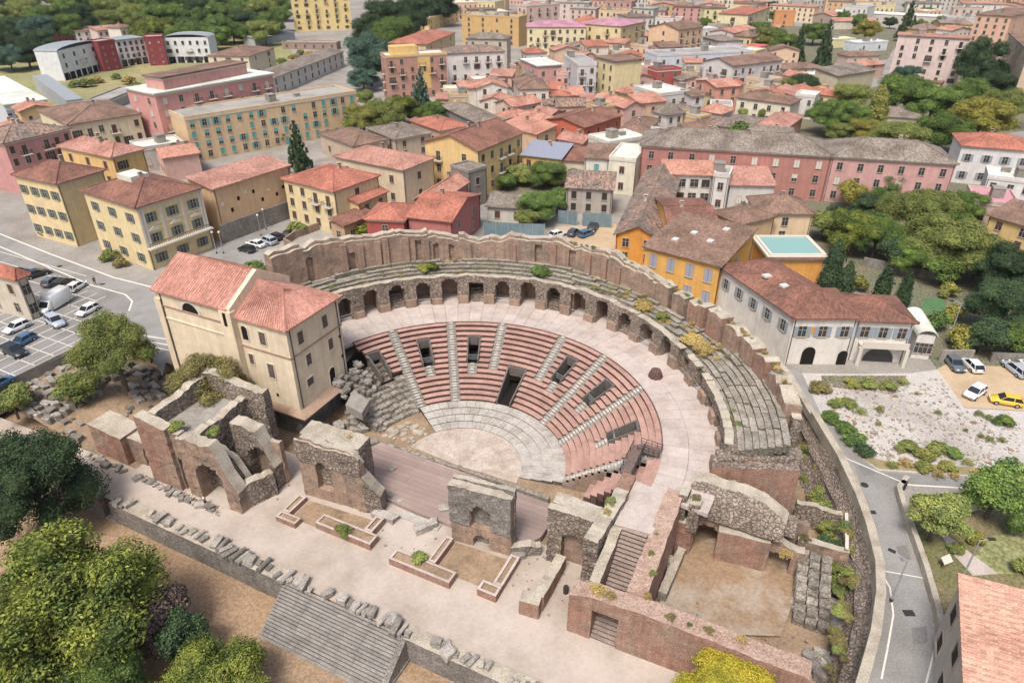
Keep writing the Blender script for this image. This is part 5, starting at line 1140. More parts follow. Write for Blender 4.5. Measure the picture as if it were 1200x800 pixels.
H("cream house with long brown hipped roof and four dark windows", (864, 114), 10.0, (927, 122), 7.4, 'hip', T_brown, "f0e7cd", 2, 0, 4, 'd', 'k', rh=1.8)
H("salmon house with ochre side and dark balconies", (840, 102), (816, 94), (860, 98), 9.4, 'gabR', T_salmon, "e8a88e", 3, 2, 2, 'd', rh=1.3, balc=.5)
H("narrow lilac white house beside the salmon house", (811, 113), 7.0, (825, 112), 8.4, 'shedR', T_brown, "dfd5d6", 3, 0, 1, 'd', balc=.6, rh=1.1)
H("low house with grey brown hipped roof above the palace", (857, 149), (828, 143), (869, 142), 5.0, 'hip', T_ruin, "cfc1ae", 1, 1, 0, 'd', rh=1.5, chim=0)
H("low house with pale grey hipped roof below the cream house", (877, 148), (857, 137), (894, 139), 5.0, 'hip', T_grey, "d6d0c8", 1, 0, 1, 'd', rh=1.3, chim=0)
H("pink roofed house below the orchard trees", (921, 150), (897, 140), (941, 136), 5.2, 'hip', T_pink, "d09a86", 1, 1, 2, 'd', rh=1.5)
H("small house with white awnings on the palace roof line", (793, 160), 6.0, (820, 159), 8.6, 'flat', WHT, "d5d9de", 1, 0, 2, 'd', chim=0)
H("house with brown lean-to roof behind the palace front", (820, 160), 9.0, (849, 156), 7.2, 'shedR', T_brown, "d8b8a8", 1, 0, 0, rh=1.7, chim=0)
H("brick red house top with grey roof behind the palace", (880, 157), 7.0, (930, 160), 6.5, 'shedR', T_grey, "c4705e", 1, 0, 0, rh=1.0, chim=1)
# behind
H("peach apartment house with blank gable and brown roof", (796, 35), (764, 31), (824, 31), 15.0, 'gabR', T_brown, "f2caa2", 4, 1, 4, 'd', rh=2.4, balc=.6)
H("dark red rendered house with white framed windows", (770, 83), 7.0, (799, 81), 9.0, 'flat', T_brick, "bd5a54", 3, 0, 2, 'd', 'w')
H("long bluish white hall with red roof terraces", (771, 65), 13.0, (880, 60), 9.5, 'flat', GRY, "dde0e8", 2, 0, 7, 'd', chim=3)
H("white balconied apartment house with long brown roof", (859, 77), (833, 70), (917, 70), 11.5, 'gabR', T_brown, "e7dfda", 3, 2, 7, 'm', rh=2.0, balc=.6)
H("pale yellow apartment house with brown flat roof at the back", (826, 10), 11.0, (852, 10), 14.0, 'slab', T_brown, "efe3ac", 4, 0, 3, 'd', balc=.3)
H("pale yellow apartment house with red roof terrace beside the orchard street", (877, 18), (850, 14), (903, 9), 14.0, 'slab', T_red, "f1e4b6", 4, 1, 4, 'm', balc=.7)
H("house with dark grey hipped roof right of the peach apartment house", (842, 48), (824, 43), (862, 45), 8.0, 'hip', T_grey, "cfc9c4", 2, 1, 1, 'd', rh=1.8)
H("small white house with salmon gabled roof below the yellow red roofed block", (860, 39), (849, 33), (886, 33), 9.0, 'gabR', T_salmon, "e7dad2", 3, 1, 3, 'd', rh=1.4)
H("house with red canopy terrace at the edge of the upper garden", (875, 58), 8.0, (900, 54), 6.5, 'slab', plain("red_canopy", S("c85a5c"), .7), "dcdfe6", 2, 0, 2, 'd', chim=0)
H("yellow apartment block with pink mauve roof and three balcony columns", (618, 31.5), 14.0, (687, 31.5), 14.5, 'hip', T_rose, "f2e3b6", 4, 0, 8, 'm', rh=2.4, balc=.55)
H("yellow corner apartment block with purple red roof", (728, 31), (689, 25), (757, 25), 15.0, 'hip', T_rose, "efdaa2", 4, 5, 4, 'm', rh=2.2, balc=.4)
H("tall pinkish apartment block behind the ochre block", (617, 8), (600, 9), (656, 5), 17.0, 'flat', GRY, "e8c9ba", 5, 2, 4, 'm', balc=.4)
H("blank ochre apartment block with few windows below the roofline", (541, 18), 12.0, (608, 21), 15.0, 'flat', GRY, "d9b272", 5, 0, 4, 'm', chim=3)
H("white apartment block with weathered tile roof and long balconies", (525, 62.5), 13.0, (591, 60), 14.0, 'hip', T_ruin, "f0e7e1", 4, 0, 5, 'm', rh=2.0, balc=.75)
H("house with grey hipped roof behind the white apartment block", (546, 45), 11.0, (594, 46), 14.5, 'hip', T_grey, "cbbfaa", 4, 0, 3, 'd', rh=2.0)
H("ochre house with large red hipped roof behind the plum and yellow block", (499, 52), (478, 42), (533, 38), 13.0, 'hip', T_red, "e2cb9c", 4, 2, 3, 'd', rh=2.0)
A = H("plum and yellow apartment block with roof terrace beside the dark conifer", (452, 67), (441.7, 63), (523, 63), 15.5, 'flat', WHT, "c3937f", 5, 1, 6, 'm', balc=.35, rot='R', chim=1)
e, a, b, h = A; m = MB(); m.box(a*.12, a*.55, b*.3, b*.85, h+.05, h+3.0); m.obj("penthouse", wallm("eec57a"), e, world=False)
m = MB(); m.box(a*.52, a*.72, -.06, 0, 3.5, h-.6); m.obj("yellow_panel", wallm("ecc274"), e, world=False); m = MB(); m.box(-.2, a+.2, -.25, .0, h-.2, h+.55); m.obj("yellow_parapet", wallm("eec57a"), e, world=False)
H("long yellow school like building far behind the conifers", (502.5, 22), (491, 17), (537, 12), 7.5, 'flat', GRY, "f0cd8c", 2, 2, 7, 'd', name="school", cat="school")
H("high yellow apartment tower with balconies cut by the top edge", (346, 37), 14.0, (413, 35), 34.0, 'flat', GRY, "f0d58e", 10, 0, 6, 'm', balc=.5, base=True, name="apartment_tower", cat="apartment tower")
H("low brown walled depot at the foot of the yellow tower", (330, 50), 7.0, (394, 51), 3.4, 'flat', GRY, "a58e7e", 1, 0, 6, 'd', chim=0)
H("long low white range with grey roof and dark openings along the avenue", (318, 92), 12.0, (402, 60), 6.8, 'gabR', T_grey, "d9d5cd", 2, 0, 11, 'd', 'k', rh=1.3, chim=0, wh=1.9)
H("beige villa with brown hipped roof above the pink apartments", (291, 66), (243, 65), (317, 56), 9.0, 'hip', T_brown, "e7d8b8", 3, 3, 2, 'm', rh=2.2, rot='L')
H("large pink apartment block with balconies and white roof slab", (181, 111), (149, 104), (319, 87), 17.0, 'slab', WHT, "dfa096", 5, 2, 8, 'm', 'w', balc=.45, chim=0)
H("pink setback storey with planted terrace on the large pink block", (190, 92), (182, 87), (288, 74), 20.5, 'slab', T_brown, "dda198", 6, 0, 0, chim=0, name="penthouse", cat="roof storey")
H("orange school building with turquoise shutters and pale flat roof", (216, 139), 13.0, (417, 108), 12.0, 'flat', GRY, "e6c598", 4, 0, 16, 'm', 't', name="school", cat="school", chim=2)
H("cream apartment house with wide brown hipped roof at the left", (80, 146), (45, 129), (159, 131), 11.5, 'hip', T_brown, "efdfba", 3, 1, 6, 'm', rh=2.2, balc=.5)
H("pink apartment house at the left edge with dark grey roof", (4, 168), (-40, 160), (81, 150), 12.5, 'hip', T_ruin, "d59a94", 4, 0, 6, 'm', rh=2.2, balc=.4, rot='R')
H("white roofed warehouse at the left edge", (5, 124), (-40, 95), (54, 117), 8.0, 'slab', WHT, "d9dde0", 2, 0, 8, 'd', 'n', name="warehouse", cat="warehouse", chim=0, oh=.3)
H("long grey metal roofed shed beside the white warehouse", (78, 119), (38, 90), 5.0, 5.0, 'slab', M_tin, "b9bdc2", 1, 0, 0, name="warehouse", cat="shed", chim=0, oh=.2)
H("low roofless concrete walls behind the large pink block", (128, 118), 8.0, (165, 103), 3.4, 'flat', GRY, "b0aaa2", 1, 0, 0, chim=0, name="shed", cat="shed")
W1 = H("left white modern block on columns with curved grey roof", (66, 60), (56.5, 56), (113, 49.5), 12.0, 'barrel', M_tin, "eceeef", 3, 0, 4, 'm', 'k', name="modern_block", cat="modern building", rot='R', rh=1.5, chim=0)
H("left dark red stair tower between white modern blocks", (114, 50), 9.0, (134, 47.5), 12.5, 'flat', GRY, "9c4448", 4, 0, 2, 'd', 'w', name="stair_tower", cat="stair tower", chim=0, ww=.6, wh=.8)
H("middle white modern block with grey roof between the red towers", (135, 48), 12.0, (168, 44.5), 11.5, 'slab', M_tin, "e8e9ec", 4, 0, 5, 'd', 'k', name="modern_block", cat="modern building", chim=0)
H("right dark red stair tower between white modern blocks", (168.5, 44.5), 9.0, (190, 43.5), 12.5, 'flat', GRY, "9c4448", 4, 0, 2, 'd', 'w', name="stair_tower", cat="stair tower", chim=0, ww=.6, wh=.8)
H("right white modern block with long curved grey roof", (191, 44.5), 12.0, (243, 44), 11.5, 'barrel', M_tin, "eceded", 3, 0, 6, 'm', 'k', name="modern_block", cat="modern building", rh=1.5, chim=0)
for lab in ("left white modern block on columns with curved grey roof", "middle white modern block with grey roof between the red towers", "right white modern block with long curved grey roof"):
    e, a, b, h = HOUSES[lab]; n = max(4, int(a/4))
    for i in range(n): m = MB(); m.box(a*i/n+.5, a*(i+1)/n-.5, -.05, .02, .02, 2.9); m.obj("ground_opening", M_dark, e, world=False)
    m = MB(); m.box(a*.45, a*.62, -.9, .0, 5.2, 5.4); m.box(a*.45, a*.62, -.9, -.8, 5.4, 6.3); m.obj("balcony", M_frame, e, world=False)
H("old red house with brown roof behind the white modern blocks", (56, 39), 9.0, (87, 37), 6.0, 'shedR', T_brown, "c77060", 2, 0, 4, 'd', rh=1.5)
H("old white house in the row behind the white modern blocks", (87.5, 37), 9.0, (113, 35), 6.4, 'shedR', T_brown, "e8e0d4", 2, 0, 3, 'd', rh=1.5)
H("pale pink house in the row behind the white modern blocks", (113.5, 36), 9.0, (140, 33.5), 7.0, 'shedR', T_pink, "e8d0c4", 2, 0, 4, 'd', rh=1.5)
H("cream end house of the row at the edge of the wood", (140.5, 33), 9.0, (154, 31), 8.5, 'hip', T_brown, "efe6d4", 2, 0, 2, 'd', rh=1.8)
H("small house with pale roof among dark trees at the upper left", (18, 40), 8.0, (40, 40), 5.0, 'hip', T_grey, "d0c8bc", 1, 0, 2, 'd', rh=1.8)
H("white farmhouse on the wooded slope at the top left", (42, 8), 9.0, (62, 8), 6.0, 'gabR', T_grey, "e6e6e6", 2, 0, 3, 'd', rh=1.6)
H("blue grey roofed hall at the edge of the wood", (298, 45), 9.0, (345, 38), 4.0, 'shedR', M_tin, "b8bcc0", 1, 0, 0, name="warehouse", cat="shed", rh=1.0, chim=0)
# right background
H("pale pink apartment tower with turquoise side balconies", (1053, 41.5), (1043, 38), (1137, 46), 20.0, 'slab', T_pink, "ecd4cc", 7, 2, 5, 'm', 'k', rot='R', chim=3, name="apartment_tower", cat="apartment tower", balc=.12)
H("salmon apartment block at the top right corner", (1186, 20), (1150, 16), (1220, 12), 19.0, 'slab', T_brown, "e3b69a", 6, 4, 3, 'd', 'k')
H("beige apartment block at the right edge behind the dark trees", (1206, 60), (1183, 40), 10.0, 20.0, 'slab', T_brown, "d8c0a4", 6, 5, 0, 'm')
H("long factory hall with white roof at the top right", (975, 14), 16.0, (1112, 21), 6.0, 'slab', WHT, "cfc6ba", 1, 0, 6, 'd', name="factory_hall", cat="factory", chim=0, oh=.3)
H("long salmon roofed shed before the white factory roof", (979, 25), 9.0, (1028, 25), 5.0, 'shedR', T_salmon, "e2d6c8", 1, 0, 0, name="factory_shed", cat="shed", rh=1.4, chim=0)
H("grey gabled shed with salmon roof at the factory end", (951, 18), 24.0, (977, 19.5), 5.0, 'gabL', T_salmon, "a39385", 1, 0, 1, 'd', name="factory_shed", cat="shed", rh=2.2, chim=0)
H("plain orange block beside the factory street", (909, 13.5), 9.0, (933, 14), 9.0, 'flat', T_salmon, "e29e66", 2, 0, 1, 'd', chim=0)
H("long cream apartment house at the top behind the orange block", (902, 6), 11.0, (955, 9), 10.0, 'slab', T_salmon, "f0dab6", 3, 0, 8, 'd')
H("low cream roofed workshop in the upper garden", (977, 47), 9.0, (1003, 46), 4.2, 'flat', WHT, "efe2ac", 1, 0, 0, chim=1, name="workshop", cat="workshop")
H("low white cluttered workshop roof beside the pink tower", (1004, 51), 9.0, (1041, 49), 4.4, 'flat', WHT, "dfe2e6", 1, 0, 2, 'd', chim=3, name="workshop", cat="workshop")
H("low house with brown hipped roof beside the pink tower", (994, 66), 9.0, (1031, 65), 4.2, 'hip', T_brown, "d8c0b0", 1, 0, 2, 'd', rh=1.7)
H("small rosy house with salmon hipped roof below the pink tower", (1012, 77), 9.0, (1037, 75), 5.2, 'hip', T_salmon, "d8b2a2", 2, 0, 1, 'd', rh=1.5)
H("beige barn with blank wall and grey lean-to roof above the orchard", (982, 89), 10.0, (1026, 82), 8.4, 'shedR', T_grey, "cfc2a4", 1, 0, 0, rh=1.6, chim=0, name="barn", cat="barn")
H("small white flat roofed house beside the beige barn", (957, 90), 8.0, (981, 87), 6.0, 'flat', WHT, "ddd9d0", 1, 0, 1, 'd', chim=0)
H("long low white house with grey brown roof above the orchard", (906, 82), 10.0, (966, 79), 6.4, 'hip', T_brown, "e9ddcd", 2, 0, 7, 's', rh=1.6)
H("garden pavilion with pale grey roof among the orchard trees", (1037, 136), 9.0, (1080, 139), 4.2, 'shedR', T_grey, "d0c8bb", 1, 0, 1, 'd', rh=1.6, chim=0, name="pavilion", cat="pavilion")
H("low yellow garden house below the pink tower", (1068, 93), 6.0, (1103, 97), 4.0, 'shedR', T_brown, "e9da94", 1, 0, 2, 'd', rh=1.0, chim=0)
for i, (u, v, wd, hh, wl, rf, lab) in enumerate((
    (478, 4, 34, 9, "d9d2c8", WHT, "white hillside house at the top edge beside the ochre block"), (668, 10, 30, 13, "e0c4b4", GRY, "grey pink apartment house behind the mauve roofs"), (702, 13, 36, 13, "efd3a8", T_brown, "cream house with ochre gable behind the purple red roof"),
    (742, 10, 24, 14, "d6cfc2", GRY, "pale grey apartment house above the peach gable"), (768, 22, 30, 11, "e9dfd8", T_pink, "white house with pink grey roof behind the peach gable"), (790, 8, 34, 12, "d6a098", T_brick, "reddish apartment row at the top centre"),
    (1000, 3, 50, 9, "ecd0a2", T_brown, "yellow apartment row behind the factory roof"), (1064, 4, 40, 9, "e9e0d0", T_grey, "pale apartment row at the top right edge"), (1118, 10, 34, 12, "d9c4b4", T_grey, "beige block beside the factory at the top right"),
    (650, 3, 40, 14, "e6cfc4", GRY, "pale pink apartment block at the very top centre"), (710, 2, 30, 15, "c9a094", T_brick, "brick coloured apartment block at the very top centre"), (860, 2, 40, 10, "e4d6c4", T_salmon, "cream apartment row at the very top right of centre"))):
    H(lab, (u, v), 12.0, (u+wd, v+1), hh, 'slab' if i % 2 else 'flat', rf, wl, max(2, hh//3), 0, max(3, wd//7), 'd', chim=1+i % 2)

# ------------------------------------------------------------------ the small houses packed between
random.seed(2024)
def rect(e, a, b): c, s = math.cos(e.rotation_euler.z), math.sin(e.rotation_euler.z); return (Vector((e.location.x, e.location.y)), Vector((c, s)), a, b)
RECTS = [(rect(e, a, b), lab) for lab, (e, a, b, h) in HOUSES.items()]
def corners(r, g=0): o, u, a, b = r; v = Vector((-u.y, u.x)); return [o+u*x+v*y for x, y in ((-g, -g), (a+g, -g), (a+g, b+g), (-g, b+g))]
def hit(r1, r2, g):
    p, q = corners(r1, g), corners(r2)
    for ax in (r1[1], Vector((-r1[1].y, r1[1].x)), r2[1], Vector((-r2[1].y, r2[1].x))):
        s1 = [c.dot(ax) for c in p]; s2 = [c.dot(ax) for c in q]
        if max(s1) <= min(s2) or max(s2) <= min(s1): return False
    return True
def inside(pt, poly):
    x, y = pt; r = False
    for (x1, y1), (x2, y2) in zip(poly, poly[1:]+poly[:1]):
        if (y1 > y) != (y2 > y) and x < (x2-x1)*(y-y1)/(y2-y1)+x1: r = not r
    return r
NOGO = [[(905, 158), (985, 112), (1060, 97), (1120, 82), (1230, 100), (1230, 152), (1110, 168), (940, 176)], [(872, 72), (905, 30), (1060, 35), (1060, 72), (900, 84)], [(600, 207), (690, 192), (722, 207), (700, 270), (570, 272), (575, 240)], [(405, 150), (420, 118), (500, 112), (525, 126), (515, 142)], [(640, 124), (646, 112), (692, 112), (692, 122)], [(595, 84), (598, 66), (614, 64), (614, 80)], [(400, 110), (440, 90), (440, 30), (480, 10), (510, 40), (450, 64), (446, 110)]]
PAL = [("cream", "efe4cc"), ("white", "e8e4dc"), ("peach", "ecc8a8"), ("pink", "e0b4a6"), ("grey", "d2ccc4"), ("yellow", "eed9a2"), ("ochre", "dcb884")]
ROOFS = [("salmon", T_salmon), ("pinkish", T_pink), ("brown", T_brown), ("grey", T_grey), ("weathered", T_ruin), ("red", T_red), ("white flat", None), ("grey flat", None)]
def fill(poly, tries, nmax, near, size, hs, gap, zone, grp):
    us = [p[0] for p in poly]; vs = [p[1] for p in poly]; n = 0
    for _ in range(tries):
        if n >= nmax: break
        u, v = rnd(min(us), max(us)), rnd(min(vs), max(vs))
        if not inside((u, v), poly) or any(inside((u, v), g) for g in NOGO): continue
        p = P(u, v, 5); p2 = Vector((p.x, p.y)); nr = min(RECTS, key=lambda q: (q[0][0]-p2).length)
        uu = nr[0][1].copy(); uu.rotate(Matrix.Rotation(rnd(-.12, .12)+(math.pi/2 if rnd(0, 1) < .4 else 0), 2))
        if uu.x < 0: uu = -uu
        if uu.x < .5 and abs(uu.y) > .8: uu = Vector((abs(uu.y), 0 if uu.y == 0 else -uu.x*(1 if uu.y < 0 else -1))).normalized()
        a, b = rnd(*size), rnd(*size)*.85; r = (p2, uu, a, b)
        if any((q[0][0]-p2).length < 60+q[0][2] and hit(r, q[0], gap) for q in RECTS): continue
        h = rnd(*hs); (wn, wc), (rn, rm_) = random.choice(PAL), random.choice(ROOFS)
        rf = 'flat' if 'flat' in rn else random.choice(('hip', 'gabR', 'gabL', 'shedR')); rm_ = rm_ or (WHT if 'white' in rn else GRY)
        if hs[1] > 10 and rnd(0, 1) < .5 and rf != 'flat': rf = 'slab'
        base = nr[1].split(' with ')[0].split(' beside ')[0].split(' behind ')[0]
        lab = " ".join((f"{zone} {wn} house with {rn} roof next to the {base}").split()[:16])
        H(lab, Vector((p.x, p.y, 5)), Vector((uu.x, uu.y, 0)), (a, b), h, rf, rm_, wc, max(1, int(h/3.1)), max(1, int(b/3.6)) if near else 0, max(2, int(a/3.2)), 'm' if near else 'd', random.choice("bgkw"), balc=.15, chim=random.choice((0, 1, 1, 2)), group=grp, ww=.95, rh=None if rf in ('hip', 'slab', 'flat') else rnd(1.1, 1.9))
        RECTS.append((r, nr[1])); n += 1
fill([(520, 150), (520, 118), (600, 92), (780, 92), (880, 90), (965, 120), (940, 160), (860, 165), (762, 168), (690, 175), (640, 190), (560, 165)], 1800, 60, True, (6, 11), (4.6, 7.6), .25, "small", "small houses packed in the old quarter")
fill([(600, 118), (620, 62), (900, 40), (905, 90), (780, 100)], 900, 26, True, (8, 13), (6, 10), 1.0, "modest", "houses behind the old quarter")
fill([(500, 40), (505, 0), (1200, 0), (1200, 30), (1060, 32), (900, 40), (780, 60), (610, 50)], 1500, 70, False, (14, 26), (7, 13), 3.0, "distant", "distant houses along the top edge")
fill([(780, 215), (780, 190), (930, 205), (900, 245), (870, 250)], 400, 10, True, (6, 9), (4, 6.2), .4, "low", "low houses before the palace")
fill([(1030, 55), (1040, 20), (1200, 25), (1200, 70), (1150, 60)], 300, 10, False, (10, 18), (6, 10), 2.0, "background", "houses behind the pink tower")
fill([(0, 215), (0, 140), (60, 160), (130, 175), (200, 190), (200, 210), (60, 190)], 300, 6, True, (8, 12), (6, 9), .6, "tucked in", "houses behind the villa")
# ------------------------------------------------------------------ trees and shrubs
import numpy as np
random.seed(77); RNG = np.random.default_rng(12)
LF = {"bright": leafm("leaf_bright", "777d37", "44532a", .7), "mid": leafm("leaf_mid", "6b7f3e", "4e6238"), "dark": leafm("leaf_dark", "47593a", "394834"), "olive": leafm("leaf_olive", "848a4c", "6a7542"),
      "yellow": leafm("leaf_yellow", "8a8848", "727842"), "gold": leafm("leaf_gold", "958e45", "78783f"), "blue": leafm("leaf_blue_green", "526858", "455a4c"), "rust": leafm("leaf_rust", "7d7548", "6a6442"),
      "bare": leafm("twig_grey", "7d6d63", "6b5c54"), "amber": leafm("leaf_amber", "b0a038", "8e8a34"), "straw": leafm("straw", "b09a62", "988550")}
LEAFDEF = LF["mid"]
def arrmesh(name, V, Q, m):
    me = bpy.data.meshes.new(name); nq = len(Q)
    me.vertices.add(len(V)); me.vertices.foreach_set("co", V.astype(np.float32).ravel())
    k = Q.shape[1]; me.loops.add(nq*k); me.loops.foreach_set("vertex_index", Q.astype(np.int32).ravel())
    me.polygons.add(nq); me.polygons.foreach_set("loop_start", np.arange(0, nq*k, k, dtype=np.int32)); me.materials.append(m); me.update(calc_edges=True); me.validate(); return me
def leaves(lobes, n, size, flat=.35, aspect=.6):
    """leaf clumps spread through the outer shell of each lobe: (centre, radius) ; unit crown in [-.5,.5]^2 x [0,1]"""
    w_ = np.array([r*r for _, r in lobes]); w_ = w_/w_.sum(); idx = RNG.choice(len(lobes), n, p=w_)
    C = np.array([c for c, _ in lobes])[idx]; Rd = np.array([r for _, r in lobes])[idx]
    d = RNG.normal(size=(n, 3)); d /= np.linalg.norm(d, axis=1)[:, None]; d[:, 2] = np.where(d[:, 2] < -.55, -d[:, 2], d[:, 2])
    bump_ = 1+.16*np.sin(d[:, 0]*7+C[:, 0]*40)*np.sin(d[:, 1]*6+C[:, 1]*30+d[:, 2]*5)
    p = C+d*(Rd*bump_*(.72+.33*RNG.random(n)))[:, None]
    nn = d+RNG.normal(size=(n, 3))*.55; nn[:, 2] += flat; nn /= np.linalg.norm(nn, axis=1)[:, None]
    t = np.cross(nn, RNG.normal(size=(n, 3))); t /= np.linalg.norm(t, axis=1)[:, None]; b = np.cross(nn, t)
    s = (size*(.6+.8*RNG.random(n)))[:, None]
    V = np.stack([p-t*s, p-b*s*aspect+nn*s*.25, p+t*s, p+b*s*aspect+nn*s*.25], 1).reshape(-1, 3)
    return V, np.arange(n*4).reshape(n, 4)
def core(lobes, k=.7):
    import bmesh
    Vs, Fs, o = [], [], 0
    for c, r in lobes:
        bm = bmesh.new(); bmesh.ops.create_icosphere(bm, subdivisions=2, radius=1)
        for v in bm.verts: q = v.co*(1+.22*noise.noise(v.co*2.2+Vector(c)*9)); Vs.append((c[0]+q.x*r*k, c[1]+q.y*r*k, c[2]+q.z*r*k))
        for f in bm.faces: a = [v.index+o for v in f.verts]; Fs.append(a+[a[2]])
        o += len(bm.verts); bm.free()
    return np.array(Vs), Fs
def crown_mesh(name, lobes, n, size, k=.7, **kw):
    V, Q = leaves(lobes, n, size, **kw); V2, F2 = core(lobes, k)
    me = bpy.data.meshes.new(name); fs = Q.tolist()+[[x+len(V) for x in f[:3]] for f in F2]
    me.from_pydata(np.concatenate([V, V2]).tolist(), [], fs); me.materials.append(LEAFDEF); me.update(); return me
def blobs(n, seed, spread=.3, r0=.16, r1=.26, zlo=.25, zhi=.85, lean=0):
    rr = random.Random(seed); L = [((0, 0, .5), .3)]
    for i in range(n):
        a = i*2.4+rr.uniform(-.5, .5); q = spread*math.sqrt((i+.6)/n); z = zlo+(zhi-zlo)*rr.random()**.8*(1-.5*(q/spread)**2*rr.random())
        L.append(((q*math.cos(a)+lean*z, q*math.sin(a), z), rr.uniform(r0, r1)))
    return L
CROWN = {"round": [crown_mesh("crown", blobs(11, s), 8500, .023, .74) for s in (1, 2, 3)], "loose": [crown_mesh("crown", blobs(15, s, .38, .09, .17, .15, .9), 8000, .023, .5) for s in (4, 5)],
         "big": [crown_mesh("crown", blobs(30, s, .40, .11, .2, .1, .84), 40000, .0112, .66, aspect=.5) for s in (6, 7)],
         "column": [crown_mesh("crown", [((0, 0, .12+.13*i), .34+.05*math.sin(i*2)-.03*i) for i in range(7)], 5000, .03, .75, flat=.6)],
         "shrub": [crown_mesh("crown", blobs(7, s, .32, .15, .24, .2, .6), 1500, .045, .7) for s in (8, 9, 10)],
         "tuft": [crown_mesh("crown", blobs(6, s, .42, .08, .16, .1, .45), 420, .06, .3, aspect=.3) for s in (11, 12)]}
def conifer_mesh():
    V, Q = [], []
    lob = []
    for i in range(15):
        z = .08+.9*i/15; r = .46*(1-i/15.5)**.85; n = max(3, int(9*(1-i/17)))
        for k in range(n): a = 6.283*k/n+i*.7; q = r*RNG.uniform(.5, .95); lob.append(((q*math.cos(a), q*math.sin(a), z-.05*q), .075*(1-i/22)))
        lob.append(((0, 0, z), max(.03, r*.45)))
    return crown_mesh("crown", lob, 5200, .026, .8, flat=.1, aspect=.3)
CROWN["conifer"] = [conifer_mesh()]
def trunk_mesh(forks=True):
    m = MB(); m.tube((0, 0, -.15), (0, 0, .45), .045, .03, 7)
    if forks:
        for a in (0, 1.9, 3.6, 5.2):
            q = (math.cos(a)*.14, math.sin(a)*.14, .62); m.tube((0, 0, .36), q, .022, .014, 5); m.tube(q, (q[0]*2, q[1]*2, .85), .013, .006, 4)
    return m.mesh("trunk", M_bark)
TRUNK = trunk_mesh()
def setm(o, m): o.material_slots[0].link = 'OBJECT'; o.material_slots[0].material = m
PCOUNT = 0
def tree_at(p, wd, ht, form, leaf, label, group=None, name="broadleaf_tree", cat="tree", trunk=.32, seed=None):
    """p: foot of the tree; wd, ht in metres; trunk: share of the height below the crown"""
    e = empty(name, p, label, cat, group, rnd(0, 6.28))
    if form in ("shrub", "tuft"): trunk = 0
    if form in ("round", "loose") and wd > 8: form = "big"
    o = add("crown", random.choice(CROWN[form]), e, (0, 0, ht*trunk*.55), 0, (wd, wd, ht*(1-trunk*.55))); setm(o, LF[leaf])
    if trunk: add("trunk", TRUNK, e, (0, 0, 0), 0, (wd*.7+.5, wd*.7+.5, ht*.8))
    return e
def tree(u, v, wpx, form, leaf, label, group=None, zb=5.0, ratio=1.0, **kw):
    """u, v: middle of the crown in the photo, wpx its width there"""
    wd = 5
    for _ in range(3):
        z = zb+.55*wd*ratio; b = (v-400)/FPX; t = (CAMH-z)/(SP+b*CP); wd = wpx*t/FPX
    p = P(u, v, zb+.58*wd*ratio); return tree_at((p.x, p.y, zb), wd*1.08, wd*ratio, form, leaf, label, group, **kw)
# foreground
tree(60, 705, 205, "big", "bright", "largest bright green tree filling the lower left corner", zb=-2.6, ratio=.95)
tree(112, 790, 112, "big", "mid", "green tree joined to the right of the largest corner tree", zb=-2.6, ratio=.9)
tree(10, 790, 120, "big", "mid", "green tree crown cut by the lower left corner", zb=-2.6, ratio=.8)
tree(30, 552, 122, "big", "dark", "large dark green tree at the left edge below the stone field", zb=-1, ratio=1.2, trunk=.1)
tree(12, 468, 44, "round", "olive", "small olive tree top at the left edge by the parking wall", zb=2, ratio=.9)
tree(180, 722, 84, "loose", "bare", "leafless purplish grey shrub beside the corner trees", zb=-2.6, ratio=1.2, name="bare_shrub", cat="shrub", trunk=.1)
tree(212, 742, 68, "round", "dark", "dark evergreen bush right of the leafless shrub", zb=-2.6, ratio=1.2, name="evergreen_bush", cat="shrub", trunk=.1)
tree(240, 800, 125, "big", "bright", "yellow green tree top at the bottom edge left of the stone steps", zb=-2.6, ratio=.7)
tree(852, 796, 108, "big", "amber", "golden green tree top at the bottom edge before the long brick wall", zb=.4, ratio=.8)
tree(130, 402, 84, "loose", "olive", "tall olive green tree between the parking and the church", zb=4.2, ratio=1.15)
tree(91, 455, 50, "round", "olive", "small leaning tree on bare earth in the stone field", zb=1.2, ratio=.85, trunk=.6)
tree(241, 447, 84, "round", "rust", "round tree with orange tinged leaves between church and tall ruin", zb=3.4, ratio=1.1)
tree(1101, 603, 72, "loose", "olive", "olive tree with visible trunk in the lower garden beside the lane", ratio=1.0, trunk=.6)
tree(1170, 574, 78, "round", "mid", "dense green tree at the corner of the gravel plot and lower garden", ratio=1.0)
tree(1146, 628, 20, "shrub", "gold", "small bright yellow green bush in the lower garden", ratio=1.1, name="garden_shrub", cat="shrub")
tree(1196, 612, 34, "round", "mid", "tree cut by the right edge in the lower garden", ratio=1.1)
tree(1200, 660, 26, "shrub", "olive", "low bush at the right edge of the garden lawn", ratio=.9, name="garden_shrub", cat="shrub")
tree(1122, 640, 20, "shrub", "olive", "low bush by the stone path of the lower garden", ratio=.8, name="garden_shrub", cat="shrub")
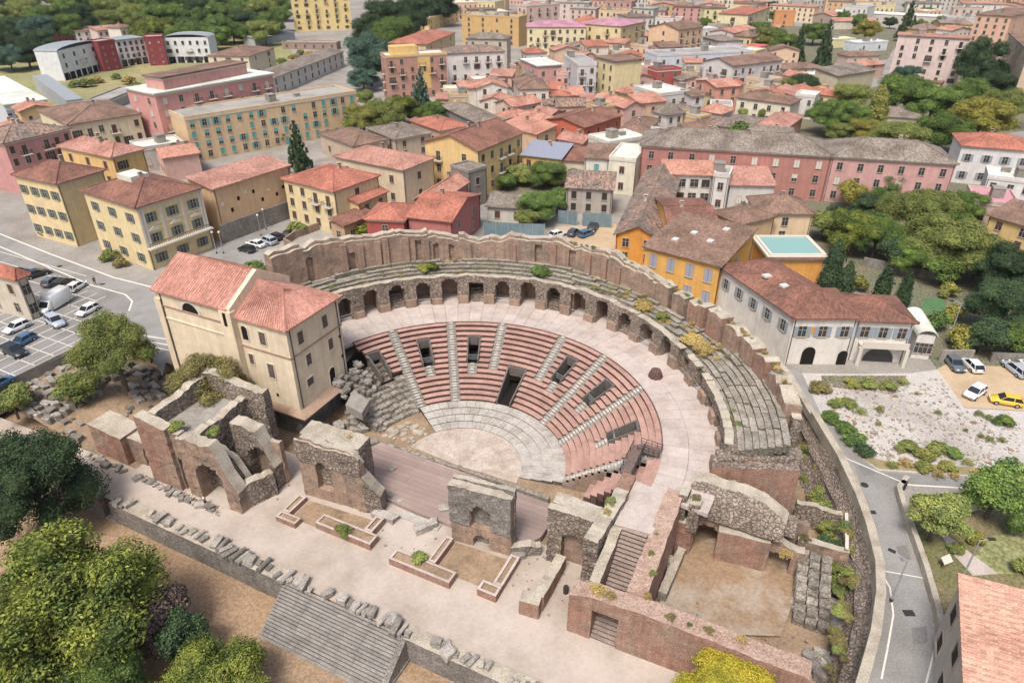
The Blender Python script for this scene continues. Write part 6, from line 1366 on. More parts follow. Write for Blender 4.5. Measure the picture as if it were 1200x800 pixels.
# large garden behind the white house
g = "trees in the garden behind the white house"
for u, v, w_, f, l, r, lab in ((1001, 226, 42, "round", "gold", .9, "golden round tree against the pink palace wall"), (1035, 213, 52, "round", "mid", .9, "dark green tree touching the pink palace wall"), (968, 262, 44, "round", "olive", .9, "olive tree beside the tan house"),
    (1005, 268, 66, "loose", "bright", 1, "bright leafed tree in the middle of the garden"), (985, 255, 40, "round", "dark", 1, "dark tree behind the bright leafed tree"), (1030, 272, 64, "round", "mid", 1, "broad green tree right of the bright leafed tree"),
    (1075, 248, 92, "round", "olive", .95, "largest olive green tree in the garden centre"), (1112, 280, 110, "loose", "olive", .8, "wide spreading olive tree above the green court"), (1080, 300, 60, "round", "mid", .9, "green tree below the largest olive tree"),
    (1050, 295, 50, "round", "dark", .9, "dark shade tree over the garden wall"), (1150, 300, 64, "round", "olive", .9, "olive tree near the ochre house"), (1186, 312, 84, "round", "dark", 1, "large dark tree at the right edge"), (1178, 352, 84, "round", "dark", 1, "second large dark tree at the right edge, lower"),
    (1155, 392, 62, "round", "dark", .8, "dark tree behind the car park hedge"), (1194, 395, 50, "round", "mid", .9, "green tree at the right edge behind the car park"), (1020, 240, 46, "round", "dark", .9, "dark tree between golden tree and olive tree"), (1128, 240, 60, "round", "mid", .9, "green tree before the pink roof terrace"),
    (1105, 312, 52, "round", "mid", .9, "green tree at the head of the green court")):
    tree(u, v, w_*.88, f, l, lab, g, ratio=r)
for u, v, w_, lab in ((978, 308, 34, "thick dark cypress nearest the rooftop pool"), (992, 330, 30, "dark cypress above the red farmhouse roof"), (1035, 338, 34, "broad dark cypress in the row above the white house"), (1062, 336, 24, "narrow dark cypress at the right of the row")):
    tree(u, v, w_, "column", "dark", lab, "cypresses behind the white house", ratio=1.9, name="cypress", trunk=.06)
for u, v, w_, l, lab in ((1008, 328, 24, "yellow", "yellow leafed small tree between the cypresses"), (1131, 390, 40, "gold", "bright golden bush beside the veranda canopy"), (1118, 362, 26, "gold", "golden bush on the hedge line of the green court"), (1113, 335, 24, "yellow", "yellow green bush at the top of the court hedge"), (1100, 372, 30, "mid", "green bush below the green court")):
    tree(u, v, w_, "shrub", l, lab, ratio=1.0, name="garden_shrub", cat="shrub")
g = "trees in the orchard beyond the palace"
for u, v, w_, f, l, r, lab in ((975, 132, 50, "round", "mid", .9, "green tree left in the orchard"), (1000, 112, 46, "round", "olive", .9, "olive tree below the beige barn"), (1018, 150, 42, "round", "gold", .7, "pale golden tree right behind the palace roof"), (985, 152, 34, "round", "olive", .7, "small olive tree behind the palace roof"),
    (1065, 108, 62, "round", "mid", .9, "broad green tree below the pink tower"), (1095, 118, 56, "round", "mid", .9, "green tree right of the broad orchard tree"), (1055, 158, 66, "round", "olive", .7, "olive tree before the pavilion"), (1105, 150, 62, "round", "mid", .8, "green tree right of the pavilion"),
    (1152, 135, 66, "round", "gold", .9, "large golden tree by the red roofed white house"), (1180, 120, 50, "round", "olive", .9, "olive tree at the right edge of the orchard"), (1125, 130, 44, "round", "olive", .8, "olive tree between green and golden trees"), (1030, 122, 34, "column", "yellow", 1.4, "slim yellow green tree left of the pavilion"),
    (1140, 105, 44, "round", "mid", .9, "green tree at the foot of the pink tower"), (1062, 88, 30, "round", "blue", 1.1, "bluish tree against the pink tower wall"), (1150, 70, 48, "round", "dark", 1.5, "tall dark tree right of the pink tower"), (1165, 98, 44, "round", "dark", 1, "dark tree below the tall dark tree"),
    (945, 98, 36, "round", "dark", .8, "dark tree behind the cream house"), (925, 100, 30, "round", "olive", .8, "olive tree beside the cream house"), (1000, 136, 40, "round", "mid", .8, "green tree in the orchard centre"), (1190, 90, 40, "round", "dark", 1, "dark tree by the beige block at the right edge")):
    tree(u, v, w_, f, l, lab, g, ratio=r)
for u, v, w_, l, r, lab in ((938, 48, 22, "dark", 2.2, "left of two tall dark conifers in the upper garden"), (969, 48, 26, "dark", 2.2, "right of two tall dark conifers in the upper garden"), (1066, 20, 26, "dark", 1.7, "dark cedar before the white factory roof"), (493, 103, 32, "blue", 1.75, "dark conifer before the plum and yellow block"), (347, 166, 34, "dark", 1.9, "dark conifer before the orange school")):
    tree(u, v, w_, "conifer", l, lab, ratio=r, name="conifer", trunk=.1)
for u, v, w_, l, lab in ((905, 42, 34, "olive", "olive tree at the left of the upper garden"), (922, 50, 34, "mid", "green tree beside the left tall conifer"), (955, 36, 30, "mid", "green tree between the two tall conifers"), (1016, 33, 30, "gold", "yellow tree before the salmon shed"), (895, 50, 26, "yellow", "small yellow green tree beside the red canopy")):
    tree(u, v, w_, "round", l, lab, "trees in the upper garden", ratio=.9)
for u, v, w_, l, lab in ((425, 137, 46, "yellow", "yellow green tree at the end of the orange school"), (450, 131, 46, "olive", "olive tree in the cluster beside the school"), (472, 125, 40, "bright", "bright tree in the cluster left of the conifer"), (508, 130, 34, "mid", "green tree right of the conifer"), (428, 114, 22, "olive", "small tree beside the avenue"), (327, 158, 20, "dark", "small dark tree left of the school conifer"), (211, 178, 30, "dark", "dark tree between pink and orange apartment blocks")):
    tree(u, v, w_, "round", l, lab, "trees among the town houses", ratio=.95)
for u, v, w_, l, lab in ((632, 238, 52, "mid", "largest green tree in the inner garden"), (655, 232, 36, "mid", "green tree beside the derelict house"), (618, 255, 34, "olive", "low tree behind the teal fence"), (610, 203, 34, "olive", "olive tree below the columned yellow house"), (640, 201, 44, "mid", "hedge like tree below the ochre house"), (668, 197, 36, "olive", "low olive tree below the green door house"), (592, 212, 26, "mid", "small tree by the yellow columned house")):
    tree(u, v, w_, "round", l, lab, "trees in the inner garden", ratio=.75)
g = "dark park trees before the yellow tower"
for u, v, w_, f, l, r, lab in ((432, 62, 52, "round", "blue", 1.2, "large bluish cedar nearest the avenue"), (425, 90, 36, "round", "blue", .8, "low bluish tree at the foot of the cedar"), (438, 35, 50, "round", "dark", 1, "dark tree above the cedar"), (462, 40, 54, "round", "mid", 1, "green tree beside the ochre red roof"), (455, 18, 50, "round", "dark", 1, "dark tree right of the yellow tower"),
    (485, 12, 40, "round", "dark", 1.2, "dark tree before the yellow school"), (475, 28, 40, "round", "dark", 1, "dark tree left of the red hipped roof"), (445, 50, 36, "round", "mid", .9, "green tree behind the bluish cedar"), (515, 5, 40, "round", "dark", 1, "dark tree behind the yellow school")):
    tree(u, v, w_, f, l, lab, g, ratio=r)
random.seed(91)
for k in range(60):
    u, v = rnd(500, 1200), rnd(-2, 48)
    if u < 620 and v > 20: continue
    p = P(u, v, 5); p2 = Vector((p.x, p.y)); r = (p2-Vector((3, 3)), Vector((1, 0)), 6, 6)
    if any((q[0][0]-p2).length < 90 and hit(r, q[0], 1) for q in RECTS): continue
    tree_at(p, rnd(8, 14), rnd(7, 12), "round", random.choice(("dark", "mid", "mid", "olive")), "street tree between the distant houses along the top edge", "trees among the distant houses")
for k in range(26):
    u, v = rnd(520, 930), rnd(90, 175); p = P(u, v, 5); p2 = Vector((p.x, p.y)); r = (p2-Vector((1.2, 1.2)), Vector((1, 0)), 2.4, 2.4)
    if any((q[0][0]-p2).length < 60 and hit(r, q[0], .4) for q in RECTS): continue
    tree_at(p, rnd(3, 5), rnd(3, 6), "round", random.choice(("mid", "olive")), "small courtyard tree squeezed between the old quarter houses", "courtyard trees of the old quarter")
# wood at the upper left
def in_wood(u, v):
    top = lerp_tab([(-40, 74), (25, 70), (45, 52), (56, 34), (150, 28), (165, 40), (250, 46), (300, 44), (345, 34), (420, 14)], u)
    return v < top
n = 0; tries = 0; placed = []
random.seed(40)
while n < 130 and tries < 4000:
    tries += 1; u, v = rnd(-20, 425), rnd(-6, 74)
    if not in_wood(u, v+4) or any((u-a)**2+((v-b)*1.9)**2 < 15**2 for a, b in placed): continue
    if 325 < u < 425 and v < 50: continue
    if (30 < u < 72 and 0 < v < 14) or (10 < u < 46 and 32 < v < 46): continue
    placed.append((u, v)); n += 1
for u, v in sorted(placed, key=lambda q: -q[1]):
    dk = u < 60 and v > 25; l = random.choice(("dark", "blue", "dark")) if dk else random.choice(("mid", "mid", "dark", "olive", "bright" if v > 25 else "mid"))
    tree(u, v, rnd(24, 40), "round", l, ("dark tree of the wood beside the meadow" if dk else "green tree of the wood, "+("above the dark trees" if u < 60 else "behind the old red house row" if u < 150 else "behind the right modern block" if u < 250 else "above the blue grey hall" if u < 340 else "around the yellow tower"))+(", at the top edge" if v < 12 else ""), "trees of the wood at the upper left", ratio=rnd(.8, 1.05))
for k, (u, v) in enumerate(((345, 66), (352, 60), (362, 62), (330, 70), (340, 74), (100, 95), (112, 92), (88, 96), (150, 92), (136, 88), (205, 84), (160, 100))):
    tree(u, v, rnd(12, 20), "shrub", "olive" if k % 2 else "straw", "low wild bush on the rough meadow", "bushes on the rough meadow", ratio=.6, name="wild_bush", cat="shrub")
# shrubs by streets, walls and ruins
for u, v, w_, l, zb, lab in ((299, 311, 30, "mid", 5, "palm like green bush between church roof and street"), (346, 264, 24, "olive", 5, "green bush by the white awnings"), (424, 267, 30, "bright", 5, "bright green bush before the dark red house"), (408, 262, 20, "olive", 5, "olive bush behind the outer wall"), (126, 296, 22, "olive", 5, "dark bush at the foot of the villa wall"), (140, 305, 18, "rust", 5, "rusty bush at the foot of the villa wall"),
    (52, 270, 14, "olive", 5, "small bush at the foot of the left villa wing"), (868, 148, 30, "mid", 8, "roof garden greenery behind the palace"), (402, 618, 20, "olive", 1.2, "agave like bush in the left long planter"), (492, 651, 20, "olive", 1.2, "agave like bush in the right long planter"), (36, 365, 12, "olive", 5, "small bush against the street house"), (250, 503, 16, "olive", 8.6, "tuft of green weeds on the floor of the tall ruin"), (205, 497, 20, "olive", 9, "green weeds on the left wall of the tall ruin")):
    tree(u, v, w_, "shrub", l, lab, ratio=.8, zb=zb, name="bush", cat="shrub")
random.seed(55)
g = "bushes in the gravel plot"
for u, v, w_, l in ((962, 452, 34, "rust"), (980, 470, 26, "olive"), (975, 486, 34, "mid"), (990, 498, 36, "mid"), (1002, 512, 38, "mid"), (1014, 525, 34, "dark"), (996, 470, 26, "olive"), (1010, 480, 22, "olive"), (1032, 478, 18, "yellow"), (1030, 495, 14, "yellow"), (1065, 520, 36, "olive"), (1085, 530, 34, "yellow"), (1100, 522, 36, "olive"), (1118, 528, 30, "mid"), (1112, 545, 28, "yellow"), (1135, 540, 22, "yellow"), (1085, 545, 30, "yellow"), (1062, 540, 24, "straw"),
    (1045, 543, 22, "olive"), (1148, 483, 18, "yellow"), (1160, 488, 18, "olive"), (1178, 490, 32, "mid"), (1150, 510, 14, "yellow"), (1160, 513, 18, "olive"), (1175, 514, 16, "yellow"), (1132, 503, 10, "yellow"), (1020, 447, 30, "olive"), (1042, 450, 28, "olive"), (1000, 447, 26, "yellow"), (1060, 446, 20, "olive"), (1100, 482, 14, "yellow"), (1145, 552, 20, "straw"), (1160, 553, 20, "straw"), (1100, 553, 24, "straw"), (1075, 460, 10, "olive"), (1120, 556, 20, "straw")):
    tree(u, v, w_*.74, "shrub" if w_ > 24 else "tuft", l, {"straw": "dry straw bush on the gravel plot", "mid": "green bush on the white gravel plot", "dark": "dark green bush on the white gravel plot", "olive": "olive bush on the white gravel plot", "yellow": "yellow green bush on the white gravel plot", "rust": "rusty bush on the gravel plot"}[l]+(", near the white house" if v < 456 else ", beside the lane" if u < 1025 else ", below the sandy car park" if u > 1130 else ", in the lower middle"), g, ratio=.6, name="bush", cat="shrub")
g = "bushes in the trench below the lane"
for k in range(58):
    t = k/57; x, y = 38.5+7.2*t**.7+rnd(-1, 1.6), 27-27*t+rnd(-1.5, 1.5); z = .2+rnd(0, 2.5)
    tree_at(W(x, y, max(0, z-1)), rnd(1.4, 3.0), rnd(1.0, 2.4), "shrub", random.choice(("rust", "olive", "olive", "dark", "rust")), "wild bush in the overgrown trench between outer wall and lane", g, "bush", "shrub")
for k in range(26):
    x, y = rnd(45.5, 47.0), rnd(-14, 8); tree_at(W(x, y, rnd(1.4, 3.4)), rnd(.8, 1.8), rnd(.6, 1.1), "shrub", random.choice(("olive", "rust", "rust")), "weeds growing on the rough lane wall", "weeds on the lane wall", "weed_clump", "weeds")
g = "weeds on the upper tier"
for k in range(150):
    a = rnd(-10, 133); i = rnd(.2, 5.0); z = lerp_tab([(-14, 10.2), (10, 10.7), (30, 11.4), (50, 12.0), (60, 12.2), (100, 12.3), (135, 12.6)], a)+i*.3
    if a < 12 and rnd(0, 1) < .75: continue
    dry = 13 < a < 27 or rnd(0, 1) < .35
    tree_at(PO(32.7+i*.74, a, z-.35), rnd(.6, 1.5), rnd(.2, .5), "tuft", "straw" if dry else random.choice(("olive", "rust", "olive", "rust")), "dry straw weeds between the rows of the upper tier" if dry else "green weeds between the rows of the upper tier", g, "weed_clump", "weeds")
for a, l, w_ in ((71, "mid", 3.4), (69.5, "mid", 2.8), (101, "bright", 3.0), (103, "yellow", 2.6), (40, "straw", 3.2), (38.5, "straw", 2.6), (19, "straw", 3.4), (22, "straw", 3.2), (17, "straw", 3.0), (33, "olive", 2.2)):
    tree_at(PO(34.2, a, lerp_tab([(10, 10.7), (30, 11.2), (60, 12.3), (100, 12.4)], a)+.3), w_, 1.5, "shrub", l, {"mid": "green bush spreading over the rows of the upper tier", "bright": "bright green patch on the upper tier", "yellow": "yellow green patch on the upper tier", "straw": "dry brown bush on the broken part of the upper tier", "olive": "olive bush on the upper tier by a wall pier"}[l], "bushes on the upper tier", "bush", "shrub")
for k in range(60):
    a = rnd(-5, 70); tree_at(PO(37.2+DRW(a), a, lerp_tab(OW, a)-.25), rnd(.5, 1.3), rnd(.25, .55), "tuft", random.choice(("olive", "straw", "rust")), "weeds growing on top of the outer wall", "weeds on the outer wall", "weed_clump", "weeds")
g = "weeds on the right ruins"
for x, y, z, w_, l in ((30.2, -1.6, 8.0, 1.6, "rust"), (36.6, 8.6, 10.4, 2.0, "olive"), (27.9, -10.2, 7.2, 1.0, "olive"), (27.7, -7.8, 7.4, .9, "rust"), (28.7, -12.4, 7.0, 1.1, "yellow"), (28.9, -14.9, 6.6, 1.2, "straw"), (24.5, -16.2, 6.3, 2.0, "straw"), (25.8, -16.3, 6.4, 1.6, "straw"), (31.5, -16.2, 6.5, 1.3, "rust"), (34.9, -16, 6.5, 1.2, "rust"), (37.7, -15.6, 6.4, 1.3, "straw"), (40.0, -2, 4.6, 1.8, "straw"), (41.6, 2.6, 3.4, 1.6, "rust"), (22.3, -6.5, 8.5, 1.6, "olive"), (22.4, -8, 8.4, 1.3, "straw"), (-8.5, -10.5, 9.4, .9, "straw"), (33.2, -16.1, 6.5, .7, "mid"), (45.5, 6.5, 3.2, 2.2, "mid"), (46.2, 3.5, 2.8, 2.0, "olive")):
    tree_at(W(x, y, z-.15), w_, w_*.55, "tuft", l, "weeds growing on top of the ruined walls by the stairway and court", g, "weed_clump", "weeds")
for k in range(14):
    tree_at(W(rnd(-36, -33.5), rnd(-24.5, -19.5), rnd(-2, 0)), rnd(.8, 1.6), rnd(.5, 1), "tuft", random.choice(("olive", "rust")), "weeds on the broken steps at the left end of the terrace wall", "weeds at the left terrace steps", "weed_clump", "weeds")
random.seed(17); m = MB()
plot = [(950, 448), (1065, 452), (1100, 440), (1128, 482), (1195, 486), (1195, 545), (1035, 540), (1000, 520)]
for k in range(1500):
    u, v = rnd(945, 1198), rnd(440, 548)
    if not inside((u, v), plot): continue
    p = P(u, v, 5); s_ = rnd(.06, .22)*(1.5 if rnd(0, 1) < .1 else 1); a = rnd(0, 6.28)
    q = [(p.x+s_*math.cos(a+t)*rnd(.7, 1.3), p.y+s_*math.sin(a+t)*rnd(.7, 1.3)) for t in (0, 1.3, 2.6, 3.9, 5.1)]; m.prism(q, 4.98, 5.02+s_*rnd(.3, .8), random.choice((0, 0, 1, 2)))
tag(m.obj("gravel_stones", [M_cap, M_conc, M_brick], kind="stuff"), "loose pale stones scattered over the gravel plot", "stones")
m = MB()
for k in range(420):
    x, y = rnd(-44, 44), rnd(-16.5, -7)
    if rnd(0, 1) < .5: x, y = rnd(-36, -21), rnd(-20.8, -19.6)
    p = W(x, y, 0); s_ = rnd(.05, .16); a = rnd(0, 6.28)
    z0 = .48 if x < 27 else .4
    m.prism([(p.x+s_*math.cos(a+t)*rnd(.7, 1.3), p.y+s_*math.sin(a+t)*rnd(.7, 1.3)) for t in (0, 1.3, 2.6, 3.9, 5.1)], z0, z0+.05+s_*rnd(.4, 1), random.choice((0, 1)))
tag(m.obj("masonry_debris", [M_conc, M_brick], kind="stuff"), "crumbs of stone and brick lying around the stage ruins", "rubble")
# ------------------------------------------------------------------ cars
M_tyre = plain("tyre", S("1d1d1f"), .8, 0, .2); M_rim = plain("wheel_rim", S("a8aaad"), .4, .5); M_cgl = plain("car_glass", S("23282d"), .1, 0, .6); M_hl = plain("headlight_lens", S("dfe4e6"), .15, 0, .6); M_tl = plain("tail_lens", S("8e2a24"), .3, 0, .5)
def loft(secs, name, m):
    mb = MB(); n = len(secs[0])
    for s_ in secs: mb.v += [tuple(p) for p in s_]
    for i in range(len(secs)-1):
        for j in range(n): k = (j+1) % n; mb.face((i*n+j, i*n+k, (i+1)*n+k, (i+1)*n+j))
    mb.face(tuple(range(n-1, -1, -1))); q = (len(secs)-1)*n; mb.face(tuple(q+j for j in range(n))); return mb.mesh(name, m, None, True)
def ring(x, w_, z0, z1, c=.12): return [(x, -w_+c*.5, z0), (x, w_-c*.5, z0), (x, w_, z0+c*1.5), (x, w_, z1-c), (x, w_-c, z1), (x, -w_+c, z1), (x, -w_, z1-c), (x, -w_, z0+c*1.5)]
CARM = {}
def car_meshes(kind):
    if kind in CARM: return CARM[kind]
    if kind == "van":
        body = loft([ring(-3.0, 1.0, .4, 2.7), ring(-2.95, 1.05, .35, 2.8), ring(1.2, 1.05, .35, 2.8), ring(1.3, 1.02, .35, 2.6)], "body", M_frame)
        cabin = loft([ring(1.3, .95, .35, 2.1), ring(1.7, .95, .35, 2.05), ring(2.35, .92, .35, 1.15), ring(2.95, .85, .4, .95), ring(3.05, .8, .45, .85)], "cab", M_frame)
        m = MB(); m.hexa([(1.78, -.8, 1.9), (2.40, -.8, 1.15), (2.40, .8, 1.15), (1.78, .8, 1.9)], [(1.85, -.75, 1.97), (2.46, -.75, 1.2), (2.46, .75, 1.2), (1.85, .75, 1.97)]); win = m.mesh("windscreen", M_cgl); wl = (2.1, -1.9)
        CARM[kind] = (body, cabin, win, None, wl, 3.0, .95, .36); return CARM[kind]
    L, W_, hb, hr, c0, c1, c2, c3 = {"hatch": (2.0, .84, .88, 1.46, -1.9, -1.45, .25, 1.0), "saloon": (2.25, .88, .88, 1.42, -1.75, -1.0, .35, 1.15), "suv": (2.2, .92, 1.02, 1.68, -2.05, -1.7, .35, 1.1), "estate": (2.25, .88, .9, 1.48, -2.15, -1.75, .4, 1.15)}[kind]
    body = loft([ring(-L, W_*.82, .38, hb-.1), ring(-L+.12, W_*.95, .28, hb), ring(-L*.4, W_, .22, hb+.03), ring(c3, W_, .22, hb), ring(L-.5, W_*.97, .24, hb-.14), ring(L-.08, W_*.86, .3, hb-.26), ring(L, W_*.74, .36, hb-.34)], "body", M_frame)
    t = W_*.76; g = W_*.9
    def q(x, w_, z): return (x, w_, z)
    m = MB(); m.hexa([(c0, -g, hb-.02), (c3, -g, hb-.02), (c3, g, hb-.02), (c0, g, hb-.02)], [(c1, -t, hr-.05), (c2, -t, hr-.05), (c2, t, hr-.05), (c1, t, hr-.05)]); win = m.mesh("windows", M_cgl)
    m = MB(); m.hexa([(c1-.06, -t-.02, hr-.06), (c2+.06, -t-.02, hr-.06), (c2+.06, t+.02, hr-.06), (c1-.06, t+.02, hr-.06)], [(c1+.1, -t+.08, hr), (c2-.1, -t+.08, hr), (c2-.1, t-.08, hr), (c1+.1, t-.08, hr)])
    mid = (c1+c2)/2-.1
    for s in (-1, 1):
        for xa, za in ((c0, c1), (c3, c2), (mid, mid)):
            d = .05; b = [(xa-d, s*g), (xa+d, s*g)]; m.hexa([(xa-d, s*g-.02, hb-.02), (xa+d, s*g-.02, hb-.02), (xa+d, s*g+.02, hb-.02), (xa-d, s*g+.02, hb-.02)], [(za-d, s*t-.02, hr-.05), (za+d, s*t-.02, hr-.05), (za+d, s*t+.02, hr-.05), (za-d, s*t+.02, hr-.05)])
    roof = m.mesh("roof", M_frame)
    CARM[kind] = (body, None, win, roof, (L*.62, -L*.6), L, W_, .32); return CARM[kind]
def wheel_mesh(r):
    if ("w", r) in CARM: return CARM[("w", r)]
    a = MB(); a.tube((0, -.11, 0), (0, .11, 0), r, n=14); b = MB(); b.tube((0, -.12, 0), (0, .12, 0), r*.6, n=10); CARM[("w", r)] = (a.mesh("wheel", M_tyre), b.mesh("rim", M_rim)); return CARM[("w", r)]
LAMP = {}
for nm_, mm_ in (("headlight", M_hl), ("tail_light", M_tl)):
    q = MB(); q.box(-.05, .05, -.16, .16, -.07, .07); LAMP[nm_] = q.mesh(nm_, mm_)
PAINT = {k: plain("car_paint_"+k, S(h), .3, 0, .5, .6) for k, h in dict(white="dedfdc", black="26282b", grey="5d646b", silver="a9b0b8", blue="3e6487", dkblue="3b4a5c", yellow="d9b436", red="8c3a34").items()}
def car(px0, px1, kind, paint, label, group, z=5.015, small=False):
    """px0: photo point of the rear, px1: of the front, on the ground"""
    a, b = P(*px0, z), P(*px1, z); c = (a+b)/2; rz = math.atan2(b.y-a.y, b.x-a.x)
    body, cab, win, roof, wl, L, W_, r = car_meshes(kind); e = empty("van" if kind == "van" else "parked_car", (c.x, c.y, z), label, "van" if kind == "van" else "car", group, rz)
    def pp(n, me, m=None, loc=(0, 0, 0)):
        o = add(n, me, e, loc)
        if m: setm(o, m)
        return o
    pp("body", body, PAINT[paint]); pp("windows" if kind != "van" else "windscreen", win)
    if cab: pp("cab", cab, PAINT[paint])
    if roof: pp("roof", roof, PAINT[paint])
    if small: return
    wt, rm = wheel_mesh(r)
    for x in wl:
        for s in (-1, 1): o = pp("wheel", wt, None, (x, s*(W_-.08), r)); add("rim", rm, o)
    for s in (-1, 1): pp("headlight", LAMP["headlight"], None, (L-.07, s*W_*.58, .68)); pp("tail_light", LAMP["tail_light"], None, (-L+.03, s*W_*.66, .78))
g = "cars in the left parking"
for a in (((14, 325), (34, 320), "hatch", "black", "black car half hidden behind the street house in the left parking"), ((32, 327), (56, 320), "saloon", "black", "black saloon second from the left in the upper parking row"), ((54, 338), (68, 328), "hatch", "grey", "dark grey hatchback in the middle of the upper parking row"), ((69, 341), (84, 331), "suv", "black", "black off-roader with pale roof rack in the upper parking row"), ((84, 343), (98, 334), "hatch", "white", "silver white hatchback at the end of the upper parking row"),
    ((35, 380), (6, 393), "hatch", "white", "white hatchback alone near the street house"), ((54, 372), (78, 388), "suv", "silver", "silver blue estate parked beside the white box van"), ((38, 397), (18, 408), "hatch", "blue", "bright blue small car next to the black one"), ((7, 410), (30, 420), "suv", "black", "black car parked beside the bright blue one"), ((-10, 458), (12, 446), "hatch", "blue", "blue car cut by the left edge beside the parking wall"), ((112, 362), (95, 371), "hatch", "white", "white car partly under the olive green tree")):
    car(*a, g)
car((84, 349), (46, 372), "van", "white", "white box van with long load box in the left parking", None)
g = "cars in the side street"
for a in (((299, 297), (280, 292), "hatch", "black", "black car nearest the church in the side street"), ((310, 291), (291, 286), "saloon", "white", "white car between the black car and silver van in the side street"), ((325, 289), (305, 281), "suv", "silver", "silver people carrier in the side street"), ((332, 283), (314, 277), "hatch", "black", "dark car behind the silver people carrier"), ((336, 279), (344, 273), "hatch", "black", "dark car at the far end of the side street")): car(*a, g)
g = "cars in the rear court"
for a in (((647, 279), (660, 275), "hatch", "white", "white car nearly hidden by the outer wall top"), ((666, 280), (678, 270), "hatch", "dkblue", "dark blue car behind the outer wall top"), ((680, 279), (693, 274), "hatch", "blue", "low blue car next to the black off-roader"), ((690, 276), (699, 263), "suv", "black", "black off-roader in the rear court")): car(*a, g)
g = "cars in the sandy car park"
for a in (((1109, 420), (1125, 438), "saloon", "grey", "dark grey saloon by the grey wall of the car park"), ((1145, 438), (1131, 424), "hatch", "white", "white hatchback beside the dark grey saloon"), ((1201, 445), (1178, 427), "estate", "silver", "silver estate car at the right of the car park"), ((1216, 438), (1197, 425), "hatch", "white", "white car cut by the right edge of the car park"), ((1152, 456), (1130, 470), "hatch", "white", "white car alone in the middle of the car park"), ((1192, 475), (1163, 470), "hatch", "yellow", "yellow hatchback in the car park")): car(*a, g)
g = "cars in the far streets"
for a in (((655, 119), (664, 116), "hatch", "black", "black car in the far street below the pink houses"), ((666, 119), (675, 116), "hatch", "white", "white car in the far street below the pink houses"), ((679, 118), (688, 115), "hatch", "white", "white car at the end of the far street below the tower house"), ((600, 80), (606, 74), "hatch", "dkblue", "dark blue car behind the white apartment block"), ((605, 77), (611, 70), "hatch", "black", "black car behind the white apartment block"), ((416, 104), (424, 99), "hatch", "silver", "silver car on the avenue by the plum block"), ((424, 100), (434, 95), "hatch", "black", "dark car on the avenue by the plum block")): car(*a, g)
# ------------------------------------------------------------------ lamps, fences, small things
def lamp(u, v, h, label, z=5.0, arm=1.2, rz=0, globe=False):
    p = P(u, v, z); e = empty("street_lamp", p, label, "street lamp", None, rz); m = MB(); m.tube((0, 0, 0), (0, 0, h), .09, .055, 8); m.obj("pole", M_tin, e, world=False)
    m = MB(); m.tube((0, 0, 0), (0, 0, .35), .17, .14, 8); m.obj("base", M_iron, e, world=False)
    if globe:
        m = MB()
        for k in range(4): t0, t1 = math.pi*k/4, math.pi*(k+1)/4; m.tube((0, 0, h+.3-.28*math.cos(t0)), (0, 0, h+.3-.28*math.cos(t1)), max(.02, .28*math.sin(t0)), max(.02, .28*math.sin(t1)), 8)
        m.obj("globe", M_frame, e, world=False)
    else:
        m = MB(); m.tube((0, 0, h-.1), (arm, 0, h+.15), .045, n=6); m.obj("arm", M_tin, e, world=False); m = MB(); m.box(arm-.1, arm+.55, -.14, .14, h+.1, h+.24); m.obj("lamp_head", M_iron, e, world=False)
lamp(1044, 704, 5.6, "grey street lamp standing on the lane, leaning over it", rz=2.4); lamp(1124, 684, 6.0, "thin street lamp in the lower garden beside the tiled hall", arm=.8); lamp(1110, 402, 7.0, "pale street lamp behind the veranda by the golden bush", rz=2.8)
for u, v, lab in ((306, 276, "globe lamp left of two by the stone base wall"), (312, 269, "second globe lamp by the stone base wall"), (254, 297, "globe lamp at the villa corner of the side street"), (262, 297, "second globe lamp at the villa corner of the side street")): lamp(u, v, 4.2, lab, globe=True)
p = P(178, 425, 5); e = empty("lantern_post", p, "dark lantern post with dome beside the church corner", "lantern"); m = MB(); m.tube((0, 0, 0), (0, 0, 3.0), .12, .09, 8); m.obj("post", M_iron, e, world=False); m = MB(); m.tube((0, 0, 3.0), (0, 0, 3.5), .25, .5, 8); m.tube((0, 0, 3.5), (0, 0, 3.9), .55, .1, 8); m.obj("lantern_head", M_iron, e, world=False)
M_teal = mat("teal_panel", S("7d9298"), S("6f858c"), var=.2, fine=.1, streak=.3, bump=.1)
for pa, pb, lab in (((567, 277), (638, 279), "long teal metal fence behind the theatre wall below the low shed"), ((654, 262), (676, 264), "teal gate leaf left of the rear court"), ((682, 265), (716, 267), "teal metal fence closing the rear court")):
    a, b = P(*pa), P(*pb); d = b-a; L = d.length; e = empty("metal_fence", a, lab, "fence", None, math.atan2(d.y, d.x)); n = max(2, int(L/2.2))
    for i in range(n): m = MB(); m.box(L*i/n+.06, L*(i+1)/n-.06, -.03, .03, .1, 3.1); m.obj("panel", M_teal, e, world=False)
    for i in range(n+1): m = MB(); m.box(L*i/n-.05, L*i/n+.05, -.06, .06, 0, 3.25); m.obj("post", M_tin, e, world=False)
bank("street_wall", [P(392, 262, 0+5), P(345, 279, 5), P(333, 288, 5), P(352, 298, 5)], 4.9, 6.6, .4, "brick wall with pale coping beside the side street behind the outer wall", M_brick)
bank("garden_wall", dense([P(1010, 312, 5), P(1060, 322, 5), P(1098, 330, 5)], 4), 4.9, 6.8, .4, "grey garden wall behind the cypress row", M_greystone)
bank("garden_wall", dense([P(1100, 424, 5), P(1138, 424, 5)], 4), 4.9, 7.0, .3, "pale grey wall at the back of the sandy car park", M_conc)
bank("garden_wall", dense([P(1160, 424, 5), P(1230, 428, 5)], 4), 4.9, 6.6, .3, "grey stone wall behind the silver estate car", M_greystone)
patch("green_court", [(1078, 365), (1084, 348), (1106, 350), (1112, 368)], 5.03, mat("court_green", S("4f7a45"), S("45703f"), var=.2))
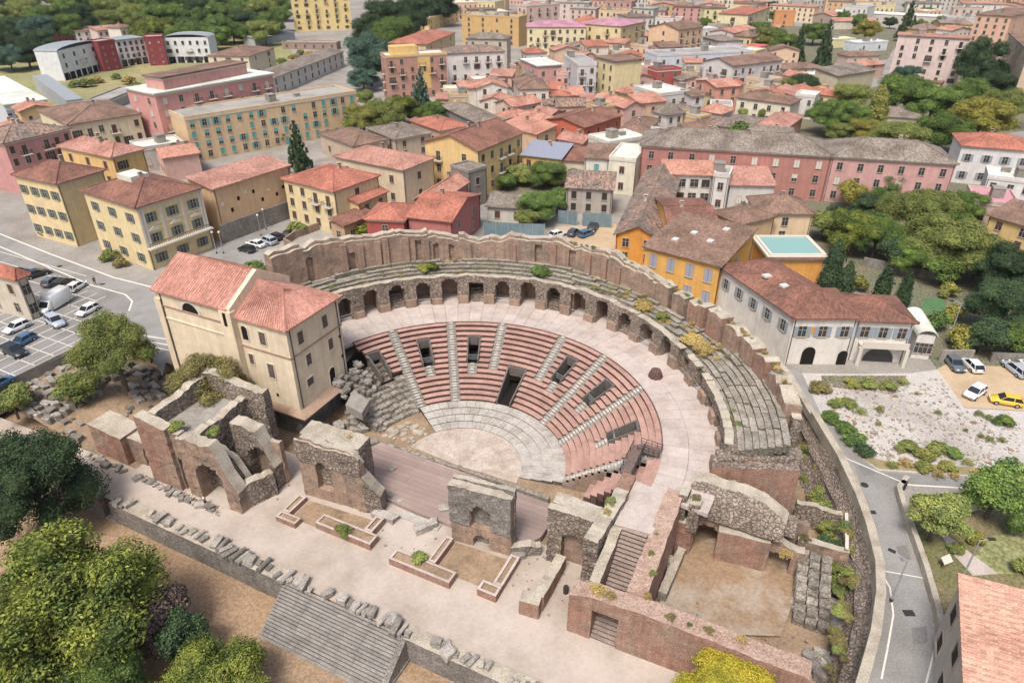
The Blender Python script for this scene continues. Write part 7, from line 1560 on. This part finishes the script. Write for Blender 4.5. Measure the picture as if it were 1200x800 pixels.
m = MB(); a, b = P(1066, 424, 5), P(1102, 428, 5)
hg = MB()
def sign(u, v, lab, w_=1.2, h=.8, z=5.0):
    p = P(u, v, z); e = empty("notice_board", p, lab, "sign", None, .4); m = MB(); m.hexa([(-w_/2, -.3, .7), (w_/2, -.3, .7), (w_/2, .3, 1.2), (-w_/2, .3, 1.2)], [(-w_/2, -.33, .76), (w_/2, -.33, .76), (w_/2, .27, 1.26), (-w_/2, .27, 1.26)]); m.obj("board", M_frame, e, world=False)
    for s in (-.4, .4): m = MB(); m.tube((s, 0, 0), (s, 0, .95), .04, n=5); m.obj("leg", M_iron, e, world=False)
sign(1106, 663, "white slanted notice board on dry grass below the olive tree"); sign(1136, 602, "white notice board beside the dense corner tree")
m = MB(); a = P(565+490, 580, 5.0); p = P(1057, 572, 5); m.tube((p.x, p.y, 5), (p.x, p.y, 6.0), .35, .38, 10); tag(m.obj("stone_bollard", M_iron, own=True), "dark round bin at the fork of the lane", "bin")
m = MB(); p = P(663, 694, .5); m.tube(p, p+Vector((0, 0, .9)), .28, .3, 10); tag(m.obj("litter_bin", M_iron, own=True), "small black bin beside the low brick wall at the terrace", "bin")
pw = empty("pale_statue", P(784, 664, .5), "weathered white marble torso fragment standing in the court", "statue")
m = MB(); m.tube((0, 0, 0), (0, 0, .5), .55, .5, 9); m.obj("plinth", M_block, pw, world=False)
m = MB(); m.tube((0, 0, .5), (0, 0, 1.1), .30, .42, 9); m.tube((0, 0, 1.1), (.03, 0, 1.55), .42, .3, 9); m.tube((.03, 0, 1.55), (.05, 0, 1.75), .14, .12, 8); m.obj("torso", M_cap, pw, world=False)
for (u0, v0, u1, v1, lab) in ((728, 676, 770, 690, ""),): pass
for k, (u, v, s_) in enumerate(((1065, 718, .5), (1013, 568, .45), (1022, 600, .4), (70, 312, .5), (120, 333, .45))):
    p = P(u, v, 5.0); m = MB(); m.tube((p.x, p.y, 5.0), (p.x, p.y, 5.03), s_, s_, 12) if k % 2 else m.box(p.x-s_, p.x+s_, p.y-s_*.7, p.y+s_*.7, 5.0, 5.03)
    tag(m.obj("manhole_cover", M_iron, own=True), ("dark drain grate on the lane above the tiled hall", "round cover on the lane below the gravel plot corner", "small drain grate at the lane bend", "round cover on the street by the villa", "drain grate at the street end near the church")[k], "drain cover")
mp2 = mat("asphalt_patch", S("7b7873"), var=.2, vs=2, fine=.2, fs=8, bump=.2)
for k, q in enumerate(([(1050, 640), (1062, 638), (1068, 655), (1056, 658)], [(1005, 545), (1022, 548), (1026, 556), (1012, 557)], [(1068, 735), (1086, 733), (1087, 752), (1070, 755)], [(60, 316), (92, 325), (90, 328), (58, 319)])): patch("asphalt_repair", q, 5.016, mp2)
# people, built on a skinned skeleton
def person(u, v, z, rz, label, shirt, legs, hair="3a2c24", skin="b98a6c"):
    p = P(u, v, z); e = empty("person", p, label, "person", None, rz)
    def skin_obj(name, pts, edges, rad, m):
        me = bpy.data.meshes.new(name); me.from_pydata(pts, edges, []); me.materials.append(m); o = add(name, me, e)
        sm = o.modifiers.new("skin", 'SKIN'); o.modifiers.new("sub", 'SUBSURF').levels = 1; o.modifiers["sub"].render_levels = 1
        for i, r in enumerate(rad): me.skin_vertices[0].data[i].radius = (r, r*.85)
        me.skin_vertices[0].data[0].use_root = True; return o
    J = [(0, 0, .95), (0, 0, 1.2), (0, 0, 1.42), (.01, 0, 1.52), (.02, 0, 1.64), (.02, 0, 1.74), (0, .18, 1.42), (.04, .24, 1.14), (.14, .22, .92), (.18, .21, .84), (0, -.18, 1.42), (-.03, -.25, 1.14), (.03, -.26, .9), (.05, -.26, .82), (.04, .1, .9), (.10, .11, .5), (.05, .11, .08), (.18, .11, .04), (-.03, -.1, .9), (-.04, -.11, .5), (-.16, -.11, .1), (-.04, -.11, .04)]
    E = [(0, 1), (1, 2), (2, 3), (3, 4), (4, 5), (2, 6), (6, 7), (7, 8), (8, 9), (2, 10), (10, 11), (11, 12), (12, 13), (0, 14), (14, 15), (15, 16), (16, 17), (0, 18), (18, 19), (19, 20), (20, 21)]
    rd = [.14, .13, .14, .055, .09, .07, .065, .045, .035, .03, .065, .045, .035, .03, .085, .06, .042, .04, .085, .06, .042, .04]
    skin_obj("body", J, E, rd, plain("skin_"+skin, S(skin), .7))
    skin_obj("shirt", [J[0], J[1], J[2], J[6], (.02, .215, 1.27), J[10], (-.015, -.22, 1.27)], [(0, 1), (1, 2), (2, 3), (3, 4), (2, 5), (5, 6)], [.165, .155, .16, .085, .075, .085, .075], plain("cloth_"+shirt, S(shirt), .9, 0, .1))
    skin_obj("trousers", [(0, 0, .98), J[14], J[15], J[16], J[18], J[19], J[20]], [(0, 1), (1, 2), (2, 3), (0, 4), (4, 5), (5, 6)], [.16, .1, .075, .06, .1, .075, .06], plain("cloth_"+legs, S(legs), .9, 0, .1))
    m = MB()
    for k in range(3): m.tube((.0, 0, 1.66+.04*k), (.0, 0, 1.70+.04*k), (.1, .095, .07)[k], (.095, .07, .02)[k], 8)
    m.obj("hair", plain("hair_"+hair, S(hair), .8), e, world=False)
person(241, 592, .5, .6, "person in white top and dark trousers walking by the low brick ruin", "e8e6e2", "2d2d33")
person(208, 433, 5.0, 2.0, "person in blue standing at the left corner of the church", "3f68a8", "3a4258")
person(112, 334, 5.02, 2.4, "person in black beside the street edge of the parking", "2b2b2e", "2b2b2e")

# ------------------------------------------------------------------ the air: a thin even haze over the whole town
hz = MB(); hz.box(-1750, 1750, -160, 2050, -5, 75)
hm = bpy.data.materials.new("haze_air"); hm.use_nodes = True; hn = hm.node_tree; hn.nodes.remove(hn.nodes["Principled BSDF"])
pv = hn.nodes.new("ShaderNodeVolumePrincipled"); pv.inputs["Density"].default_value = .00006; pv.inputs["Color"].default_value = (.86, .92, 1, 1); pv.inputs["Anisotropy"].default_value = .2
hn.links.new(pv.outputs[0], hn.nodes["Material Output"].inputs["Volume"])
ho = hz.obj("haze", hm); ho["kind"] = "stuff"
